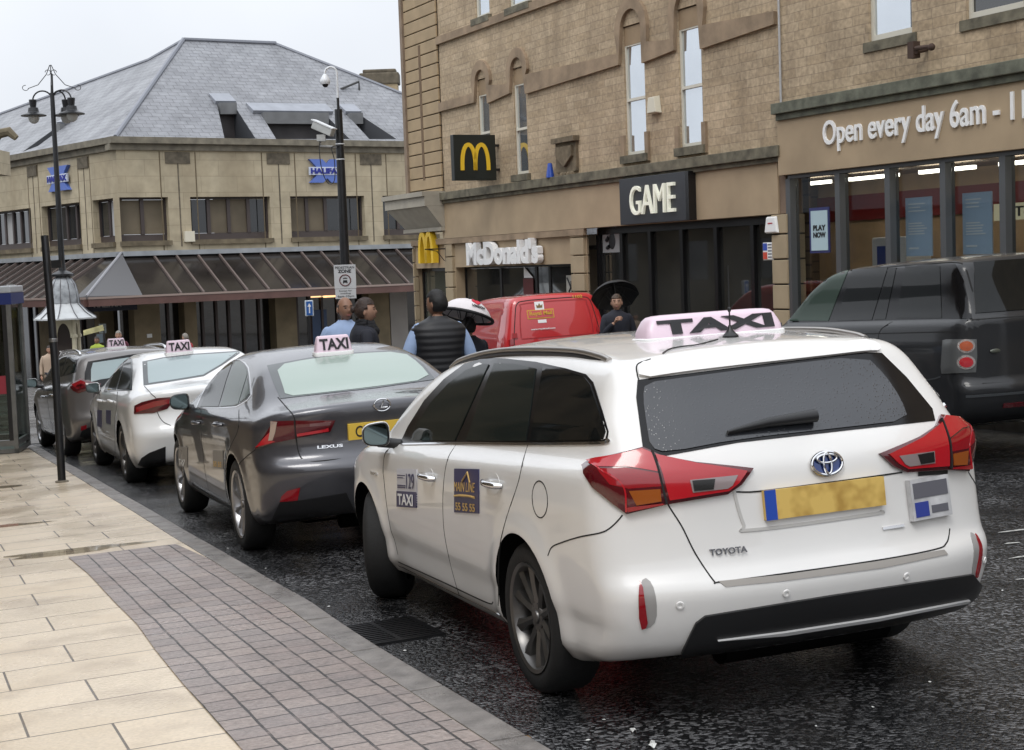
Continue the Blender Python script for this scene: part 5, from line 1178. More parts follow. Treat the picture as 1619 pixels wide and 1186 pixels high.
# ---------------------------------------------------------------- white estate taxi, nearest
AUR = dict(L=4.56, zb=.19, wheels=(1.02, 3.62), wr=.32, arch=.352, track=.872, flare=.016, wedge=.035,
    zt=[(-.2, 1.33), (.25, 1.398), (.7, 1.437), (1.2, 1.462), (1.8, 1.47), (2.3, 1.445), (2.8, 1.36), (3.5, 1.03), (3.75, .955), (4.2, .86), (4.5, .74), (4.7, .6)],
    xr=[(0, .22), (.25, .16), (.33, .075), (.45, .02), (.53, .004), (.565, .014), (.61, .042), (.75, .062), (.95, .078), (1.03, .115), (1.08, .15), (1.32, .33), (1.38, .36), (1.43, .40), (1.6, .6)],
    xf=[(0, 4.3), (.25, 4.45), (.5, 4.56), (.7, 4.53), (.9, 4.4), (1.6, 4.2)],
    w=[(0, .77), (.22, .82), (.28, .858), (.40, .868), (.45, .880), (.72, .890), (.88, .884), (.925, .872), (.945, .845), (.985, .803), (1.1, .765), (1.36, .635), (1.42, .59), (1.6, .45)],
    taper=[(-.3, .93), (.0, .945), (.5, .985), (1.2, 1.), (3.4, 1.), (4.0, .985), (4.6, .93)], crease=(.80, .004), crown=.055, k=.075, rcurve=(.19, 3.2), kr=.07)
TX = Car('estate_taxi', 'nearest white estate taxi at the kerb with long pink roof sign and blurred rear plate', 1.21, 5.68, 19.8, AUR)
TX.shell(WHITE, (150, 60, 56))
q = lambda l: crop(2.471, 540, 480, l)         # side view of the near taxi
r5 = lambda l: crop(2.252, 900, 460, l)        # its tailgate
r6 = lambda l: crop(1.885, 760, 780, l)        # its bumper
dlo = q([(228, 550), (262, 478), (325, 378), (400, 297), (480, 237), (565, 212), (650, 217), (760, 229), (880, 255), (958, 278), (985, 308), (1020, 418), (1044, 500), (1040, 528), (1022, 545), (740, 548), (450, 548)])
TX.laypx('side_window_surround', dlo, BLACKG, off=.003, mirror='both')
TX.laypx('window', q([(272, 536), (300, 470), (355, 385), (420, 315), (490, 262), (556, 238), (578, 240), (520, 370), (446, 537)]), GSIDE, off=.007, mirror='both')
TX.laypx('window', q([(600, 236), (680, 238), (762, 256), (744, 400), (724, 538), (490, 537), (545, 380)]), GSIDE, off=.007, mirror='both')
TX.laypx('window', q([(792, 246), (880, 266), (950, 288), (975, 318), (1010, 420), (1033, 500), (1022, 532), (742, 538), (765, 400)]), GDARK, off=.007, mirror='both')
TX.strip('window_trim', q([(236, 551), (450, 547), (740, 549), (1022, 545), (1040, 530)]), TX.px, CHROME, .011, .006, mirror='both', h=.01)
TX.laypx('rear_window', r5([(243, 318), (238, 380), (250, 470), (262, 562), (300, 582), (340, 588), (600, 541), (1000, 496), (1302, 463), (1292, 420), (1200, 308), (1112, 222), (1050, 220), (700, 260), (400, 298)]), BLACKG, off=.003)
TX.laypx('rear_glass', r5([(270, 330), (262, 380), (275, 480), (290, 560), (345, 578), (600, 530), (1000, 486), (1205, 462), (1180, 390), (1120, 300), (1050, 232), (700, 272), (400, 312)]), GHATCH, off=.007, smoothpoly=1)
SPC = r5([(243, 262), (250, 318), (400, 294), (560, 274), (700, 258), (900, 236), (1050, 219), (1105, 219), (1095, 192), (1040, 180), (900, 205), (700, 228), (500, 245), (330, 258)])
TX.laypx('roof_spoiler', SPC, WHITE, off=.016, smoothpoly=1, bulge=.012, back=.01)
# roof spoiler lip shadow, camera, wiper
wp = TX.px(r5([(560, 512), (700, 483), (865, 462)])); nn = TX.N(wp)
m = MB(); m.tube([wp[0]+nn[0]*.02, wp[1]+nn[1]*.03, wp[2]+nn[2]*.035], [.006, .018, .026], 10); m.tube([wp[0]+nn[0]*.012, wp[1]+nn[1]*.014, wp[2]+nn[2]*.014], [.007, .009, .009], 8)
m.build('rear_wiper', BLACKP, TX.root, smooth=True, uv=False)
c0 = TX.px(r5([(720, 238)]))[0]; m = MB(); m.ball(c0, (.012, .02, .009)); m.build('brake_light_washer', BLACKP, TX.root, smooth=True, uv=False)
# lamps
lampL = r5([(50, 628), (80, 606), (160, 588), (262, 561), (300, 578), (330, 592), (450, 614), (652, 633), (610, 690), (560, 724), (350, 759), (205, 794), (160, 760), (90, 700), (60, 655)])
for o in TX.laypx('tail_lamp', lampL, REDD, off=.014, mirror='both', bulge=.012, step=5): pass
lp = [o for o in TX.root.children if o.name.startswith('tail_lamp')]
def sub(poly, m, off=.03, **k):
    for i, mir in enumerate((False, True)): TX.laypx('lamp_lens', poly, m, off=off, mirror=mir, parent=lp[i], step=5, **k)
sub(r5([(75, 618), (160, 597), (258, 572), (292, 586), (318, 650), (200, 632), (110, 640)]), REDB, .028)
sub(r5([(110, 645), (200, 637), (318, 655), (330, 695), (212, 704), (150, 690)]), REDL, .0275)
sub(r5([(205, 770), (330, 755), (338, 760), (210, 786)]), REDL, .0275)
sub(r5([(214, 712), (322, 705), (326, 748), (240, 762)]), mat('dim amber lens', (.30, .075, .01), .14, coat=.8), .029)
sub(r5([(305, 590), (450, 622), (625, 643), (595, 685), (560, 712), (355, 745), (332, 660)]), REDB, .028)
sub(r5([(424, 674), (590, 657), (572, 692), (555, 704), (434, 718)]), mat('clear lens strip', (.33, .27, .27), .15, .3, coat=.8), .031)
sub(r5([(432, 676), (510, 670), (505, 706), (438, 712)]), mat('lamp reflector', (.07, .07, .07), .15, .8), .034)
for i, mir in enumerate((False, True)):
    TX.strip('lamp_seam', r5([(294, 578), (318, 650), (345, 757)]), TX.px, GROOVE, .008, .030, mirror=mir, parent=lp[i])
    TX.strip('lamp_seam', r5([(85, 628), (190, 690), (205, 785)]), TX.px, REDB, .006, .029, mirror=mir, parent=lp[i])
# badge, plates
bp = TX.px([(1305, 733)])[0]; R_, U_, N_ = TX.frame_at(bp)
m = MB()
def ring(cy, cz, a, b, t=.006, o_=.012):
    pts = [bp+R_*(cy+a*math.cos(k))+U_*(cz+b*math.sin(k))+N_*o_ for k in np.linspace(0, 2*math.pi, 33)]; m.tube(pts, t, 8, cap=False)
ring(0, 0, .066, .044, .0065); ring(0, .0, .017, .040, .005, .016); ring(0, .018, .042, .016, .005, .016)
bdg = m.build('badge', CHROME, TX.root, smooth=True, uv=False)
m = MB(); m.add([bp+R_*(.064*math.cos(k))+U_*(.043*math.sin(k))+N_*.008 for k in np.linspace(0, 2*math.pi, 32, endpoint=False)], [tuple(range(32))]); m.build('badge_field', mat('blue badge enamel', (.01, .035, .16), .2, .4, coat=1), bdg, uv=False)
def plate(car, name, c, W, H, m, parent=None, tilt=0., off=.02, extra=None):
    R, U, N = car.frame_at(c); 
    fn = lambda a, b, d: tuple(c+R*(a-W/2)+U*(b-H/2)+N*(off+d))
    mb = MB(); mb.hexa([fn(0, 0, -.02), fn(W, 0, -.02), fn(W, H, -.02), fn(0, H, -.02), fn(0, 0, .004), fn(W, 0, .004), fn(W, H, .004), fn(0, H, .004)])
    o = mb.build(name, m, parent or car.root, uv=False); return o, fn
NPm = bpy.data.materials.new('smeared yellow plate'); NPm.use_nodes = True; t = NPm.node_tree; p = t.nodes['Principled BSDF']; p.inputs['Roughness'].default_value = .4
tc = t.nodes.new('ShaderNodeTexCoord'); nz = t.nodes.new('ShaderNodeTexNoise'); nz.inputs['Scale'].default_value = 11; t.links.new(tc.outputs['Object'], nz.inputs['Vector'])
cr = t.nodes.new('ShaderNodeValToRGB'); cr.color_ramp.elements[0].position = .38; cr.color_ramp.elements[0].color = (.42, .25, .05, 1); cr.color_ramp.elements[1].position = .6; cr.color_ramp.elements[1].color = (.66, .45, .12, 1)
t.links.new(nz.outputs[0], cr.inputs[0]); t.links.new(cr.outputs[0], p.inputs['Base Color'])
pc = TX.onrear([(-.01, .82)])[0]; po, fn = plate(TX, 'number_plate', pc, .52, .111, NPm, off=.018)
m = MB(); m.hexa([fn(-.001, -.001, .0), fn(.045, -.001, .0), fn(.045, .112, .0), fn(-.001, .112, .0), fn(-.001, -.001, .006), fn(.045, -.001, .006), fn(.045, .112, .006), fn(-.001, .112, .006)]); m.build('plate_band', mat('blue plate band', (.01, .06, .38), .4), po, uv=False)
pc = TX.onrear([(-.49, .765)])[0]; lo_, fn = plate(TX, 'licence_plate', pc, .21, .16, mat('licence plate white', (.55, .55, .56), .4, noise=(14, .25)), off=.02)
for a, b, c, d, mm in ((.012, .085, .198, .145, mat('licence plate grey', (.12, .12, .14), .5)), (.012, .012, .085, .07, mat('licence plate blue', (.03, .05, .28), .5)), (.1, .02, .19, .05, MATS['licence plate grey'])):
    m = MB(); m.hexa([fn(a, b, .0), fn(c, b, .0), fn(c, d, .0), fn(a, d, .0), fn(a, b, .006), fn(c, b, .006), fn(c, d, .006), fn(a, d, .006)]); m.build('plate_panel', mm, lo_, uv=False)
# tailgate plate recess edge & handle bar
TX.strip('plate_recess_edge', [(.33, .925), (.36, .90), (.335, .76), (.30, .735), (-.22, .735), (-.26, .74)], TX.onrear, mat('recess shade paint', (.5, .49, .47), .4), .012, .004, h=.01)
TX.strip('tailgate_grip', r5([(590, 716), (690, 712), (1000, 672), (1185, 646)]), TX.px, GROOVE, .006, .002)
TX.strip('tailgate_grip', r5([(1240, 652), (1345, 645)]), TX.px, BLACKP, .016, .004)
t0 = TX.px([(1122, 879)])[0]; R_, U_, N_ = TX.frame_at(t0); TX.text_on('maker_lettering', 'TOYOTA', t0, R_, U_, N_, .145, .024, mat('dark chrome', (.16, .16, .17), .25, .8), .03)
t0 = TX.px([(1395, 838)])[0]; R_, U_, N_ = TX.frame_at(t0); m = MB(); m.hexa([t0+R_*a+U_*b+N_*c for c in (0, .006) for a, b in ((0, 0), (.10, 0), (.10, .011), (0, .011))]); m.build('model_lettering', CHROME, TX.root, uv=False)
# bumper
blk = r6([(597, 474), (620, 425), (640, 385), (668, 364), (1060, 300), (1462, 240), (1502, 290), (1500, 322), (1440, 372), (1385, 398), (1100, 455), (800, 492), (610, 500)])
TX.laypx('lower_bumper', blk, BLACKP, off=.012, step=5, back=.02)
TX.laypx('bumper_trim', r6([(703, 430), (900, 405), (1180, 362), (1448, 311), (1446, 317), (1180, 370), (900, 414)]), mat('silver trim', (.62, .62, .62), .3, .2), off=.022, step=4)
for o in (TX.laypx('reflector_recess', r6([(486, 248), (512, 268), (525, 320), (525, 378), (500, 405), (480, 398), (470, 350), (470, 290)]), mat('recess grey', (.33, .32, .31), .5), off=.002, step=4, smoothpoly=1, mirror='both'),): rec = o
for i, mir in enumerate((False, True)): TX.laypx('reflector', r6([(474, 262), (484, 280), (498, 385), (493, 400), (480, 404), (472, 370), (471, 300)]), REDL, off=.007, step=4, parent=rec[i], mirror=mir)
for u, v in ((1075, 957), (1243, 938), (1433, 911), (1556, 886)):
    c = TX.px([(u, v)])[0]; n = TX.N(np.array([c]))[0]; m = MB(); r_, u_, _ = TX.frame_at(c)
    m.add([c+r_*.014*s_*math.cos(k)+u_*.014*s_*math.sin(k)+n*o_ for s_, o_ in ((1.15, .001), (1., .006), (.55, .006), (.5, .003)) for k in np.linspace(0, 2*math.pi, 20, endpoint=False)], [(i*20+k, i*20+(k+1) % 20, i*20+20+(k+1) % 20, i*20+20+k) for i in range(3) for k in range(20)]+[tuple(60+k for k in range(20))]); m.build('parking_sensor', WHITE, TX.root, smooth=True, uv=False)
# joints
TX.laypx('bumper_step', r6([(708, 262), (900, 243), (1180, 203), (1380, 168), (1392, 182), (1200, 222), (900, 262), (730, 279)]), mat('worn bumper step', (.33, .31, .285), .6), off=.003, step=6)
TX.strip('tailgate_joint', r6([(548, 10), (562, 40), (600, 100), (640, 180), (694, 260), (715, 264), (900, 240), (1180, 200), (1350, 168), (1388, 148), (1398, 105)]), TX.px, GROOVE, .0055, .0015)
TX.strip('tailgate_joint', r5([(252, 328), (243, 300), (243, 262), (290, 242)]), TX.px, GROOVE, .0055, .0015)
TX.strip('bumper_joint', q([(1098, 826), (1078, 850), (1045, 880), (1010, 896), (930, 912), (860, 934), (822, 952), (806, 985)]), TX.px, GROOVE, .0055, .0012, mirror='both')
TX.strip('door_joint', q([(447, 552), (418, 600), (404, 660), (396, 760), (400, 880), (418, 985), (442, 1080), (460, 1140)]), TX.px, GROOVE, .0045, .0012, mirror='both')
TX.strip('door_joint', q([(728, 552), (708, 620), (690, 700), (660, 790), (635, 870), (618, 950), (612, 1050), (613, 1130), (612, 1180)]), TX.px, GROOVE, .0045, .0012, mirror='both')
TX.strip('door_joint', [(3.12, .95), (3.16, .85), (3.17, .7), (3.15, .5), (3.10, .32)], TX.onside, GROOVE, .005, .0012)
TX.strip('sill_joint', [(3.12, .275), (2.3, .285), (1.62, .29), (1.5, .31)], TX.onside, GROOVE, .006, .0015)
TX.strip('sill_trim', [(3.18, .245), (2.3, .245), (1.45, .255)], TX.onside, CHROME, .008, .003)
fc = q([(775+30*math.cos(a)-6*math.sin(a)*.5, 765-72*math.sin(a)) for a in np.linspace(0, 2*math.pi, 28, endpoint=False)])
TX.strip('fuel_flap_joint', fc, TX.px, GROOVE, .005, .0012, dens=0, closed=True)
# roof rails
for sd in (1, -1):
    P = []
    for x, h in ((.62, .0), (.72, .012), (1.0, .022), (1.6, .026), (2.1, .024), (2.55, .014), (2.72, .0)):
        p = TX.ontop([(x, sd*(.575-.0*x+.02))])[0]; P.append(p+np.array([0, 0, h]))
    P = smooth_path(P, 6); m = MB(); m.tube(P, .013, 10)
    rl = m.build('roof_rail', mat('silver rail', (.40, .38, .36), .3, .8), TX.root, smooth=True, uv=False)
    m = MB(); m.tube([p-np.array([0, -.0*sd, .022]) for p in P], .012, 8); m.build('rail_gasket', BLACKP, rl, smooth=True, uv=False)
# handles, mirrors, wheels
for xz in ((2.18, .815), (1.19, .865)):
    TX.handle(xz, CHROME, .18, 1); TX.handle(xz, CHROME, .18, -1)
TX.mirror(WHITE, 3.02, .985, .82, .15, .125, 1); TX.mirror(WHITE, 3.02, .985, .82, .15, .125, -1)
TX.wheel(1.02, 1, (10, .036), 0, ALLOYD); TX.wheel(1.02, -1, (10, .036), 0, ALLOYD); TX.wheel(3.62, 1, (10, .036), math.radians(-24), ALLOYD); TX.wheel(3.62, -1, (10, .036), math.radians(-24), ALLOYD)
# stickers
def side_decal(car, tl, br, m, name, parent=None, off=.004):
    (u0, v0), (u1, v1) = tl, br; o = car.laypx(name, [(u0, v0), (u1, v0+1.), (u1, v1), (u0, v1-2)], m, off=off, step=4, parent=parent, back=.004)
    a = car.px([(u0, v0), (u1, v0+1), (u0, v1-2)]); return o, a
def decal_text(car, a, txt, x0, x1, y0, y1, m, parent, bold=.02, off=.007):
    """text in a decal's own square: x to the right, y downwards, both 0..1"""
    X_ = a[1]-a[0]; Y_ = a[2]-a[0]; n = car.N(a[:1])[0]
    v, fc_ = text_fit(txt, x1-x0, y1-y0, bold, .001); Q = a[0]+np.outer(x0+v[:, 0], X_)+np.outer(y1-v[:, 1], Y_)
    for _ in range(4): Q = Q-car.N(Q)*car.F(Q)[:, None]
    Q = Q+car.N(Q)*(off+v[:, 2:3]); mb = MB(); mb.add(list(Q), fc_); return mb.build('lettering', m, parent, uv=False)
SW = mat('sticker white', (.56, .56, .60), .4); SN = mat('sticker navy', (.035, .035, .11), .4); GOLD = mat('gold lettering', (.55, .36, .12), .5)
o, a = side_decal(TX, (628.5, 741), (659.5, 803), SW, 'licence_sticker'); 
TX.laypx('sticker_panel', [(628.5, 776), (659.5, 778), (659.5, 803), (628.5, 801)], SN, off=.006, step=4, parent=o, back=.004)
decal_text(TX, a, 'TAXI', .1, .9, .64, .93, WHITEINK, o, .03, .0085); decal_text(TX, a, '129', .55, .95, .12, .5, SN, o, .0, .007)
decal_text(TX, a, 'Bordergate', .06, .5, .12, .24, SN, o, 0, .007) if False else None
for yy in (.16, .22, .42, .47):
    n = TX.N(a[:1])[0]; X_ = a[1]-a[0]; Y_ = a[2]-a[0]; m = MB(); m.hexa([a[0]+X_*x+Y_*y+n*c for c in (.004, .009) for x, y in ((.07, yy), (.48, yy), (.48, yy+.03), (.07, yy+.03))]); m.build('sticker_line', SN, o, uv=False)
o, a = side_decal(TX, (719, 741), (758, 812), SN, 'company_sticker')
decal_text(TX, a, 'MAIN LINE', .08, .92, .30, .5, GOLD, o, 0, .0065); decal_text(TX, a, '55 55 55', .1, .9, .76, .94, GOLD, o, .02, .0065)
m = MB(); n = TX.N(a[:1])[0]; X_ = a[1]-a[0]; Y_ = a[2]-a[0]
G = lambda x, y, c=.012: a[0]+X_*x+Y_*y+n*c
m.tube([G(.4, .28), G(.62, .07), G(.72, .3)], .004, 6); m.tube([G(.1, .62), G(.3, .6), G(.7, .6), G(.9, .62)], .006, 6); m.build('sticker_emblem', GOLD, o, uv=False)
b0 = TX.px([(587, 750)])[0]; R_, U_, N_ = TX.frame_at(b0); TX.text_on('wing_lettering', 'HYBRID', b0, R_, U_, N_, .13, .02, CHROME, .02)
# roof sign and aerial
sg = TX.px([(1128, 536)])[0]; print('SIGN', sg)
pole_sign(TX, 1.0, -.05, .69, .11, .20, 'roof_sign', 'long low pink roof sign with spread TAXI letters on the nearest white estate', 'pink taxi roof signs', curved=True, txth=.58, bold=.05, widen=1.12, zoff=-.018, baseh=.012)
ap = TX.px([(1155, 533)])[0]; n = np.array([0, 0, 1.])
root = thing('aerial', 'black stub aerial with trailing cable on the roof of the nearest white estate', 'aerial', mat4(TX.O+TX.R@ap, -TX.R[:, 1], -np.cross(-TX.R[:, 1], TX.R[:, 2])*-1, TX.R[:, 2]) if False else mat4(TX.O+TX.R@ap, TX.R[:, 0], TX.R[:, 1], TX.R[:, 2]))
m = MB(); m.lathe([(.034, -.01), (.034, .006), (.024, .016), (.012, .03), (.006, .05)], 24); m.build('aerial_base', BLACKP, root, smooth=True, uv=False)
m = MB(); m.tube([(0, 0, .03), (.004, -.006, .16), (.01, -.016, .30)], [.004, .003, .002], 8); m.ball((.003, -.004, .115), (.008, .008, .012)); m.build('aerial_mast', BLACKP, root, smooth=True, uv=False)
cb = TX.px([(1135, 538), (1105, 546), (1080, 549), (1060, 553), (1048, 560)]); m = MB(); m.tube([p-ap+np.array([0, 0, .004]) for p in smooth_path([tuple(c) for c in cb], 6)], .003, 6); m.build('aerial_cable', BLACKP, root, uv=False)

# ---------------------------------------------------------------- dark grey saloon taxi
LXS = dict(L=4.67, zb=.2, wheels=(1.03, 3.83), wr=.335, arch=.365, track=.90, flare=.014, wedge=.0,
    zt=[(-.2, 1.02), (.05, 1.055), (.25, 1.07), (.5, 1.092), (.62, 1.12), (.9, 1.24), (1.2, 1.355), (1.5, 1.415), (1.9, 1.442), (2.3, 1.435), (2.7, 1.36), (3.1, 1.2), (3.5, 1.03), (3.9, .95), (4.3, .86), (4.6, .74), (4.8, .6)],
    xr=[(0, .25), (.26, .16), (.32, .10), (.45, .03), (.6, .0), (.66, .01), (.69, .06), (.8, .085), (.93, .07), (1.0, .05), (1.04, .03), (1.1, .05), (1.6, .3)],
    xf=[(0, 4.4), (.25, 4.56), (.5, 4.67), (.7, 4.64), (.9, 4.5), (1.6, 4.3)],
    w=[(0, .78), (.22, .83), (.3, .875), (.5, .90), (.75, .905), (.9, .895), (.96, .875), (1.0, .835), (1.04, .80), (1.3, .635), (1.42, .53), (1.6, .35)],
    taper=[(-.3, .90), (.0, .93), (.6, .985), (1.2, 1.), (3.4, 1.), (4.0, .985), (4.7, .92)], crease=(.93, .006), crown=.05, k=.08, rcurve=(.24, 2.6), kr=.10)
LX = Car('saloon_taxi', 'dark grey saloon taxi with yellow plate, second from the camera', -.82, 10.45, 20.8, LXS)
LX.shell(GREYLX, (130, 50, 44))
s3 = lambda l: crop(3.12, 240, 500, l); s6 = lambda l: crop(6.5875, 240, 520, l); s4 = lambda l: crop(4.392, 340, 620, l)
dl = s6([(455, 830), (520, 680), (600, 540), (700, 415), (790, 340), (860, 313), (925, 318), (975, 350), (1010, 400), (1022, 480), (1035, 600), (1042, 690), (1000, 745), (930, 790), (880, 818), (700, 830)])
LX.laypx('side_window_surround', dl, CHROME, off=.002, mirror='both', step=5)
LX.laypx('window_frame', s6([(468, 822), (530, 685), (610, 545), (705, 425), (795, 352), (862, 325), (922, 330), (965, 360), (998, 405), (1010, 480), (1020, 600), (1026, 682), (990, 735), (925, 778), (875, 806), (700, 818)]), BLACKG, off=.0045, mirror='both', step=5)
LX.laypx('window', s6([(510, 812), (560, 710), (640, 560), (720, 440), (800, 360), (850, 340), (780, 540), (700, 812)]), GSIDE, off=.007, mirror='both', step=3)
LX.laypx('window', s6([(722, 812), (790, 560), (872, 340), (925, 345), (970, 385), (996, 440), (998, 480), (955, 620), (905, 782), (868, 800)]), GGREEN, off=.007, mirror='both', step=3)
LX.laypx('window', s6([(922, 768), (965, 640), (1002, 520), (1014, 620), (1020, 678), (985, 725)]), GGREEN, off=.007, mirror='both', step=2)
LX.laypx('rear_window', s3([(568, 244), (600, 330), (635, 407), (800, 388), (1100, 355), (1398, 312), (1340, 240), (1245, 167), (1000, 180), (780, 205)]), GFRIT, off=.003, step=6)
LX.laypx('rear_glass', s3([(612, 246), (645, 340), (662, 398), (800, 384), (1100, 350), (1380, 310), (1320, 235), (1235, 176), (1000, 187), (780, 213)]), GPALE, off=.006, smoothpoly=1, step=6)
lam = s3([(512, 655), (560, 585), (600, 518), (690, 515), (905, 513), (880, 570), (715, 602), (620, 622)])
l2 = LX.laypx('tail_lamp', lam, REDD, off=.010, mirror='both', bulge=.008, step=3)
for i, mir in enumerate((False, True)):
    LX.laypx('lamp_lens', s3([(520, 646), (560, 598), (590, 565), (590, 610), (612, 618)]), REDB, off=.018, mirror=mir, parent=l2[i], step=2)
    LX.laypx('lamp_lens', s3([(592, 520), (622, 520), (612, 572), (600, 610), (580, 612), (588, 565)]), mat('smoked clear lens', (.40, .30, .25), .12, .2, coat=1.), off=.021, mirror=mir, parent=l2[i], step=2)
    LX.laypx('lamp_lens', s3([(718, 578), (850, 556), (870, 548), (872, 566), (718, 592)]), REDB, off=.018, mirror=mir, parent=l2[i], step=2)
    LX.laypx('lamp_lens', s3([(780, 528), (880, 519), (880, 535), (780, 542)]), mat('smoked lens', (.18, .08, .08), .15, coat=1.), off=.018, mirror=mir, parent=l2[i], step=2)
    LX.strip('lamp_seam', s3([(706, 512), (713, 604)]), LX.px, GROOVE, .008, .02, mirror=mir, parent=l2[i], dens=6)
bp = LX.px([(603.5, 640)])[0]; R_, U_, N_ = LX.frame_at(bp); m = MB()
m.tube([bp+R_*(.058*math.cos(k))+U_*(.042*math.sin(k))+N_*.012 for k in np.linspace(0, 2*math.pi, 33)], .005, 8, cap=False)
m.tube([bp+R_*a+U_*b+N_*.014 for a, b in ((.012, .030), (-.012, -.016), (.036, -.016))], .0055, 8); m.build('badge', CHROME, LX.root, smooth=True, uv=False)
pc = LX.px([(593, 676)])[0]; po, fn = plate(LX, 'number_plate', LX.onrear([(.02, .855)])[0], .52, .111, YELLOWPL, off=.018)
text_part('plate_lettering', 'CK', lambda a, b, c: fn(a, b, c+.004), .11, .078, BLACKINK, po, .01, .002).location = (0, 0, 0)
for o in LX.root.children_recursive:
    if o.name.startswith('plate_lettering'):
        R_, U_, N_ = LX.frame_at(LX.onrear([(.02, .855)])[0]); o.location = Vector(R_*.05+U_*.017)
t0 = LX.px([(502, 710)])[0]; R_, U_, N_ = LX.frame_at(t0); LX.text_on('maker_lettering', 'LEXUS', t0, R_, U_, N_, .175, .022, CHROME, .03)
LX.strip('boot_joint', s3([(622, 400), (660, 445), (695, 485), (706, 520), (712, 600), (724, 670), (745, 706), (790, 716), (900, 706), (1040, 680)]), LX.px, GROOVE, .008, .0015)
LX.strip('boot_joint', [(.63, 1.02), (.62, .9), (.60, .74), (.52, .685), (0, .68), (-.52, .685), (-.60, .74), (-.62, .9), (-.63, 1.02)], LX.onrear, GROOVE, .007, .0013) if False else None
LX.strip('bumper_joint', s3([(512, 658), (470, 690), (440, 718), (428, 735)]), LX.px, GROOVE, .006, .0012, mirror='both')
LX.strip('door_joint', s3([(243, 462), (244, 560), (252, 680), (268, 800), (282, 860)]), LX.px, GROOVE, .006, .0012, mirror='both')
LX.strip('door_joint', s3([(430, 462), (425, 560), (385, 650), (365, 720), (366, 850), (372, 895)]), LX.px, GROOVE, .006, .0012, mirror='both')
LX.laypx('reflector', s3([(632, 915), (640, 888), (668, 862), (732, 845), (720, 908)]), REDL, off=.006, step=2, mirror='both')
LX.laypx('lower_bumper', s3([(582, 1022), (632, 918), (722, 910), (960, 870), (1000, 960), (900, 975), (700, 1012)]), BLACKP, off=.005, step=6)
LX.strip('sill_trim', [(3.35, .25), (2.4, .235), (1.5, .26)], LX.onside, BLACKP, .05, .003, mirror='both')
for xz in ((2.45, .865), (1.42, .90)): LX.handle(xz, GREYLX, .18, 1, False); LX.handle(xz, GREYLX, .18, -1, False)
mo = LX.mirror(BLACKG, 3.0, 1.02, .83, .16, .13, 1); LX.mirror(BLACKG, 3.0, 1.02, .86, .2, .13, -1)
LX.wheels((10, .034), ALLOY)
for (u0, v0, u1, v1), ttl in (((283, 706, 297, 739), 'licence_sticker'), ((337, 712, 353, 742), 'company_sticker')):
    o, a = side_decal(LX, (u0, v0), (u1, v1), mat('faded sticker', (.20, .19, .18), .4), ttl); decal_text(LX, a, 'TAXI' if 'lic' in ttl else '55 55', .1, .9, .6, .9, WHITEINK if 'lic' in ttl else GOLD, o, .02, .006)
pole_sign(LX, 1.27, .04, .31, .14, .13, 'roof_sign', 'pink TAXI roof sign on the dark grey saloon', 'pink taxi roof signs', zoff=.0)

# ---------------------------------------------------------------- white saloon taxi
AUS = dict(L=4.70, zb=.17, wheels=(1.05, 3.86), wr=.33, arch=.36, track=.90, flare=.014, wedge=.0,
    zt=[(-.2, .98), (.05, 1.03), (.3, 1.05), (.55, 1.075), (.85, 1.19), (1.2, 1.34), (1.5, 1.40), (1.9, 1.425), (2.3, 1.42), (2.7, 1.35), (3.1, 1.19), (3.5, 1.01), (3.9, .94), (4.3, .86), (4.6, .74), (4.9, .6)],
    xr=[(0, .25), (.22, .16), (.28, .10), (.45, .03), (.57, .0), (.62, .03), (.8, .085), (.95, .06), (1.0, .04), (1.04, .04), (1.1, .08), (1.6, .35)],
    xf=[(0, 4.4), (.25, 4.58), (.5, 4.70), (.7, 4.67), (.9, 4.5), (1.6, 4.3)],
    w=[(0, .78), (.2, .83), (.3, .875), (.5, .905), (.75, .905), (.9, .89), (.96, .86), (1.0, .82), (1.04, .79), (1.3, .62), (1.42, .52), (1.6, .35)],
    taper=[(-.3, .90), (.0, .93), (.6, .985), (1.2, 1.), (3.4, 1.), (4.0, .985), (4.7, .92)], crease=(.86, .008), crown=.05, k=.08, rcurve=(.22, 2.6), kr=.10)
AU = Car('saloon_taxi', 'white saloon taxi with red wrap-round lamps between the grey estate and the grey saloon', -3.09, 16.15, 21.6, AUS)
AU.shell(WHITE2, (100, 40, 36))
a3 = lambda l: crop(3.295, 0, 380, l)
AU.laypx('side_window_surround', a3([(540, 792), (560, 735), (600, 660), (640, 618), (672, 607), (690, 620), (692, 680), (688, 782), (600, 786)]), BLACKG, off=.003, mirror='both', step=3)
AU.laypx('window', a3([(560, 782), (600, 680), (638, 630), (650, 622), (605, 778)]), GSIDE, off=.006, mirror='both', step=2)
AU.laypx('window', a3([(612, 776), (655, 625), (672, 616), (684, 630), (684, 690), (678, 774)]), GSIDE, off=.006, mirror='both', step=2)
AU.laypx('rear_window', a3([(742, 632), (745, 700), (748, 757), (900, 735), (1062, 708), (1160, 650), (1262, 580), (1240, 577), (1000, 592), (850, 610)]), GFRIT, off=.003, step=5)
AU.laypx('rear_glass', a3([(768, 634), (770, 700), (774, 746), (900, 728), (1058, 702), (1150, 648), (1235, 585), (1000, 600), (850, 618)]), GPALEA, off=.006, step=5)
l3 = AU.laypx('tail_lamp', a3([(700, 905), (702, 862), (740, 842), (820, 822), (908, 814), (895, 850), (872, 878), (800, 900)]), REDD, off=.008, mirror='both', bulge=.008, step=2.5)
for i, mir in enumerate((False, True)): AU.laypx('lamp_lens', a3([(712, 870), (800, 838), (890, 824), (880, 850), (800, 868), (715, 895)]), REDL, off=.017, mirror=mir, parent=l3[i], step=2.5)
AU.strip('boot_joint', a3([(752, 760), (788, 800), (815, 830), (822, 900), (850, 945), (890, 965)]), AU.px, GROOVE, .008, .0015)
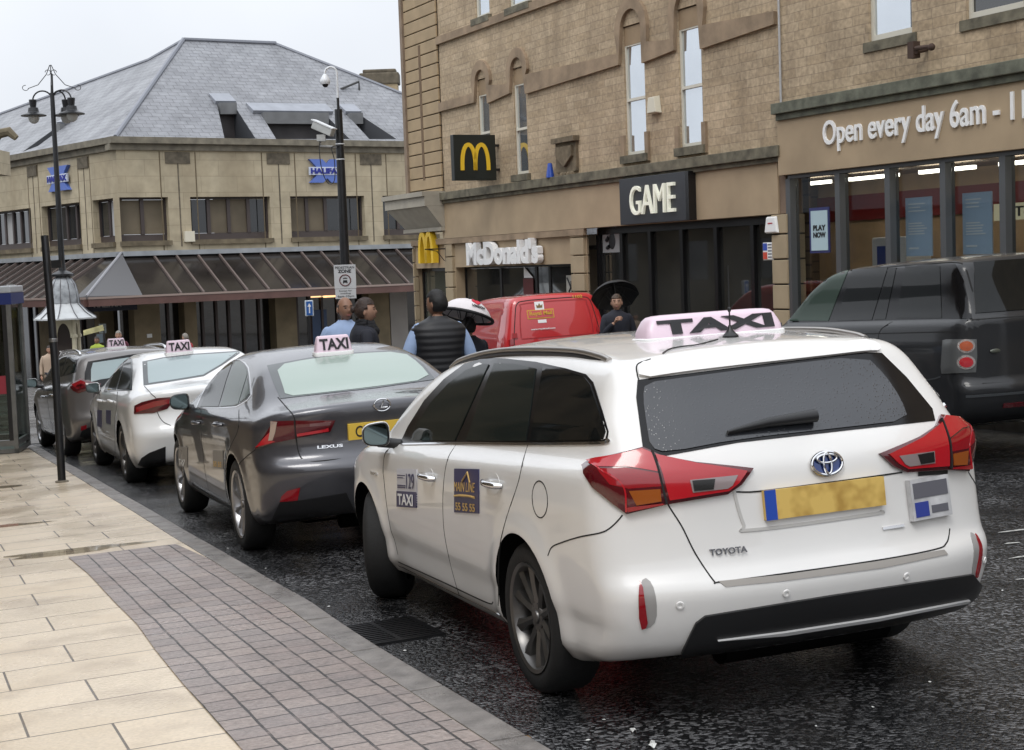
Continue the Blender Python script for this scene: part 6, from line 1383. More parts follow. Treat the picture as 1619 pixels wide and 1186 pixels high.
AU.strip('door_joint', a3([(518, 800), (512, 900), (510, 1000), (515, 1085)]), AU.px, GROOVE, .008, .0012)
AU.strip('door_joint', a3([(612, 790), (605, 880), (598, 950), (600, 1110)]), AU.px, GROOVE, .008, .0012)
AU.laypx('lower_bumper', [(218, 735), (224, 724), (236, 716), (262, 706), (262, 735), (240, 742)], BLACKP, off=.005, step=3)
AU.laypx('number_plate', [(305, 640), (330, 635), (330, 650), (305, 655)], YELLOWPL, off=.01, step=3)
for xz in ((2.55, .86), (1.55, .88)): AU.handle(xz, WHITE2, .19, 1, False)
AU.mirror(WHITE2, 3.05, 1.0, .81, .16, .12, 1); AU.mirror(WHITE2, 3.05, 1.0, .86, .2, .13, -1)
AU.wheels((10, .03), ALLOYD)
for u in (154, 168): o, a = side_decal(AU, (u, 648), (u+7, 676 if u < 160 else 671), SN, 'door_sticker')
pole_sign(AU, 1.35, .15, .32, .15, .13, 'roof_sign', 'pink TAXI roof sign on the white saloon', 'pink taxi roof signs')

# ---------------------------------------------------------------- grey estate taxi, farthest
A2 = Car('estate_taxi', 'grey estate taxi with silver roof rails at the far end of the queue', -5.10, 20.74, 24.1, AUR)
A2.shell(GREYAU, (90, 36, 34))
f3 = lambda l: crop(6.24, 0, 430, l)
A2.laypx('side_window_surround', f3([(418, 1105), (470, 985), (560, 870), (640, 825), (720, 832), (760, 860), (752, 990), (600, 1040)]), BLACKG, off=.003, mirror='both', step=2.5)
A2.laypx('window', f3([(500, 1050), (570, 880), (620, 845), (660, 838), (600, 1020)]), GSIDE, off=.006, mirror='both', step=2)
A2.laypx('window', f3([(612, 1020), (672, 838), (715, 842), (745, 865), (740, 985)]), GSIDE, off=.006, mirror='both', step=2)
A2.laypx('rear_window', [(133, 617), (134, 590), (139, 572), (205, 561), (240, 556), (262, 590), (232, 600), (160, 612)], BLACKG, off=.003, step=3)
A2.laypx('rear_glass', [(144, 604), (144, 585), (147, 574), (200, 566), (232, 562), (248, 587), (200, 594), (160, 600)], GPALEA, off=.006, step=3)
l4 = A2.laypx('tail_lamp', [(111, 612), (115, 605), (128, 599), (136, 602), (160, 607), (158, 612), (140, 617), (124, 622), (116, 618)], REDD, off=.01, mirror='both', bulge=.01, step=1.5)
for i, mir in enumerate((False, True)): A2.laypx('lamp_lens', [(114, 609), (128, 602), (136, 605), (134, 612), (122, 615)], REDL, off=.02, mirror=mir, parent=l4[i], step=1.5)
A2.strip('tailgate_joint', [(.52, .93), (.55, .7), (.50, .57), (-.5, .57), (-.55, .7)], A2.onrear, GROOVE, .008, .0015)
A2.laypx('reflector', [(128, 674), (137, 672), (137, 678), (128, 681)], REDL, off=.006, step=1.5)
A2.laypx('lower_bumper', [(126, 690), (130, 680), (140, 676), (170, 670), (170, 690), (140, 694)], BLACKP, off=.005, step=2.5)
for sd in (1, -1):
    P = [A2.ontop([(x, sd*.59)])[0]+np.array([0, 0, h]) for x, h in ((.62, .004), (.75, .04), (1.2, .05), (2.1, .05), (2.6, .03), (2.75, .0))]; m = MB(); m.tube(smooth_path(P, 5), .018, 8); m.build('roof_rail', CHROME, A2.root, smooth=True, uv=False)
A2.strip('door_joint', [(2.1, .95), (2.12, .7), (2.05, .3)], A2.onside, GROOVE, .008, .0012); A2.strip('door_joint', [(1.1, .95), (1.3, .75), (1.5, .35)], A2.onside, GROOVE, .008, .0012)
for xz in ((2.36, .80), (1.40, .845)): A2.handle(xz, CHROME, .18, 1, False)
A2.mirror(GREYAU, 3.1, .99, .84, .2, .13, 1); A2.mirror(GREYAU, 3.1, .99, .84, .2, .13, -1); A2.wheels((10, .034), ALLOY)
pole_sign(A2, .9, .05, .28, .14, .12, 'roof_sign', 'small pink TAXI roof sign on the farthest grey estate', 'pink taxi roof signs')

# ---------------------------------------------------------------- black off-roader across the road
RRS = dict(L=4.95, zb=.28, wheels=(1.05, 3.93), wr=.37, arch=.42, track=.95, flare=.012, wedge=.0, zk=1.,
    zt=[(-.2, 1.67), (.2, 1.74), (.6, 1.78), (1.2, 1.795), (2.0, 1.79), (2.4, 1.75), (2.7, 1.64), (3.3, 1.28), (3.5, 1.19), (4.2, 1.12), (4.8, 1.02), (5.2, .9)],
    xr=[(0, .35), (.35, .2), (.45, .07), (.55, .02), (.68, .0), (.72, .06), (1.1, .05), (1.22, .05), (1.28, .10), (1.7, .27), (1.8, .30), (2.0, .5)],
    xf=[(0, 4.6), (.4, 4.85), (.8, 4.95), (1.1, 4.93), (1.9, 4.7)],
    w=[(0, .88), (.3, .93), (.4, .96), (.7, .965), (1.0, .96), (1.12, .94), (1.22, .915), (1.25, .865), (1.7, .765), (1.8, .72), (2., .6)],
    taper=[(-.3, .95), (.0, .96), (.6, .99), (1.2, 1.), (3.8, 1.), (4.3, .985), (5., .94)], crown=.035, k=.05, rcurve=(.12, 3.6), kr=.06)
RR = Car('off_roader', 'tall black off-road car with round red and orange tail lamps parked outside the shop', 4.72, 12.91, 18.9, RRS, group=None, cat='car')
RR.shell(BLACKRR, (90, 36, 40))
k3 = lambda l: crop(3.489, 1200, 380, l)
RR.laypx('side_window_surround', k3([(150, 452), (325, 190), (370, 168), (520, 150), (800, 135), (1085, 132), (1130, 220), (1178, 432), (700, 443), (400, 452)]), BLACKG, off=.003, mirror='both', step=6)
RR.laypx('window', k3([(170, 445), (335, 192), (380, 176), (495, 166), (440, 300), (385, 446)]), GGREEN, off=.007, mirror='both', step=6)
RR.laypx('window', k3([(430, 446), (518, 164), (712, 152), (625, 440)]), GDARK, off=.007, mirror='both', step=6)
RR.laypx('window', k3([(640, 438), (718, 154), (760, 152), (700, 436)]), GDARK, off=.007, mirror='both', step=6)
RR.laypx('window', k3([(760, 430), (808, 146), (1000, 144), (1010, 430)]), GDARK, off=.007, mirror='both', step=6)
RR.lay('rear_window', [(-.74, 1.29), (-.62, 1.72), (.62, 1.72), (.74, 1.29)], RR.onrear, GDARK, off=.006)
l5 = RR.laypx('tail_lamp', k3([(1015, 552), (1035, 546), (1200, 546), (1203, 640), (1196, 728), (1010, 736), (1005, 700)]), mat('silver lamp surround', (.14, .145, .145), .3, .4), off=.006, mirror='both', step=3, bulge=.006)
for i, mir in enumerate((False, True)):
    for (cx, cy), mm, rr in (((1143, 583), mat('orange lens', (.45, .10, .04), .15, coat=1), 44), ((1143, 672), mat('round red lens', (.45, .02, .03), .15, coat=1), 46)):
        ci = [(cx+rr*1.08*math.cos(a), cy+rr*.86*math.sin(a)) for a in np.linspace(0, 2*math.pi, 22, endpoint=False)]; RR.laypx('lamp_ring', k3(ci), mat('lamp chrome ring', (.6, .55, .53), .2, .7), off=.014, mirror=mir, parent=l5[i], step=3)
        ci = [(cx+rr*.8*math.cos(a), cy+rr*.62*math.sin(a)) for a in np.linspace(0, 2*math.pi, 22, endpoint=False)]; RR.laypx('lamp_lens', k3(ci), mm, off=.024, mirror=mir, parent=l5[i], step=3, bulge=.004)
po, fn = plate(RR, 'number_plate', RR.onrear([(.0, .95)])[0], .52, .13, YELLOWPL, off=.02)
c_ = RR.onrear([(.30, .95)])[0]; m = MB(); R_, U_, N_ = RR.frame_at(c_); m.hexa([c_+R_*a+U_*b+N_*c for c in (0, .03) for a, b in ((-.03, -.1), (.03, -.1), (.03, .09), (-.03, .09))]); m.build('plate_lamp', mat('white lamp', (.6, .6, .58), .3), RR.root, uv=False, bev=.008)
RR.strip('bumper_line', [(-.9, .70), (0, .70), (.9, .70)], RR.onrear, GROOVE, .012, .002); RR.strip('bumper_line', [(-.9, .60), (0, .60), (.9, .60)], RR.onrear, mat('grey bead', (.05, .055, .06), .3), .02, .006)
RR.strip('bumper_reflector', [(.35, .50), (.6, .50)], RR.onrear, REDD, .04, .006)
RR.strip('waist_line', [(.15, 1.15), (1.0, 1.145), (3.4, 1.13)], RR.onside, GROOVE, .008, .002, mirror='both'); RR.strip('bumper_joint', k3([(1003, 752), (960, 765), (870, 778)]), RR.px, mat('grey bead', (.05, .055, .06), .3), .012, .003)
RR.strip('door_joint', k3([(745, 445), (700, 470), (668, 500), (655, 560), (650, 640)]), RR.px, GROOVE, .007, .0015)
RR.strip('roof_line', [(.25, .70), (1.0, .735), (2.1, .735)], RR.ontop, GROOVE, .012, .002, mirror='both')
RR.strip('tailgate_joint', [(.83, 1.24), (0, 1.24), (-.83, 1.24)], RR.onrear, GROOVE, .01, .002)
bd = RR.onrear([(.62, .965)])[0]; m = MB(); m.ball(bd, (.01, .06, .02)); m.build('badge', mat('dull badge', (.12, .13, .11), .3, .5), RR.root, smooth=True, uv=False)
RR.mirror(BLACKP, 3.3, 1.3, .9, .22, .2, 1); RR.mirror(BLACKP, 3.3, 1.3, .9, .22, .2, -1); RR.wheels((5, .05), ALLOY)

# ---------------------------------------------------------------- red mail van
VNS = dict(L=4.5, zb=.2, wheels=(.95, 3.65), wr=.31, arch=.35, track=.88, flare=.01, wedge=.0, zk=1.,
    zt=[(-.2, 1.72), (.1, 1.775), (.5, 1.80), (1.2, 1.815), (2.4, 1.80), (2.8, 1.72), (3.5, 1.22), (3.8, 1.05), (4.2, .95), (4.5, .8)],
    xr=[(0, .15), (.3, .03), (.5, .0), (1.0, .01), (1.25, .04), (1.6, .12), (1.75, .17), (2., .3)],
    xf=[(0, 4.2), (.4, 4.45), (.8, 4.5), (1.0, 4.4), (1.9, 4.2)],
    w=[(0, .82), (.3, .86), (.5, .885), (.9, .885), (1.1, .865), (1.3, .82), (1.65, .735), (1.78, .67), (2., .5)],
    taper=[(-.3, .96), (.0, .97), (.6, 1.), (1.2, 1.), (3.8, 1.), (4.3, .97), (5., .92)], crown=.03, k=.07, rcurve=(.07, 4.), kr=.08)
VN = Car('mail_van', 'red mail van with gold lettering parked outside the burger restaurant', .80, 24.4, 14.0, VNS, group=None, cat='van')
VN.shell(MAILRED, (80, 34, 36))
VN.strip('door_joint', [(.70, .35), (.72, 1.0), (.66, 1.45), (.60, 1.66), (.45, 1.705), (0, 1.71), (-.45, 1.705), (-.60, 1.66), (-.66, 1.45), (-.72, 1.), (-.7, .35)], VN.onrear, GROOVE, .014, .002)
VN.strip('door_press_line', [(.60, 1.12), (.59, 1.35), (.55, 1.58), (.46, 1.66), (-.46, 1.66), (-.55, 1.58), (-.59, 1.35), (-.60, 1.12)], VN.onrear, mat('pressed red edge', (.33, .008, .012), .5), .02, .002)
VN.strip('door_press_line', [(.60, 1.10), (0, 1.10), (-.60, 1.10)], VN.onrear, mat('pressed red edge', (.33, .008, .012), .5), .02, .002)
VN.strip('side_press_line', [(.5, 1.5), (.55, 1.58), (1.5, 1.6), (2.3, 1.58)], VN.onside, mat('pressed red edge', (.33, .008, .012), .5), .03, .003, mirror='both')
VN.strip('side_press_line', [(.4, .95), (1.5, .93), (3.3, .93)], VN.onside, mat('pressed red edge', (.33, .008, .012), .5), .03, .003, mirror='both')
def rearbox(car, name, y0, y1, z0, z1, m, off=.006, parent=None): return car.lay(name, [(y0, z0), (y1, z0), (y1, z1), (y0, z1)], car.onrear, m, off=off, parent=parent)
rearbox(VN, 'crown_panel', .32, .17, 1.545, 1.675, WHITEPL); CR = VN.onrear([(.245, 1.575)])[0]; R_, U_, N_ = VN.frame_at(CR); m = MB()
m.prism([(-.045, 0), (.045, 0), (.055, .06), (.025, .035), (0, .075), (-.025, .035), (-.055, .06)], lambda a, b: tuple(CR+R_*a+U_*b+N_*.008), lambda a, b: tuple(CR+R_*a+U_*b+N_*.011)); m.build('crown_emblem', mat('bronze ink', (.2, .12, .03), .5), VN.root, uv=False)
rearbox(VN, 'name_panel_border', .46, .02, 1.405, 1.55, mat('gold ink', (.62, .36, .03), .5)); rearbox(VN, 'name_panel', .447, .033, 1.42, 1.535, MAILRED, .009); rearbox(VN, 'white_panel', .30, .16, 1.335, 1.385, WHITEPL)
t0 = VN.onrear([(.425, 1.44)])[0]; R_, U_, N_ = VN.frame_at(t0); VN.text_on('name_lettering', 'Royal Mail', t0, R_, U_, N_, .37, .085, mat('gold ink', (.62, .36, .03), .5), .03, off=.011)
t0 = VN.onrear([(.43, 1.22)])[0]; VN.text_on('web_lettering', 'www.royalmail.com', t0, R_, U_, N_, .40, .035, WHITEINK, .02, off=.006)
t0 = VN.onrear([(-.33, 1.69)])[0]; VN.text_on('fleet_number', '1102', t0, R_, U_, N_, .16, .05, mat('gold ink', (.62, .36, .03), .5), .02, off=.006)
VN.lay('tail_lamp', [(-.80, .75), (-.74, .75), (-.72, 1.12), (-.80, 1.1)], VN.onrear, REDL, off=.01, mirror='both')
VN.lay('hinge', [(.74, 1.12), (.66, 1.12), (.66, 1.2), (.74, 1.2)], VN.onrear, MATS['pressed red edge'], off=.02, mirror='both')
rearbox(VN, 'lower_bumper', .80, -.80, .25, .5, BLACKP, .02); VN.wheels((8, .04), mat('steel wheel', (.12, .12, .12), .5, .5)); VN.mirror(BLACKP, 3.3, 1.1, .88, .2, .22, 1); VN.mirror(BLACKP, 3.3, 1.1, .88, .2, .22, -1)

for c_ in (TX, LX, AU, A2):  # underbody shapes added to block low reflections and darken the road beneath
    a, b = c_.sp['wheels']; m = MB(); m.hexa([(a+.42, -.62, .125), (b-.42, -.62, .125), (b-.42, .62, .125), (a+.42, .62, .125), (a+.38, -.70, .26), (b-.38, -.70, .26), (b-.38, .70, .26), (a+.38, .70, .26)])
    m.build('floor_pan_block', UNDER, c_.root, uv=False)
    m = MB(); m.tube([(a, -.62, .27), (a+.05, -.4, .20), (a+.05, .4, .20), (a, .62, .27)], [.06, .07, .07, .06], 10); m.build('rear_axle_block', UNDER, c_.root, smooth=True, uv=False)
    m = MB(); m.tube([(.42, -.45, .24), (.42, .30, .24)], .085, 12); m.build('silencer_block', UNDER, c_.root, smooth=True, uv=False)
# ================================================================ people
SKIN = mat('skin', (.42, .24, .165), .55, noise=(20, .1)); SKIN2 = mat('brown skin', (.26, .14, .09), .55, noise=(20, .1)); LIPS = mat('lips', (.33, .11, .10), .5); EYEM = mat('eyes', (.03, .02, .02), .3)
def skin_mesh(chains, sub=2):
    """chains: list of [(point, radius), ...] starting where an earlier chain's point already is"""
    me = bpy.data.meshes.new('s'); V = []; E_ = []; R = []
    def idx(p, r):
        for i, q_ in enumerate(V):
            if (Vector(q_)-Vector(p)).length < 1e-4: return i
        V.append(tuple(p)); R.append(r); return len(V)-1
    for ch in chains:
        prev = None
        for p, r in ch:
            i = idx(p, r)
            if prev is not None and prev != i: E_.append((prev, i))
            prev = i
    me.from_pydata(V, E_, []); o = bpy.data.objects.new('s', me); COL.objects.link(o)
    md = o.modifiers.new('k', 'SKIN'); md.use_smooth_shade = True; 
    for i, sv in enumerate(me.skin_vertices[0].data): 
        r = R[i]; sv.radius = r if hasattr(r, '__len__') else (r, r); sv.use_root = (i == 0)
    o.modifiers.new('u', 'SUBSURF').levels = sub
    dg = bpy.context.evaluated_depsgraph_get(); dg.update(); m2 = o.evaluated_get(dg).to_mesh()
    vs = [tuple(v.co) for v in m2.vertices]; fs = [tuple(p.vertices) for p in m2.polygons]; o.evaluated_get(dg).to_mesh_clear()
    bpy.data.objects.remove(o); bpy.data.meshes.remove(me); return vs, fs
def rotm(yaw, pitch=0.): return np.array(Matrix.Rotation(yaw, 3, 'Z') @ Matrix.Rotation(pitch, 3, 'X'))
def head_pts(c, R, s=1., n=32, m_=24):
    """head centred on c, face towards local +y"""
    vs = []
    for i in range(m_+1):
        ph = math.pi*i/m_
        for k in range(n):
            th = 2*math.pi*k/n; x, y, z = math.sin(ph)*math.cos(th), math.sin(ph)*math.sin(th), math.cos(ph)
            X_, Y_, Z_ = x*.077, y*.096, z*.118
            if z < 0: f = 1-.30*(-z)**1.4; X_ *= f; Y_ = Y_*(1-.22*(-z)**2)+.012*(-z)       # jaw
            if y > 0:
                Y_ += .022*math.exp(-((z+.12)/.16)**2-(x/.13)**2)                             # nose
                Y_ -= .010*math.exp(-((z-.08)/.10)**2-((abs(x)-.36)/.15)**2)                  # eye sockets
                Y_ += .006*math.exp(-((z-.26)/.10)**2-(x/.5)**2)                              # brow
                Y_ += .007*math.exp(-((z+.50)/.09)**2-(x/.22)**2)+.009*math.exp(-((z+.82)/.12)**2-(x/.2)**2)
            vs.append(tuple(np.array(c)+R@np.array([X_, Y_, Z_])*s))
    return vs, [(i*n+k, (i+1)*n+k, (i+1)*n+(k+1) % n, i*n+(k+1) % n) for i in range(m_) for k in range(n)]
def hand(mb, w_, d, up, s=1., curl=.5, side=1):
    """palm and five separate fingers; w_ wrist, d towards the fingers, up = back of the hand"""
    d = np.array(d, float); d /= np.linalg.norm(d); up = np.array(up, float); up -= d*(up@d); up /= np.linalg.norm(up); r = np.cross(d, up)*side
    w_ = np.array(w_)
    ch = [[(tuple(w_), .024*s), (tuple(w_+d*.03*s), (.034*s, .018*s)), (tuple(w_+d*.085*s), (.038*s, .015*s))]]
    v, f = skin_mesh(ch, 1); mb.add(v, f)
    for i, (o_, L_, r_) in enumerate(((-.030, .072, .0085), (-.010, .082, .009), (.011, .077, .0088), (.030, .060, .0075))):
        p = w_+d*.08*s+r*o_*s; P = [p]; dd = d.copy(); a = curl*(.7+.1*i)
        for q_, sg in enumerate((.42, .32, .26)):
            dd = dd*math.cos(a)-up*math.sin(a) if q_ else dd*math.cos(a*.6)-up*math.sin(a*.6); un = np.cross(r, dd); dd /= np.linalg.norm(dd); up_ = up; P.append(P[-1]+dd*L_*sg*s)
        mb.tube(P, [r_*s*1.1, r_*s, r_*s*.9, r_*s*.7], 8)
    p = w_+d*.03*s-r*.03*s; mb.tube([p, p-r*.022*s+d*.022*s-up*.008*s, p-r*.026*s+d*.05*s-up*.018*s, p-r*.02*s+d*.07*s-up*.024*s], [.012*s, .011*s, .0095*s, .007*s], 8)
def person(label, x, y, face, H, J, coat, legs, skin=SKIN, hair=None, haircol=(.02, .015, .012), sleeves=None, vest=False, scarf=None, headyaw=0., headpitch=0., shoecol=(.02, .02, .02), build_=1., dz=0., hands=True, coatlen=.80, collar=True, light=False):
    """face: heading of the chest (radians from +Y, counter-clockwise). J overrides joints (local, metres at 1.75 m)"""
    root = thing('person', label, 'person', upright(x, y, gz(x, y)+dz, face)); s = H/1.75
    j = dict(pelvis=(0, 0, .95), waist=(0, 0, 1.08), chest=(0, -.01, 1.30), neck=(0, -.01, 1.47), head=(0, .015, 1.625), 
        hipL=(-.095, 0, .90), kneeL=(-.11, .02, .50), ankL=(-.12, -.01, .09), hipR=(.095, 0, .90), kneeR=(.11, .02, .50), ankR=(.12, -.01, .09),
        shL=(-.185, -.01, 1.415), elL=(-.25, -.02, 1.13), wrL=(-.26, .06, .88), shR=(.185, -.01, 1.415), elR=(.25, -.02, 1.13), wrR=(.26, .06, .88)); j.update(J)
    j = {k: np.array(v, float)*s for k, v in j.items()}; b = build_*s
    T = lambda k: tuple(j[k])
    mid = lambda a, c, t=.5: tuple(j[a]*(1-t)+j[c]*t)
    # the body itself, one skinned surface
    ch = [[(T('pelvis'), (.15*b, .105*b)), (T('waist'), (.135*b, .10*b)), (T('chest'), (.16*b, .11*b)), (mid('chest', 'neck', .6), (.10*b, .08*b)), (T('neck'), .056*b), (tuple(j['neck']*.45+j['head']*.55), .054*b)]]
    for sd in 'LR':
        ch.append([(T('pelvis'), .15*b), (T('hip'+sd), .088*b), (T('knee'+sd), .056*b), (mid('knee'+sd, 'ank'+sd, .3), .056*b), (T('ank'+sd), .038*b), (tuple(j['ank'+sd]+np.array([0, .13, -.045])*s), (.042*s, .028*s))])
        ch.append([(T('chest'), .15*b), (T('sh'+sd), .056*b), (mid('sh'+sd, 'el'+sd), .047*b), (T('el'+sd), .038*b), (mid('el'+sd, 'wr'+sd, .35), .037*b), (T('wr'+sd), .025*b)])
    v, f = skin_mesh(ch, 1); m = MB(); m.add(v, f)
    HR_ = rotm(headyaw, headpitch); hc = j['head']; v, f = head_pts(hc, HR_, s*1.0); m.add(v, f)
    for sd in (-1, 1): m.ball(tuple(hc+HR_@np.array([sd*.077, -.008, -.01])*s), (.012*s, .019*s, .032*s), 10, 8)
    if hands:
        for sd in 'LR':
            d = j['wr'+sd]-j['el'+sd]; hd = MB(); 
            hand(hd, T('wr'+sd), d, (-1 if sd == 'L' else 1, .2, .3), s*.97, J.get('curl'+sd, .5), 1 if sd == 'R' else -1); m.add(hd.v, hd.f)
    m.build('body', skin, root, smooth=True, uv=False, sharp=2.5)
    fc = MB()
    for sd in (-1, 1): fc.ball(tuple(hc+HR_@np.array([sd*.029, .081, .012])*s), (.012*s, .008*s, .0055*s), 10, 6)
    fc.build('eyes', EYEM, root, uv=False)
    fb = MB()
    for sd in (-1, 1): fb.tube([tuple(hc+HR_@np.array([sd*a, c_, .032+e])*s) for a, c_, e in ((.012, .094, 0), (.03, .09, .006), (.05, .078, .0))], .0035*s, 6)
    fb.build('eyebrows', mat('brow hair', (.03, .02, .015), .8), root, uv=False)
    mo = MB(); mo.tube([tuple(hc+HR_@np.array([a, c_, -.058+e])*s) for a, c_, e in ((-.024, .083, .004), (-.01, .095, 0), (.01, .095, 0), (.024, .083, .004))], [.002*s, .005*s, .005*s, .002*s], 6); mo.build('mouth', LIPS, root, uv=False)
    # clothes
    def torso(wf=1., df=1.):
        P0, N0 = j['pelvis'], j['neck']; L_ = []
        for z, hw, hd in ((coatlen, .205, .145), (.95, .195, .14), (1.08, .185, .13), (1.22, .20, .138), (1.34, .218, .14), (1.405, .215, .128), (1.445, .185, .112), (1.475, .13, .095), (1.50, .085, .08), (1.52, .066, .068)):
            t = (z-.95)/.52; c_ = P0*(1-t)+N0*t; L_.append([(c_[0]+np.sign(math.cos(a))*abs(math.cos(a))**.8*hw*b*wf, c_[1]+math.sin(a)*hd*b*df, z*s) for a in np.linspace(0, 2*math.pi, 28, endpoint=False)])
        n = 28; m_ = MB(); m_.add(sum(L_, []), [(i*n+k, i*n+(k+1) % n, (i+1)*n+(k+1) % n, (i+1)*n+k) for i in range(len(L_)-1) for k in range(n)]+[tuple(range(n))[::-1]]); return m_
    def cloth(chs, name, mm, sub=2, base=None):
        q_ = base or MB()
        for c_ in (chs if base is not None or name == 'sleeve' else [chs]):
            v, f = skin_mesh([c_] if (base is not None or name == 'sleeve') else c_, sub); q_.add(v, f)
        return q_.build(name, mm, root, smooth=True, uv=False, sharp=2.5)
    e = .022*s
    lowz = coatlen*s
    ch = [[(tuple([j['pelvis'][0], j['pelvis'][1], lowz]), (.185*b, .135*b)), (T('waist'), (.165*b+e*.4, .125*b)), (T('chest'), (.185*b, .135*b)), (mid('chest', 'neck', .62), (.13*b, .10*b)), (mid('chest', 'neck', .95), (.072*b, .07*b))]]
    slv = []
    for sd in 'LR': slv.append([(tuple(j['sh'+sd]*.85+j['chest']*.15), .065*b), (T('sh'+sd), .074*b), (mid('sh'+sd, 'el'+sd), .066*b), (T('el'+sd), .056*b), (mid('el'+sd, 'wr'+sd, .45), .050*b), (mid('el'+sd, 'wr'+sd, .93), .040*b)])
    if vest:
        [cloth([q_], 'sleeve', sleeves) for q_ in slv]; torso(1.04, 1.05).build('gilet', coat, root, smooth=True, uv=False, sharp=2.5)
    else: cloth(slv, 'coat', coat, 2, torso())
    if collar: 
        m = MB(); n0 = j['neck']; m.lathe([(.080*s, -.05*s), (.078*s, .0), (.070*s, .045*s), (.062*s, .045*s), (.062*s, .0)], 20, 'z', tuple(n0), cap=False); m.build('collar', coat, root, smooth=True, uv=False)
    if scarf:
        m = MB(); n0 = j['neck']
        for k, (rr, zz, tt) in enumerate(((.092, -.045, .046), (.084, -.012, .040), (.076, .020, .034), (.070, .045, .028))): m.tube([tuple(n0+np.array([rr*math.cos(a)*s, rr*1.0*math.sin(a)*s+.02*s, (zz+.012*math.sin(2*a+k))*s])) for a in np.linspace(0, 2*math.pi, 20)], tt*s, 10, cap=False)
        m.build('scarf', scarf, root, smooth=True, uv=False)
    cloth([[(T('pelvis'), (.165*b, .12*b))]+[(T('hip'+sd), .102*b), (T('knee'+sd), .075*b), (mid('knee'+sd, 'ank'+sd, .6), .066*b), (mid('knee'+sd, 'ank'+sd, .95), .06*b)] for sd in 'LR'], 'trousers', legs, 1)
    for sd in 'LR':
        a = j['ank'+sd]; m = MB(); v, f = skin_mesh([[(tuple(a+np.array([0, -.05, -.045])*s), (.046*s, .04*s)), (tuple(a+np.array([0, .02, -.035])*s), (.05*s, .048*s)), (tuple(a+np.array([0, .11, -.055])*s), (.048*s, .03*s)), (tuple(a+np.array([0, .17, -.062])*s), (.036*s, .022*s))]], 1); m.add(v, f); m.build('shoe', mat('black shoe', shoecol, .4), root, smooth=True, uv=False)
    if hair:
        hm = mat('hair %.3f %.3f' % (haircol[0], haircol[1]), haircol, .6, bump=(90, .6), noise=(40, .5)); m = MB(); v, f = head_pts((0, 0, 0), np.eye(3), 1.); V = np.array(v); n = 32
        # scalp: everything above and behind the hairline
        def keep(p):
            x_, y_, z_ = p
            if hair == 'rim': return (z_ < .05 and z_ > -.075 and y_ < .02 and (abs(x_) > .03 or y_ < 0))
            lim = .05 if y_ > .03 else (.012 if y_ > -.0 else -.07)
            return z_ > lim-(.0) 
        idx = [keep(p) for p in V]; up_ = V.copy(); nr = V/np.linalg.norm(V, axis=1, keepdims=True); rs = np.random.default_rng(5); th_ = {'short': .012, 'crop': .014, 'tied': .012, 'rim': .003, 'grey': .012}[hair]; up_ = V+nr*(th_+rs.normal(0, .003, (len(V), 1)))
        fs = [q_ for q_ in f if all(idx[i] for i in q_)]; tp = [tuple(hc+HR_@p*s) for p in up_]; bt = [tuple(hc+HR_@(p*.97)*s) for p in V]; N_ = len(V)
        from collections import Counter
        ct = Counter(tuple(sorted((q_[i], q_[(i+1) % 4]))) for q_ in fs for i in range(4)); m.add(tp+bt, fs+[(a, b_, b_+N_, a+N_) for (a, b_), c_ in ct.items() if c_ == 1])
        if hair == 'tied': m.ball(tuple(hc+HR_@np.array([0, -.115, .015])*s), (.03*s, .026*s, .032*s), 12, 8)
        bm_ = m.build('hair', hm, root, smooth=True, uv=False, sharp=1.2)
        me = bm_.data; bmm = bmesh.new(); bmm.from_mesh(me); bmesh.ops.delete(bmm, geom=[v_ for v_ in bmm.verts if not v_.link_faces], context='VERTS'); bmm.to_mesh(me); bmm.free()
    return root, j, s
BLUESH = mat('pale blue shirt', (.30, .40, .60), .8, noise=(6, .12), bump=(14, .4)); NAVYC = mat('dark navy coat', (.012, .014, .024), .8, noise=(5, .3), bump=(18, .5)); BLKC = mat('black scarf', (.008, .008, .010), .9, bump=(30, .8)); TRS = mat('dark trousers', (.02, .02, .026), .8)
GIL = mat('black quilted gilet', (.010, .010, .012), .55); t = GIL.node_tree; tc = t.nodes.new('ShaderNodeTexCoord'); wv = t.nodes.new('ShaderNodeTexWave'); wv.bands_direction = 'Z'; wv.inputs['Scale'].default_value = 5.2; wv.inputs['Distortion'].default_value = .6; wv.inputs['Detail'].default_value = 2; t.links.new(tc.outputs['Object'], wv.inputs[0]); b_ = t.nodes.new('ShaderNodeBump'); b_.inputs['Strength'].default_value = .25; b_.inputs['Distance'].default_value = .02; t.links.new(wv.outputs[0], b_.inputs['Height']); t.links.new(b_.outputs[0], t.nodes['Principled BSDF'].inputs['Normal'])
def stand(u, v_top, D, H):
    """spot on the street seen under pixel u at forward distance D, and the lift that puts the crown at v_top"""
    d = ray(u, v_top); P = d*(D/(d@FW)); return P[0], P[1], P[2]-H-gz(P[0], P[1])
def place(u, v, D, Hmax=1.9):
    d = ray(u, v); P = d*(D/(d@FW)); H = min(Hmax, P[2]-gz(P[0], P[1])); return P[0], P[1], H
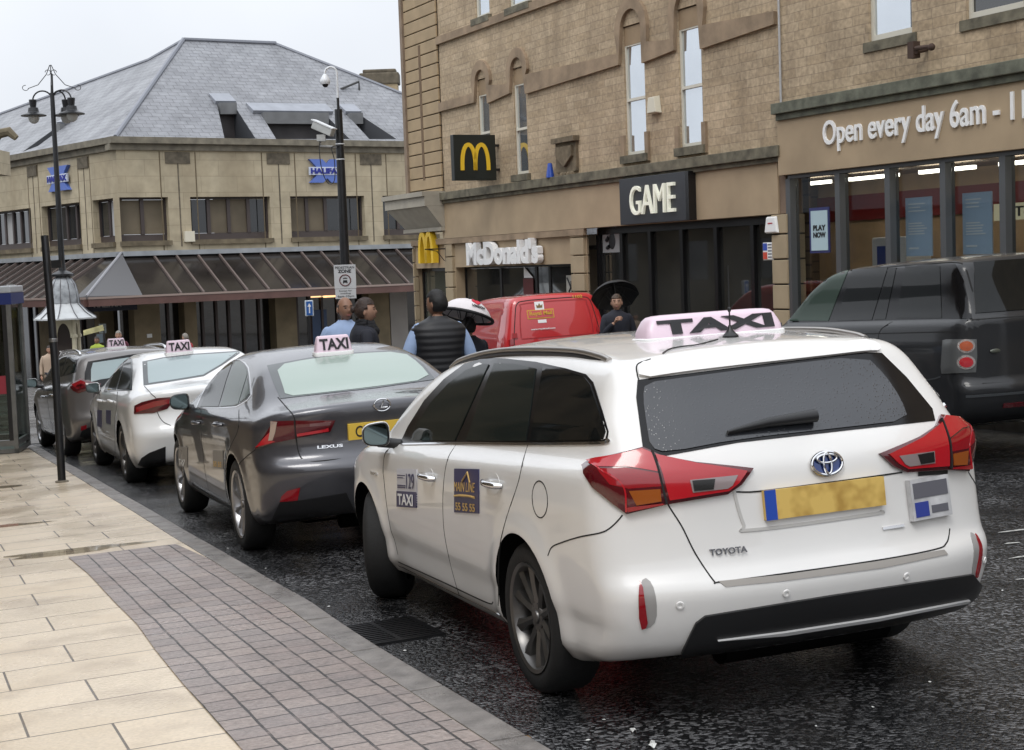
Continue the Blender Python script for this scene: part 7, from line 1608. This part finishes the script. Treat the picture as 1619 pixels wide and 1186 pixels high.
# bald man facing us, partly behind the woman
x, y, H = place(544, 469, 16.2, 1.95); print('bald', x, y, H)
person('bald man in a pale blue shirt, partly behind the woman in the black scarf', x, y, math.radians(200), H, dict(), BLUESH, TRS, SKIN2, hair='rim', haircol=(.05, .04, .035), headyaw=math.radians(10), collar=True)
x, y, H = place(574, 471, 15.2, 1.95); print('woman', x, y, H)
person('smiling woman in a dark coat and thick black scarf, hair tied back', x, y, math.radians(-75), H, dict(), NAVYC, TRS, SKIN, hair='tied', haircol=(.035, .018, .012), scarf=BLKC, headyaw=math.radians(-8), collar=False)
x, y, H = place(690, 458, 14.2, 1.95); print('gilet', x, y, H)
person('man seen from behind in a black quilted gilet over a pale blue shirt', x, y, math.radians(16), H, dict(elL=(-.30, -.03, 1.14), wrL=(-.30, .12, .90), elR=(.29, -.03, 1.14), wrR=(.27, .12, .90)), GIL, TRS, SKIN2, hair='short', haircol=(.010, .009, .009), sleeves=BLUESH, vest=True, headyaw=math.radians(38), build_=1.12, coatlen=.86)
def umbrella(label, M, R, depth, fab, n=8, grp=None, marks=None, rim=None):
    root = thing('umbrella', label, 'umbrella', M, grp); m = MB(); vs = []; K = 9; S_ = 5; N_ = n*S_
    for i in range(K+1):
        t = i/K; ph = t*math.radians(62)
        for k in range(N_):
            a = 2*math.pi*k/N_; fr_ = (k % S_)/S_; sag = 4*fr_*(1-fr_); r_ = R*math.sin(ph)/math.sin(math.radians(62))*(1-.05*sag*t); z = -depth*(1-math.cos(ph))/(1-math.cos(math.radians(62)))+.02*sag*t; vs.append((r_*math.cos(a), r_*math.sin(a), z))
    fs = [(i*N_+k, (i+1)*N_+k, (i+1)*N_+(k+1) % N_, i*N_+(k+1) % N_) for i in range(K) for k in range(N_)]
    nv = len(vs); vs += [(a, b, c-.004) for a, b, c in vs]; fs += [tuple(q_+nv for q_ in f[::-1]) for f in fs]; fs += [(K*N_+k, K*N_+nv+k, K*N_+nv+(k+1) % N_, K*N_+(k+1) % N_) for k in range(N_)]
    m.add(vs, fs, 0); c = m.build('canopy', fab, root, smooth=True, uv=False)
    m = MB()
    for k in range(n):
        a = 2*math.pi*k/n; m.tube([(R*math.sin(p)/math.sin(1.082)*math.cos(a), R*math.sin(p)/math.sin(1.082)*math.sin(a), -depth*(1-math.cos(p))/(1-math.cos(1.082))-.012) for p in np.linspace(.05, 1.08, 7)], .004, 6)
        m.tube([(0, 0, -.36), (R*.5*math.cos(a), R*.5*math.sin(a), -depth*.22-.02)], .003, 6)
    m.build('ribs', mat('umbrella rib', (.08, .08, .08), .4, .8), root, uv=False); m = MB(); m.tube([(0, 0, .05), (0, 0, -.85)], .008, 8); m.tube([(0, 0, -.84), (0, 0, -.94)], .014, 8); m.build('shaft', BLACKP, root, uv=False)
    if rim:
        m = MB(); m.tube([((R+.004)*math.cos(a), (R+.004)*math.sin(a), -depth) for a in np.linspace(0, 2*math.pi, 49)], .018, 8, cap=False); m.build('canopy_border', rim, root, uv=False)
    return root
# woman under a black umbrella
x, y, H = place(974, 465, 22., 1.8); print('umbr', x, y, H)
_, jj, ss = person('woman in a dark coat standing under a black umbrella beside the mail van', x, y, math.radians(192), H, dict(elR=(.23, .05, 1.16), wrR=(.10, .22, 1.34), curlR=1.0, elL=(-.27, -.02, 1.14), wrL=(-.27, .1, .9)), NAVYC, TRS, SKIN, hair='short', haircol=(.06, .035, .02), headyaw=math.radians(-15))
Mx = upright(x, y, gz(x, y), math.radians(192)); hp = Mx @ Vector((.10*ss, .27*ss, 1.38*ss)); top = hp+Vector((.02, .12, .86*.62))
BU = mat('black umbrella cloth', (.008, .008, .009), .6)
tilt = Matrix.Rotation(math.radians(-10), 4, 'X') @ Matrix.Rotation(math.radians(8), 4, 'Y')
d = ray(969, 453); P = d*(22.6/(d@FW)); umbrella('black umbrella held over the woman in the dark coat', Matrix.Translation(P) @ Matrix.Rotation(math.radians(-38), 4, 'X') @ Matrix.Rotation(math.radians(-6), 4, 'Y'), .36, .19, BU)
# person behind the gilet man with the white umbrella
x, y, H = place(742, 520, 17.0, 1.62); print('white umb', x, y, H)
person('person in dark clothes mostly hidden behind the man in the gilet', x, y, math.radians(30), 1.55, dict(elR=(.25, .08, 1.15), wrR=(.15, .25, 1.2), curlR=1.), NAVYC, TRS, SKIN, hair='short')
d = ray(742, 474); P = d*(16.8/(d@FW)); WU = mat('white umbrella cloth', (.70, .66, .67), .5, noise=(3, .05))
um = umbrella('white umbrella with black border and red heart, beside the man in the gilet', Matrix.Translation(P) @ Matrix.Rotation(math.radians(14), 4, 'Y') @ Matrix.Rotation(math.radians(-14), 4, 'X'), .30, .19, WU, rim=BU)
def on_umb(a, r): # azimuth, radial 0..1 -> point and frame on the canopy
    ph = r*1.082; R_, dp = .30, .19; f = lambda a, ph: np.array([R_*math.sin(ph)/math.sin(1.082)*math.cos(a), R_*math.sin(ph)/math.sin(1.082)*math.sin(a), -dp*(1-math.cos(ph))/(1-math.cos(1.082))])
    p = f(a, ph); ta = f(a+.01, ph)-p; tr = f(a, ph+.01)-p; ta /= np.linalg.norm(ta); tr /= np.linalg.norm(tr); n = np.cross(tr, ta); return p, ta, -tr, n
a0 = math.radians(-62); p, ta, tu, n = on_umb(a0, .52); REDI = mat('heart red', (.6, .02, .05), .5); m = MB()
hp_ = [(.0, -.05), (.05, .0), (.055, .03), (.035, .048), (.012, .045), (0, .03), (-.012, .045), (-.035, .048), (-.055, .03), (-.05, 0)]
m.prism(hp_, lambda a, b: tuple(p+ta*a+tu*b+n*.005), lambda a, b: tuple(p+ta*a+tu*b+n*.012)); m.build('heart_print', REDI, um)
p, ta, tu, n = on_umb(a0, .78); text_part('lettering', 'LONDON', lambda a, b, c: tuple(p+ta*(a-.08)+tu*b+n*(c+.006)), .16, .035, mat('dark ink', (.05, .05, .05), .6), um, .02, .006)
p, ta, tu, n = on_umb(a0-.26, .5); text_part('lettering', 'I', lambda a, b, c: tuple(p+ta*(a)+tu*b+n*(c+.006)), .015, .07, mat('dark ink', (.05, .05, .05), .6), um, .0, .006)
# walkers far across the square
for (u, v, D, lab, cc, sk, hr_, f_) in ((187, 523, 41, 'distant walker with a maroon scarf passing the bank corner', mat('maroon coat', (.09, .015, .03), .8), SKIN, 'grey', 190), (293, 527, 40, 'distant grey-haired walker in a red coat behind the white saloon roof sign', mat('red coat', (.42, .03, .03), .8), SKIN, 'grey', 60), (153, 532, 46, 'distant walker in a yellow-green jacket beside the kiosk', mat('yellow green jacket', (.32, .40, .05), .8), SKIN2, 'short', 170), (78, 556, 38, 'distant walker in a pale beige coat half hidden by the black post', mat('beige coat', (.42, .32, .24), .8), SKIN, 'short', 200)):
    x, y, H = place(u, v, D, 1.75); person(lab, x, y, math.radians(f_), H if H > 1.4 else 1.5, {}, cc, TRS, sk, hair=hr_, haircol=(.25, .23, .2) if hr_ == 'grey' else (.03, .02, .015))
# ================================================================ street furniture
IRON = mat('black painted iron', (.012, .013, .015), .35, noise=(8, .3))
def hold(u, v, D): d = ray(u, v); return d*(D/(d@FW))
# plain black post on the pavement
P = ong(98, 762, HK); root = thing('post', 'plain black metal post standing on the pavement flags', 'post', upright(P[0], P[1], P[2])); T = hold(70.5, 373, P@FW); hgt = T[2]-P[2]; r_ = 6.2/FPX*(P@FW)
m = MB(); m.tube([(0, 0, -.05), (0, 0, hgt*.5), (T[0]-P[0], T[1]-P[1], hgt)], [r_, r_, r_*.97], 20); m.build('pole', IRON, root, smooth=True, uv=False); m = MB(); m.lathe([(r_+.001, -.02), (r_+.03, 0), (r_+.028, .012), (r_+.001, .02)], 20, cap=False); m.build('base_ring', mat('mortar ring', (.2, .17, .13), .9), root, uv=False); m = MB(); zc = (hold(78, 420, P@FW)-P)[2]; m.box(r_*.6, r_+.09, -.02, .02, zc-.03, zc+.05); m.build('bracket', IRON, root)
m = MB(); k_ = hgt*.57; m.lathe([(r_+.002, k_), (r_+.005, k_+.005), (r_+.005, k_+.035), (r_+.002, k_+.04)], 20, o=((T[0]-P[0])*.14, (T[1]-P[1])*.14, 0), cap=False); m.build('band', mat('steel band', (.25, .25, .25), .4, .8), root, uv=False)
# kiosk with domed roof
DK = 42.; B = hold(103, 505, DK); gk = gz(B[0], B[1]); kx = DK/FPX
KI = thing('advertising_kiosk', 'cream arched poster kiosk with a wide silver brimmed dome', 'kiosk', upright(B[0], B[1], gk, math.radians(4)))
zb_ = B[2]-gk; LEADW = mat('silver lead roof', (.50, .52, .53), .45, noise=(4, .12)); CREAM = mat('cream painted iron', (.56, .52, .38), .5, noise=(5, .1))
R1 = 48*kx; R2 = 23*kx
m = MB(); m.lathe([(R1, .0), (R1, .04), (R1*.75, .18), (R2*1.06, .40), (R2, .44)], 10, 'z', (0, 0, zb_), cap=True, a0=.3); m.build('brim', LEADW, KI, uv=False)
m = MB(); m.lathe([(R2, .441), (R2*1.0, .6), (R2*.95, .78), (R2*.83, .95), (R2*.62, 1.10), (R2*.36, 1.20), (R2*.2, 1.23)], 20, 'z', (0, 0, zb_), cap=True); m.build('dome', mat('scaled dome lead', (.33, .35, .37), .5, noise=(9, .35)), KI, smooth=True, uv=False)
m = MB()
for k in range(10):
    a = .3+2*math.pi*k/10; m.tube([(R1*math.cos(a), R1*math.sin(a), zb_+.05), (R1*.75*math.cos(a), R1*.75*math.sin(a), zb_+.20), (R2*1.06*math.cos(a), R2*1.06*math.sin(a), zb_+.42), (R2*1.0*math.cos(a), R2*1.*math.sin(a), zb_+.6), (R2*.84*math.cos(a), R2*.84*math.sin(a), zb_+.96), (R2*.37*math.cos(a), R2*.37*math.sin(a), zb_+1.21)], .015, 6)
m.build('dome_rib', mat('dome rib', (.12, .12, .13), .5), KI, uv=False)
RK = 22*kx; m = MB()
for k in range(4):
    a = 2*math.pi*k/4+math.pi/4; c, s_ = math.cos(a), math.sin(a); m.tube([(RK*c, RK*s_, -.1), (RK*c, RK*s_, zb_)], [.075, .06], 12); m.lathe([(.1, 0), (.1, .06), (.07, .1)], 12, 'z', (RK*c, RK*s_, zb_-.5)); m.lathe([(.11, 0), (.11, .35), (.08, .4)], 12, 'z', (RK*c, RK*s_, 0))
m.build('column', CREAM, KI, uv=False)
for k in range(4):
    a0 = 2*math.pi*k/4+math.pi/4; a1 = a0+math.pi/2; A_, B_ = np.array([RK*math.cos(a0), RK*math.sin(a0)]), np.array([RK*math.cos(a1), RK*math.sin(a1)]); W = B_-A_; n_ = np.array([W[1], -W[0]])/np.linalg.norm(W); w_ = np.linalg.norm(W); e = W/w_
    g = lambda t, z, o: (A_[0]+e[0]*t+n_[0]*o, A_[1]+e[1]*t+n_[1]*o, z); zt = zb_-.5; m = MB(); arc = [(w_/2+(w_/2-.09)*math.cos(t), zt+(.40)*math.sin(t)) for t in np.linspace(0, math.pi, 11)]
    m.prism([(0, zt), (0, zb_), (w_, zb_), (w_, zt)]+arc, lambda a, b: g(a, b, -.02), lambda a, b: g(a, b, .03)); m.build('arch', CREAM, KI)
    m = MB(); m.hexa([g(t, z, o) for o in (-.06, -.03) for t, z in ((.05, .35), (w_-.05, .35), (w_-.05, zb_-.1), (.05, zb_-.1))]); pn = m.build('poster_panel', mat('dark poster', (.018, .012, .012), .3, coat=.5), KI)
    if k in (1, 2, 3):
        m = MB(); rs = random.Random(k)
        for q_ in range(5): c_ = g(w_*(.2+.15*q_), zb_-1.35-.12*(q_ % 2)-.2*rs.random(), -.028); m.ball(c_, (.05, .05, .06), 10, 6)
        m.build('poster_faces', mat('poster face tone', (.45, .25, .17), .6), pn, uv=False)
        text_part('lettering', 'THEATRE', lambda a, b, c: g(w_-.12-a if False else .12+a, zb_-.98+b, -.028+c), w_-.24, .13, WHITEINK, pn, .02, .006); text_part('lettering', 'WARDROBE', lambda a, b, c: g(.16+a, zb_-.80+b, -.028+c), w_-.32, .08, WHITEINK, pn, .01, .006) if False else None
m = MB(); m.lathe([(RK+.18, 0), (RK+.18, .12), (RK+.1, .3), (RK+.05, .34)], 12, 'z', (0, 0, -.05)); m.build('plinth', CREAM, KI, uv=False)
# street lamp rising out of the kiosk dome
LP = thing('street_lamp', 'tall black street lamp with curled arms and bell lanterns above the silver kiosk', 'street lamp', upright(B[0], B[1], gk, math.radians(15)))
tz = lambda v: hold(100, v, DK)[2]-gk
zd = zb_+1.2; ztp = hold(85, 118, DK)[2]-gk; za_ = hold(88, 150, DK)[2]-gk
m = MB(); m.lathe([(.30, zd-.02), (.30, zd+.04), (.2, zd+.10), (.1, zd+.14), (.085, zd+.3)], 16); m.tube([(0, 0, zd), (0, 0, zd+1.2), (0, 0, za_)], [.085, .08, .06], 14); m.build('pole', IRON, LP, smooth=True, uv=False)
m = MB(); m.tube([(0, 0, za_), (.02, 0, za_+.5), (0, 0, ztp)], [.04, .03, .008], 8)
for a in (0, math.pi, math.pi/2, -math.pi/2):
    c, s_ = math.cos(a), math.sin(a)
    m.tube([(.62*c, .62*s_, za_+.12), (.35*c, .35*s_, za_+.22), (.12*c, .12*s_, za_+.50), (.02*c, .02*s_, za_+.75)], .012, 6); m.tube([((.08+.07*math.cos(t))*c, (.08+.07*math.cos(t))*s_, za_+.55+.07*math.sin(t)) for t in np.linspace(0, 5, 12)], .01, 6); m.tube([((.68+.08*math.cos(t))*c, (.68+.08*math.cos(t))*s_, za_+.14+.07*math.sin(t)) for t in np.linspace(3.4, 8, 12)], .01, 6)
m.build('finial_scroll', IRON, LP, uv=False)
zl = hold(88, 184, DK)[2]-gk
for k, (a, L_) in enumerate(((math.pi-.15, .52), (.35, .36), (-.55, .58))):
    c, s_ = math.cos(a), math.sin(a); pts = [(0, 0, za_-.30)]+[(L_/2*(1-math.cos(t))*c, L_/2*(1-math.cos(t))*s_, za_-.20+.26*math.sin(t)) for t in np.linspace(.2, math.pi, 12)]+[(L_*c, L_*s_, zl+.40)]
    m = MB(); m.tube(pts, .022, 8); arm = m.build('arm', IRON, LP, smooth=True, uv=False)
    o_ = (L_*c, L_*s_, zl); m = MB(); m.lathe([(.10, .42), (.105, .40), (.08, .22), (.13, .20), (.15, .09), (.17, .07), (.34, .0), (.34, -.02), (.12, -.01)], 24, 'z', o_); m.build('lantern_hood', IRON, arm, uv=False)
    m = MB(); m.ball((o_[0], o_[1], o_[2]-.06), (.15, .15, .17), 18, 12); m.build('lantern_globe', mat('milky lamp globe', (.55, .54, .50), .15, trans=.2), arm, smooth=True, uv=False)
# camera pole with pedestrian zone sign
DC = 34.; B = hold(548, 470, DC); gc = gz(B[0], B[1]); kx = DC/FPX; CP = thing('camera_pole', 'thick black pole with a white swan-neck top carrying street cameras', 'pole', upright(B[0], B[1], gc)); zz = lambda v, u=545: hold(u, v, DC)[2]-gc
m = MB(); m.tube([(0, 0, -.1), (0, 0, zz(420)), (0, 0, zz(175))], [.115, .105, .085], 20); m.tube([(0, 0, zz(175)), (0, 0, zz(157))], .03, 8); m.build('pole', IRON, CP, smooth=True, uv=False)
WHP = mat('white painted steel', (.68, .70, .72), .3); z0 = zz(157); z1 = zz(118); m = MB(); m.tube([(0, 0, z0), (0, 0, z1)]+[(-.13+.13*math.cos(t), 0, z1+.13*math.sin(t)) for t in np.linspace(.3, math.pi, 9)]+[(-.26, 0, z1-.03)], .024, 10); m.build('swan_neck', WHP, CP, smooth=True, uv=False)
m = MB(); m.lathe([(.03, .0), (.05, -.02), (.11, -.12), (.115, -.17), (.09, -.22)], 18, 'z', (-.26, 0, z1-.02)); dm = m.build('dome_camera', WHP, CP, smooth=True, uv=False); m = MB(); m.ball((-.26, 0, z1-.24), .07, 14, 10); m.build('dome_lens', BLACKG, dm, smooth=True, uv=False)
zc = zz(213); CM = thing('surveillance_camera', 'pale box camera on a bracket aimed down to the right, fixed to the black pole', 'camera', upright(B[0], B[1], gc)); zc = zz(210)
R_ = np.array(Matrix.Rotation(math.radians(-25), 3, 'Z') @ Matrix.Rotation(math.radians(24), 3, 'Y')); m = MB(); c0 = np.array([-.33, -.12, zz(205)]); CAMM = mat('grey white casing', (.42, .43, .42), .4, noise=(8, .15)); m.hexa([tuple(c0+R_@np.array([a*.26, b*.09, c*.085])) for c in (-1, 1) for a, b in ((-1, -1), (1, -1), (1, 1), (-1, 1))]); m.build('camera_body', CAMM, CM, bev=.015)
m = MB(); m.hexa([tuple(c0+R_@np.array([a*.29-.02, b*.105, .095+c*.012])) for c in (-1, 1) for a, b in ((-1, -1), (1, -1), (1, 1), (-1, 1))]); m.build('sun_shield', WHP, CM); m = MB(); m.box(-.48, -.30, -.2, -.05, zc-.20, zc-.06); m.tube([(-.40, -.1, zc-.1), (-.42, -.1, zc-.30), (-.1, -.05, zc-.33), (0, 0, zc-.33)], .028, 8); m.build('bracket', CAMM, CM)
m = MB(); m.tube(smooth_path([(-.42, -.12, zc-.2), (-.44, -.14, zz(240)), (-.40, -.14, zz(270)), (-.28, -.14, zz(290)), (-.14, -.14, zz(286)), (-.12, -.13, zz(255)), (-.17, -.12, zz(235)), (0, -.1, zz(232))], 6), .011, 6); m.build('cable', BLACKP, CM, uv=False)
for v in (229, 253): m = MB(); m.lathe([(.098, -.012), (.1, 0), (.098, .012)], 20, 'z', (0, 0, zz(v)), cap=False); m.build('clamp_band', WHP, CP, uv=False)
SGN = thing('road_sign', 'white PEDESTRIAN ZONE sign with a round vehicle symbol on the black camera pole', 'road sign', upright(B[0], B[1]-.13, gc, math.radians(-3))); GS_ = mat('sign grey white', (.50, .51, .52), .45); w2 = 17.2*kx; sx_ = (546.5-548)*kx+ (0)
zs = lambda v: hold(547, v, DC)[2]-gc
m = MB(); m.box(-w2, w2, -.012, .0, zs(456), zs(418.5)); p1 = m.build('sign_plate', GS_, SGN); m = MB(); m.box(-w2+.01, w2-.01, -.012, 0, zs(472), zs(456.6)); p2 = m.build('supplementary_plate', GS_, SGN)
tw = lambda nm, tx, par, x0, x1, v0, v1, b=.02: text_part(nm, tx, lambda a, c, d: (x0*kx+a, -.013-d, zs(v0)+c), (x1-x0)*kx, zs(v1)-zs(v0), BLACKINK, par, b, .003)
tw('lettering', 'PEDESTRIAN', p1, -15, 15, 425, 421, .01); tw('lettering', 'ZONE', p1, -11, 10, 431.5, 426, .04); tw('lettering', 'Except for', p2, -10, 10, 461.5, 458.5, 0); tw('lettering', 'loading', p2, -8, 8, 465.5, 462.5, 0); tw('lettering', '6am-10am', p2, -13, 13, 470, 466.5, 0)
zc = zs(443); m = MB(); m.tube([(8.6*kx*math.cos(t), -.016, zc+8.6*kx*math.sin(t)) for t in np.linspace(0, 2*math.pi, 33)], .9*kx, 6, cap=False); m.build('symbol_ring', mat('dark red ring', (.10, .02, .02), .5), p1, uv=False)
m = MB(); m.prism([(-3.6, -1), (-3, 1.6), (3, 1.6), (3.6, -1), (3.6, -3.4), (2.2, -3.4), (2.2, -2.2), (-2.2, -2.2), (-2.2, -3.4), (-3.6, -3.4)], lambda a, b: (a*kx, -.0125, zc-kx*1.5+b*kx), lambda a, b: (a*kx, -.018, zc-kx*1.5+b*kx)); m.prism([(-4, 2.6), (-2, 4.6), (2, 4.6), (4, 2.6), (2, 3), (-2, 3)], lambda a, b: (a*kx, -.0125, zc+b*kx-kx*.5), lambda a, b: (a*kx, -.018, zc+b*kx-kx*.5)); m.build('vehicle_symbol', BLACKINK, p1)
# small blue arrow sign beside it
DB = 30.; B = hold(489, 488, DB); kx = DB/FPX; BS = thing('road_sign', 'small square blue sign with a white upward arrow on a bollard', 'road sign', upright(B[0], B[1], gz(B[0], B[1]), math.radians(12))); zb0 = B[2]-gz(B[0], B[1])
m = MB(); m.box(-6.6*kx, 6.6*kx, -.03, .05, zb0-12*kx, zb0+13*kx); c = m.build('sign_case', mat('pale sign case', (.55, .62, .68), .4), BS, bev=.015); m = MB(); m.box(-4.9*kx, 4.9*kx, -.036, -.031, zb0-10.4*kx, zb0+11.4*kx); m.build('sign_face', mat('sign blue', (.015, .10, .36), .4), c)
m = MB(); m.prism([(-.9, -7), (.9, -7), (.9, 3), (3, 3), (0, 8.5), (-3, 3), (-.9, 3)], lambda a, b: (a*kx, -.037, zb0+b*kx), lambda a, b: (a*kx, -.041, zb0+b*kx)); m.build('arrow', WHITEINK, c); m = MB(); m.tube([(0, .01, -.05), (0, .01, zb0-11*kx)], .05, 14); m.build('pole', BLACKP, BS, smooth=True, uv=False)
# phone box cut by the left edge
P = ong(30, 716, HK); PB = thing('phone_box', 'glass phone box with blue roof edge and red band at the left edge', 'phone box', upright(P[0], P[1], P[2], math.radians(8))); hgt = hold(20, 452, P@FW)[2]-P[2]
W_ = .95; AL = mat('brushed metal frame', (.22, .22, .21), .4, .6, noise=(6, .2)); m = MB()
for x in (0, -W_):
    for y in (0, W_): m.box(x-.06, x, y, y+.06, .0, hgt-.1)
for y in (0, W_): m.box(-W_, -.06, y+.001, y+.05, .10, .18)
for x in (0, -W_): m.box(x-.055, x-.005, .06, W_, .10, .18)
m.box(-W_-.05, .0, 0, W_+.06, .0, .06); m.build('frame', AL, PB); m = MB(); m.box(-W_-.08, .02, -.02, W_+.08, hgt-.26, hgt-.1); m.build('roof_band', mat('phone box blue', (.015, .03, .16), .4), PB); m = MB(); m.box(-W_-.08, .02, -.02, W_+.08, hgt-.099, hgt+.0); m.build('roof', mat('pale roof', (.5, .52, .54), .4), PB, bev=.02)
PG = glassmat('phone box glass', (.55, .60, .57), .12)
for nm, bx in (('front', (-W_+.001, -.061, .02, .03)), ('back', (-W_+.001, -.061, W_+.02, W_+.03)), ('side', (-.04, -.03, .061, W_-.001)), ('side', (-W_-.04, -W_-.03, .061, W_-.001))): m = MB(); m.box(*bx, .19, hgt-.27); m.build('glass_panel', PG, PB)
m = MB(); zr_ = hold(8, 608, P@FW)[2]-P[2]; m.box(-W_, -.12, .008, .018, zr_-.13, zr_+.13); m.build('red_band', mat('red band', (.36, .04, .06), .4), PB); m = MB(); m.box(-W_+.1, -W_+.4, W_-.25, W_-.02, .9, 1.75); m.build('telephone', mat('phone unit', (.05, .05, .05), .4), PB, bev=.02); m = MB(); m.box(-.12, -.06, .0, .05, .18, hgt-.27); m.build('door_edge', BLACKP, PB)
# parking plates on the pole behind the phone box
D_ = 27.; B = hold(19, 480, D_); kx = D_/FPX; PP_ = thing('parking_plates', 'white and yellow parking plates on a thin pole behind the phone box', 'sign', upright(B[0], B[1], gz(B[0], B[1]))); zq = lambda v: hold(19, v, D_)[2]-gz(B[0], B[1])
m = MB(); m.tube([(0, .03, -.05), (0, .03, zq(448))], .03, 12); m.build('pole', AL, PP_, smooth=True, uv=False)
for (v0, v1, mm) in ((450, 479, GS_), (479.6, 490.5, GS_), (491, 503, mat('parking yellow', (.60, .42, .08), .5))): m = MB(); m.box(-6.4*kx, 6.4*kx, -.01, .0, zq(v1), zq(v0)); pl_ = m.build('plate', mm, PP_)
for v, r_ in ((465, 3.8), (472, 3.2)): m = MB(); m.tube([(r_*kx*math.cos(t), -.014, zq(v)+r_*kx*math.sin(t)) for t in np.linspace(0, 2*math.pi, 25)], .8*kx, 6, cap=False); m.build('plate_symbol', BLACKINK, PP_, uv=False)
for v in (453, 456, 483, 486, 497): m = MB(); m.box(-4.5*kx, 4*kx, -.013, -.0105, zq(v)-.6*kx, zq(v)+.6*kx); m.build('plate_line', mat('grey ink', (.1, .1, .14), .5), PP_)
# yellow market banner by the kiosk
D_ = 44.; B = hold(148, 523, D_); kx = D_/FPX; BN = thing('banner', 'yellow and white slanting banner beside the kiosk', 'banner', upright(B[0], B[1], gz(B[0], B[1]))); z_ = B[2]-gz(B[0], B[1]); m = MB(); m.hexa([(a*kx, y_, z_+b*kx) for y_ in (-.03, .0) for a, b in ((-16, -7), (17, 0), (15, 9), (-16, 1))]); o = m.build('banner_sheet', mat('banner yellow', (.62, .58, .30), .6, noise=(4, .4)), BN); m = MB()
for a, b in ((-16, -4), (16, 4)): m.tube([(a*kx, .02, 0), (a*kx, .02, z_+b*kx)], .02, 8)
m.build('banner_pole', IRON, BN, uv=False)
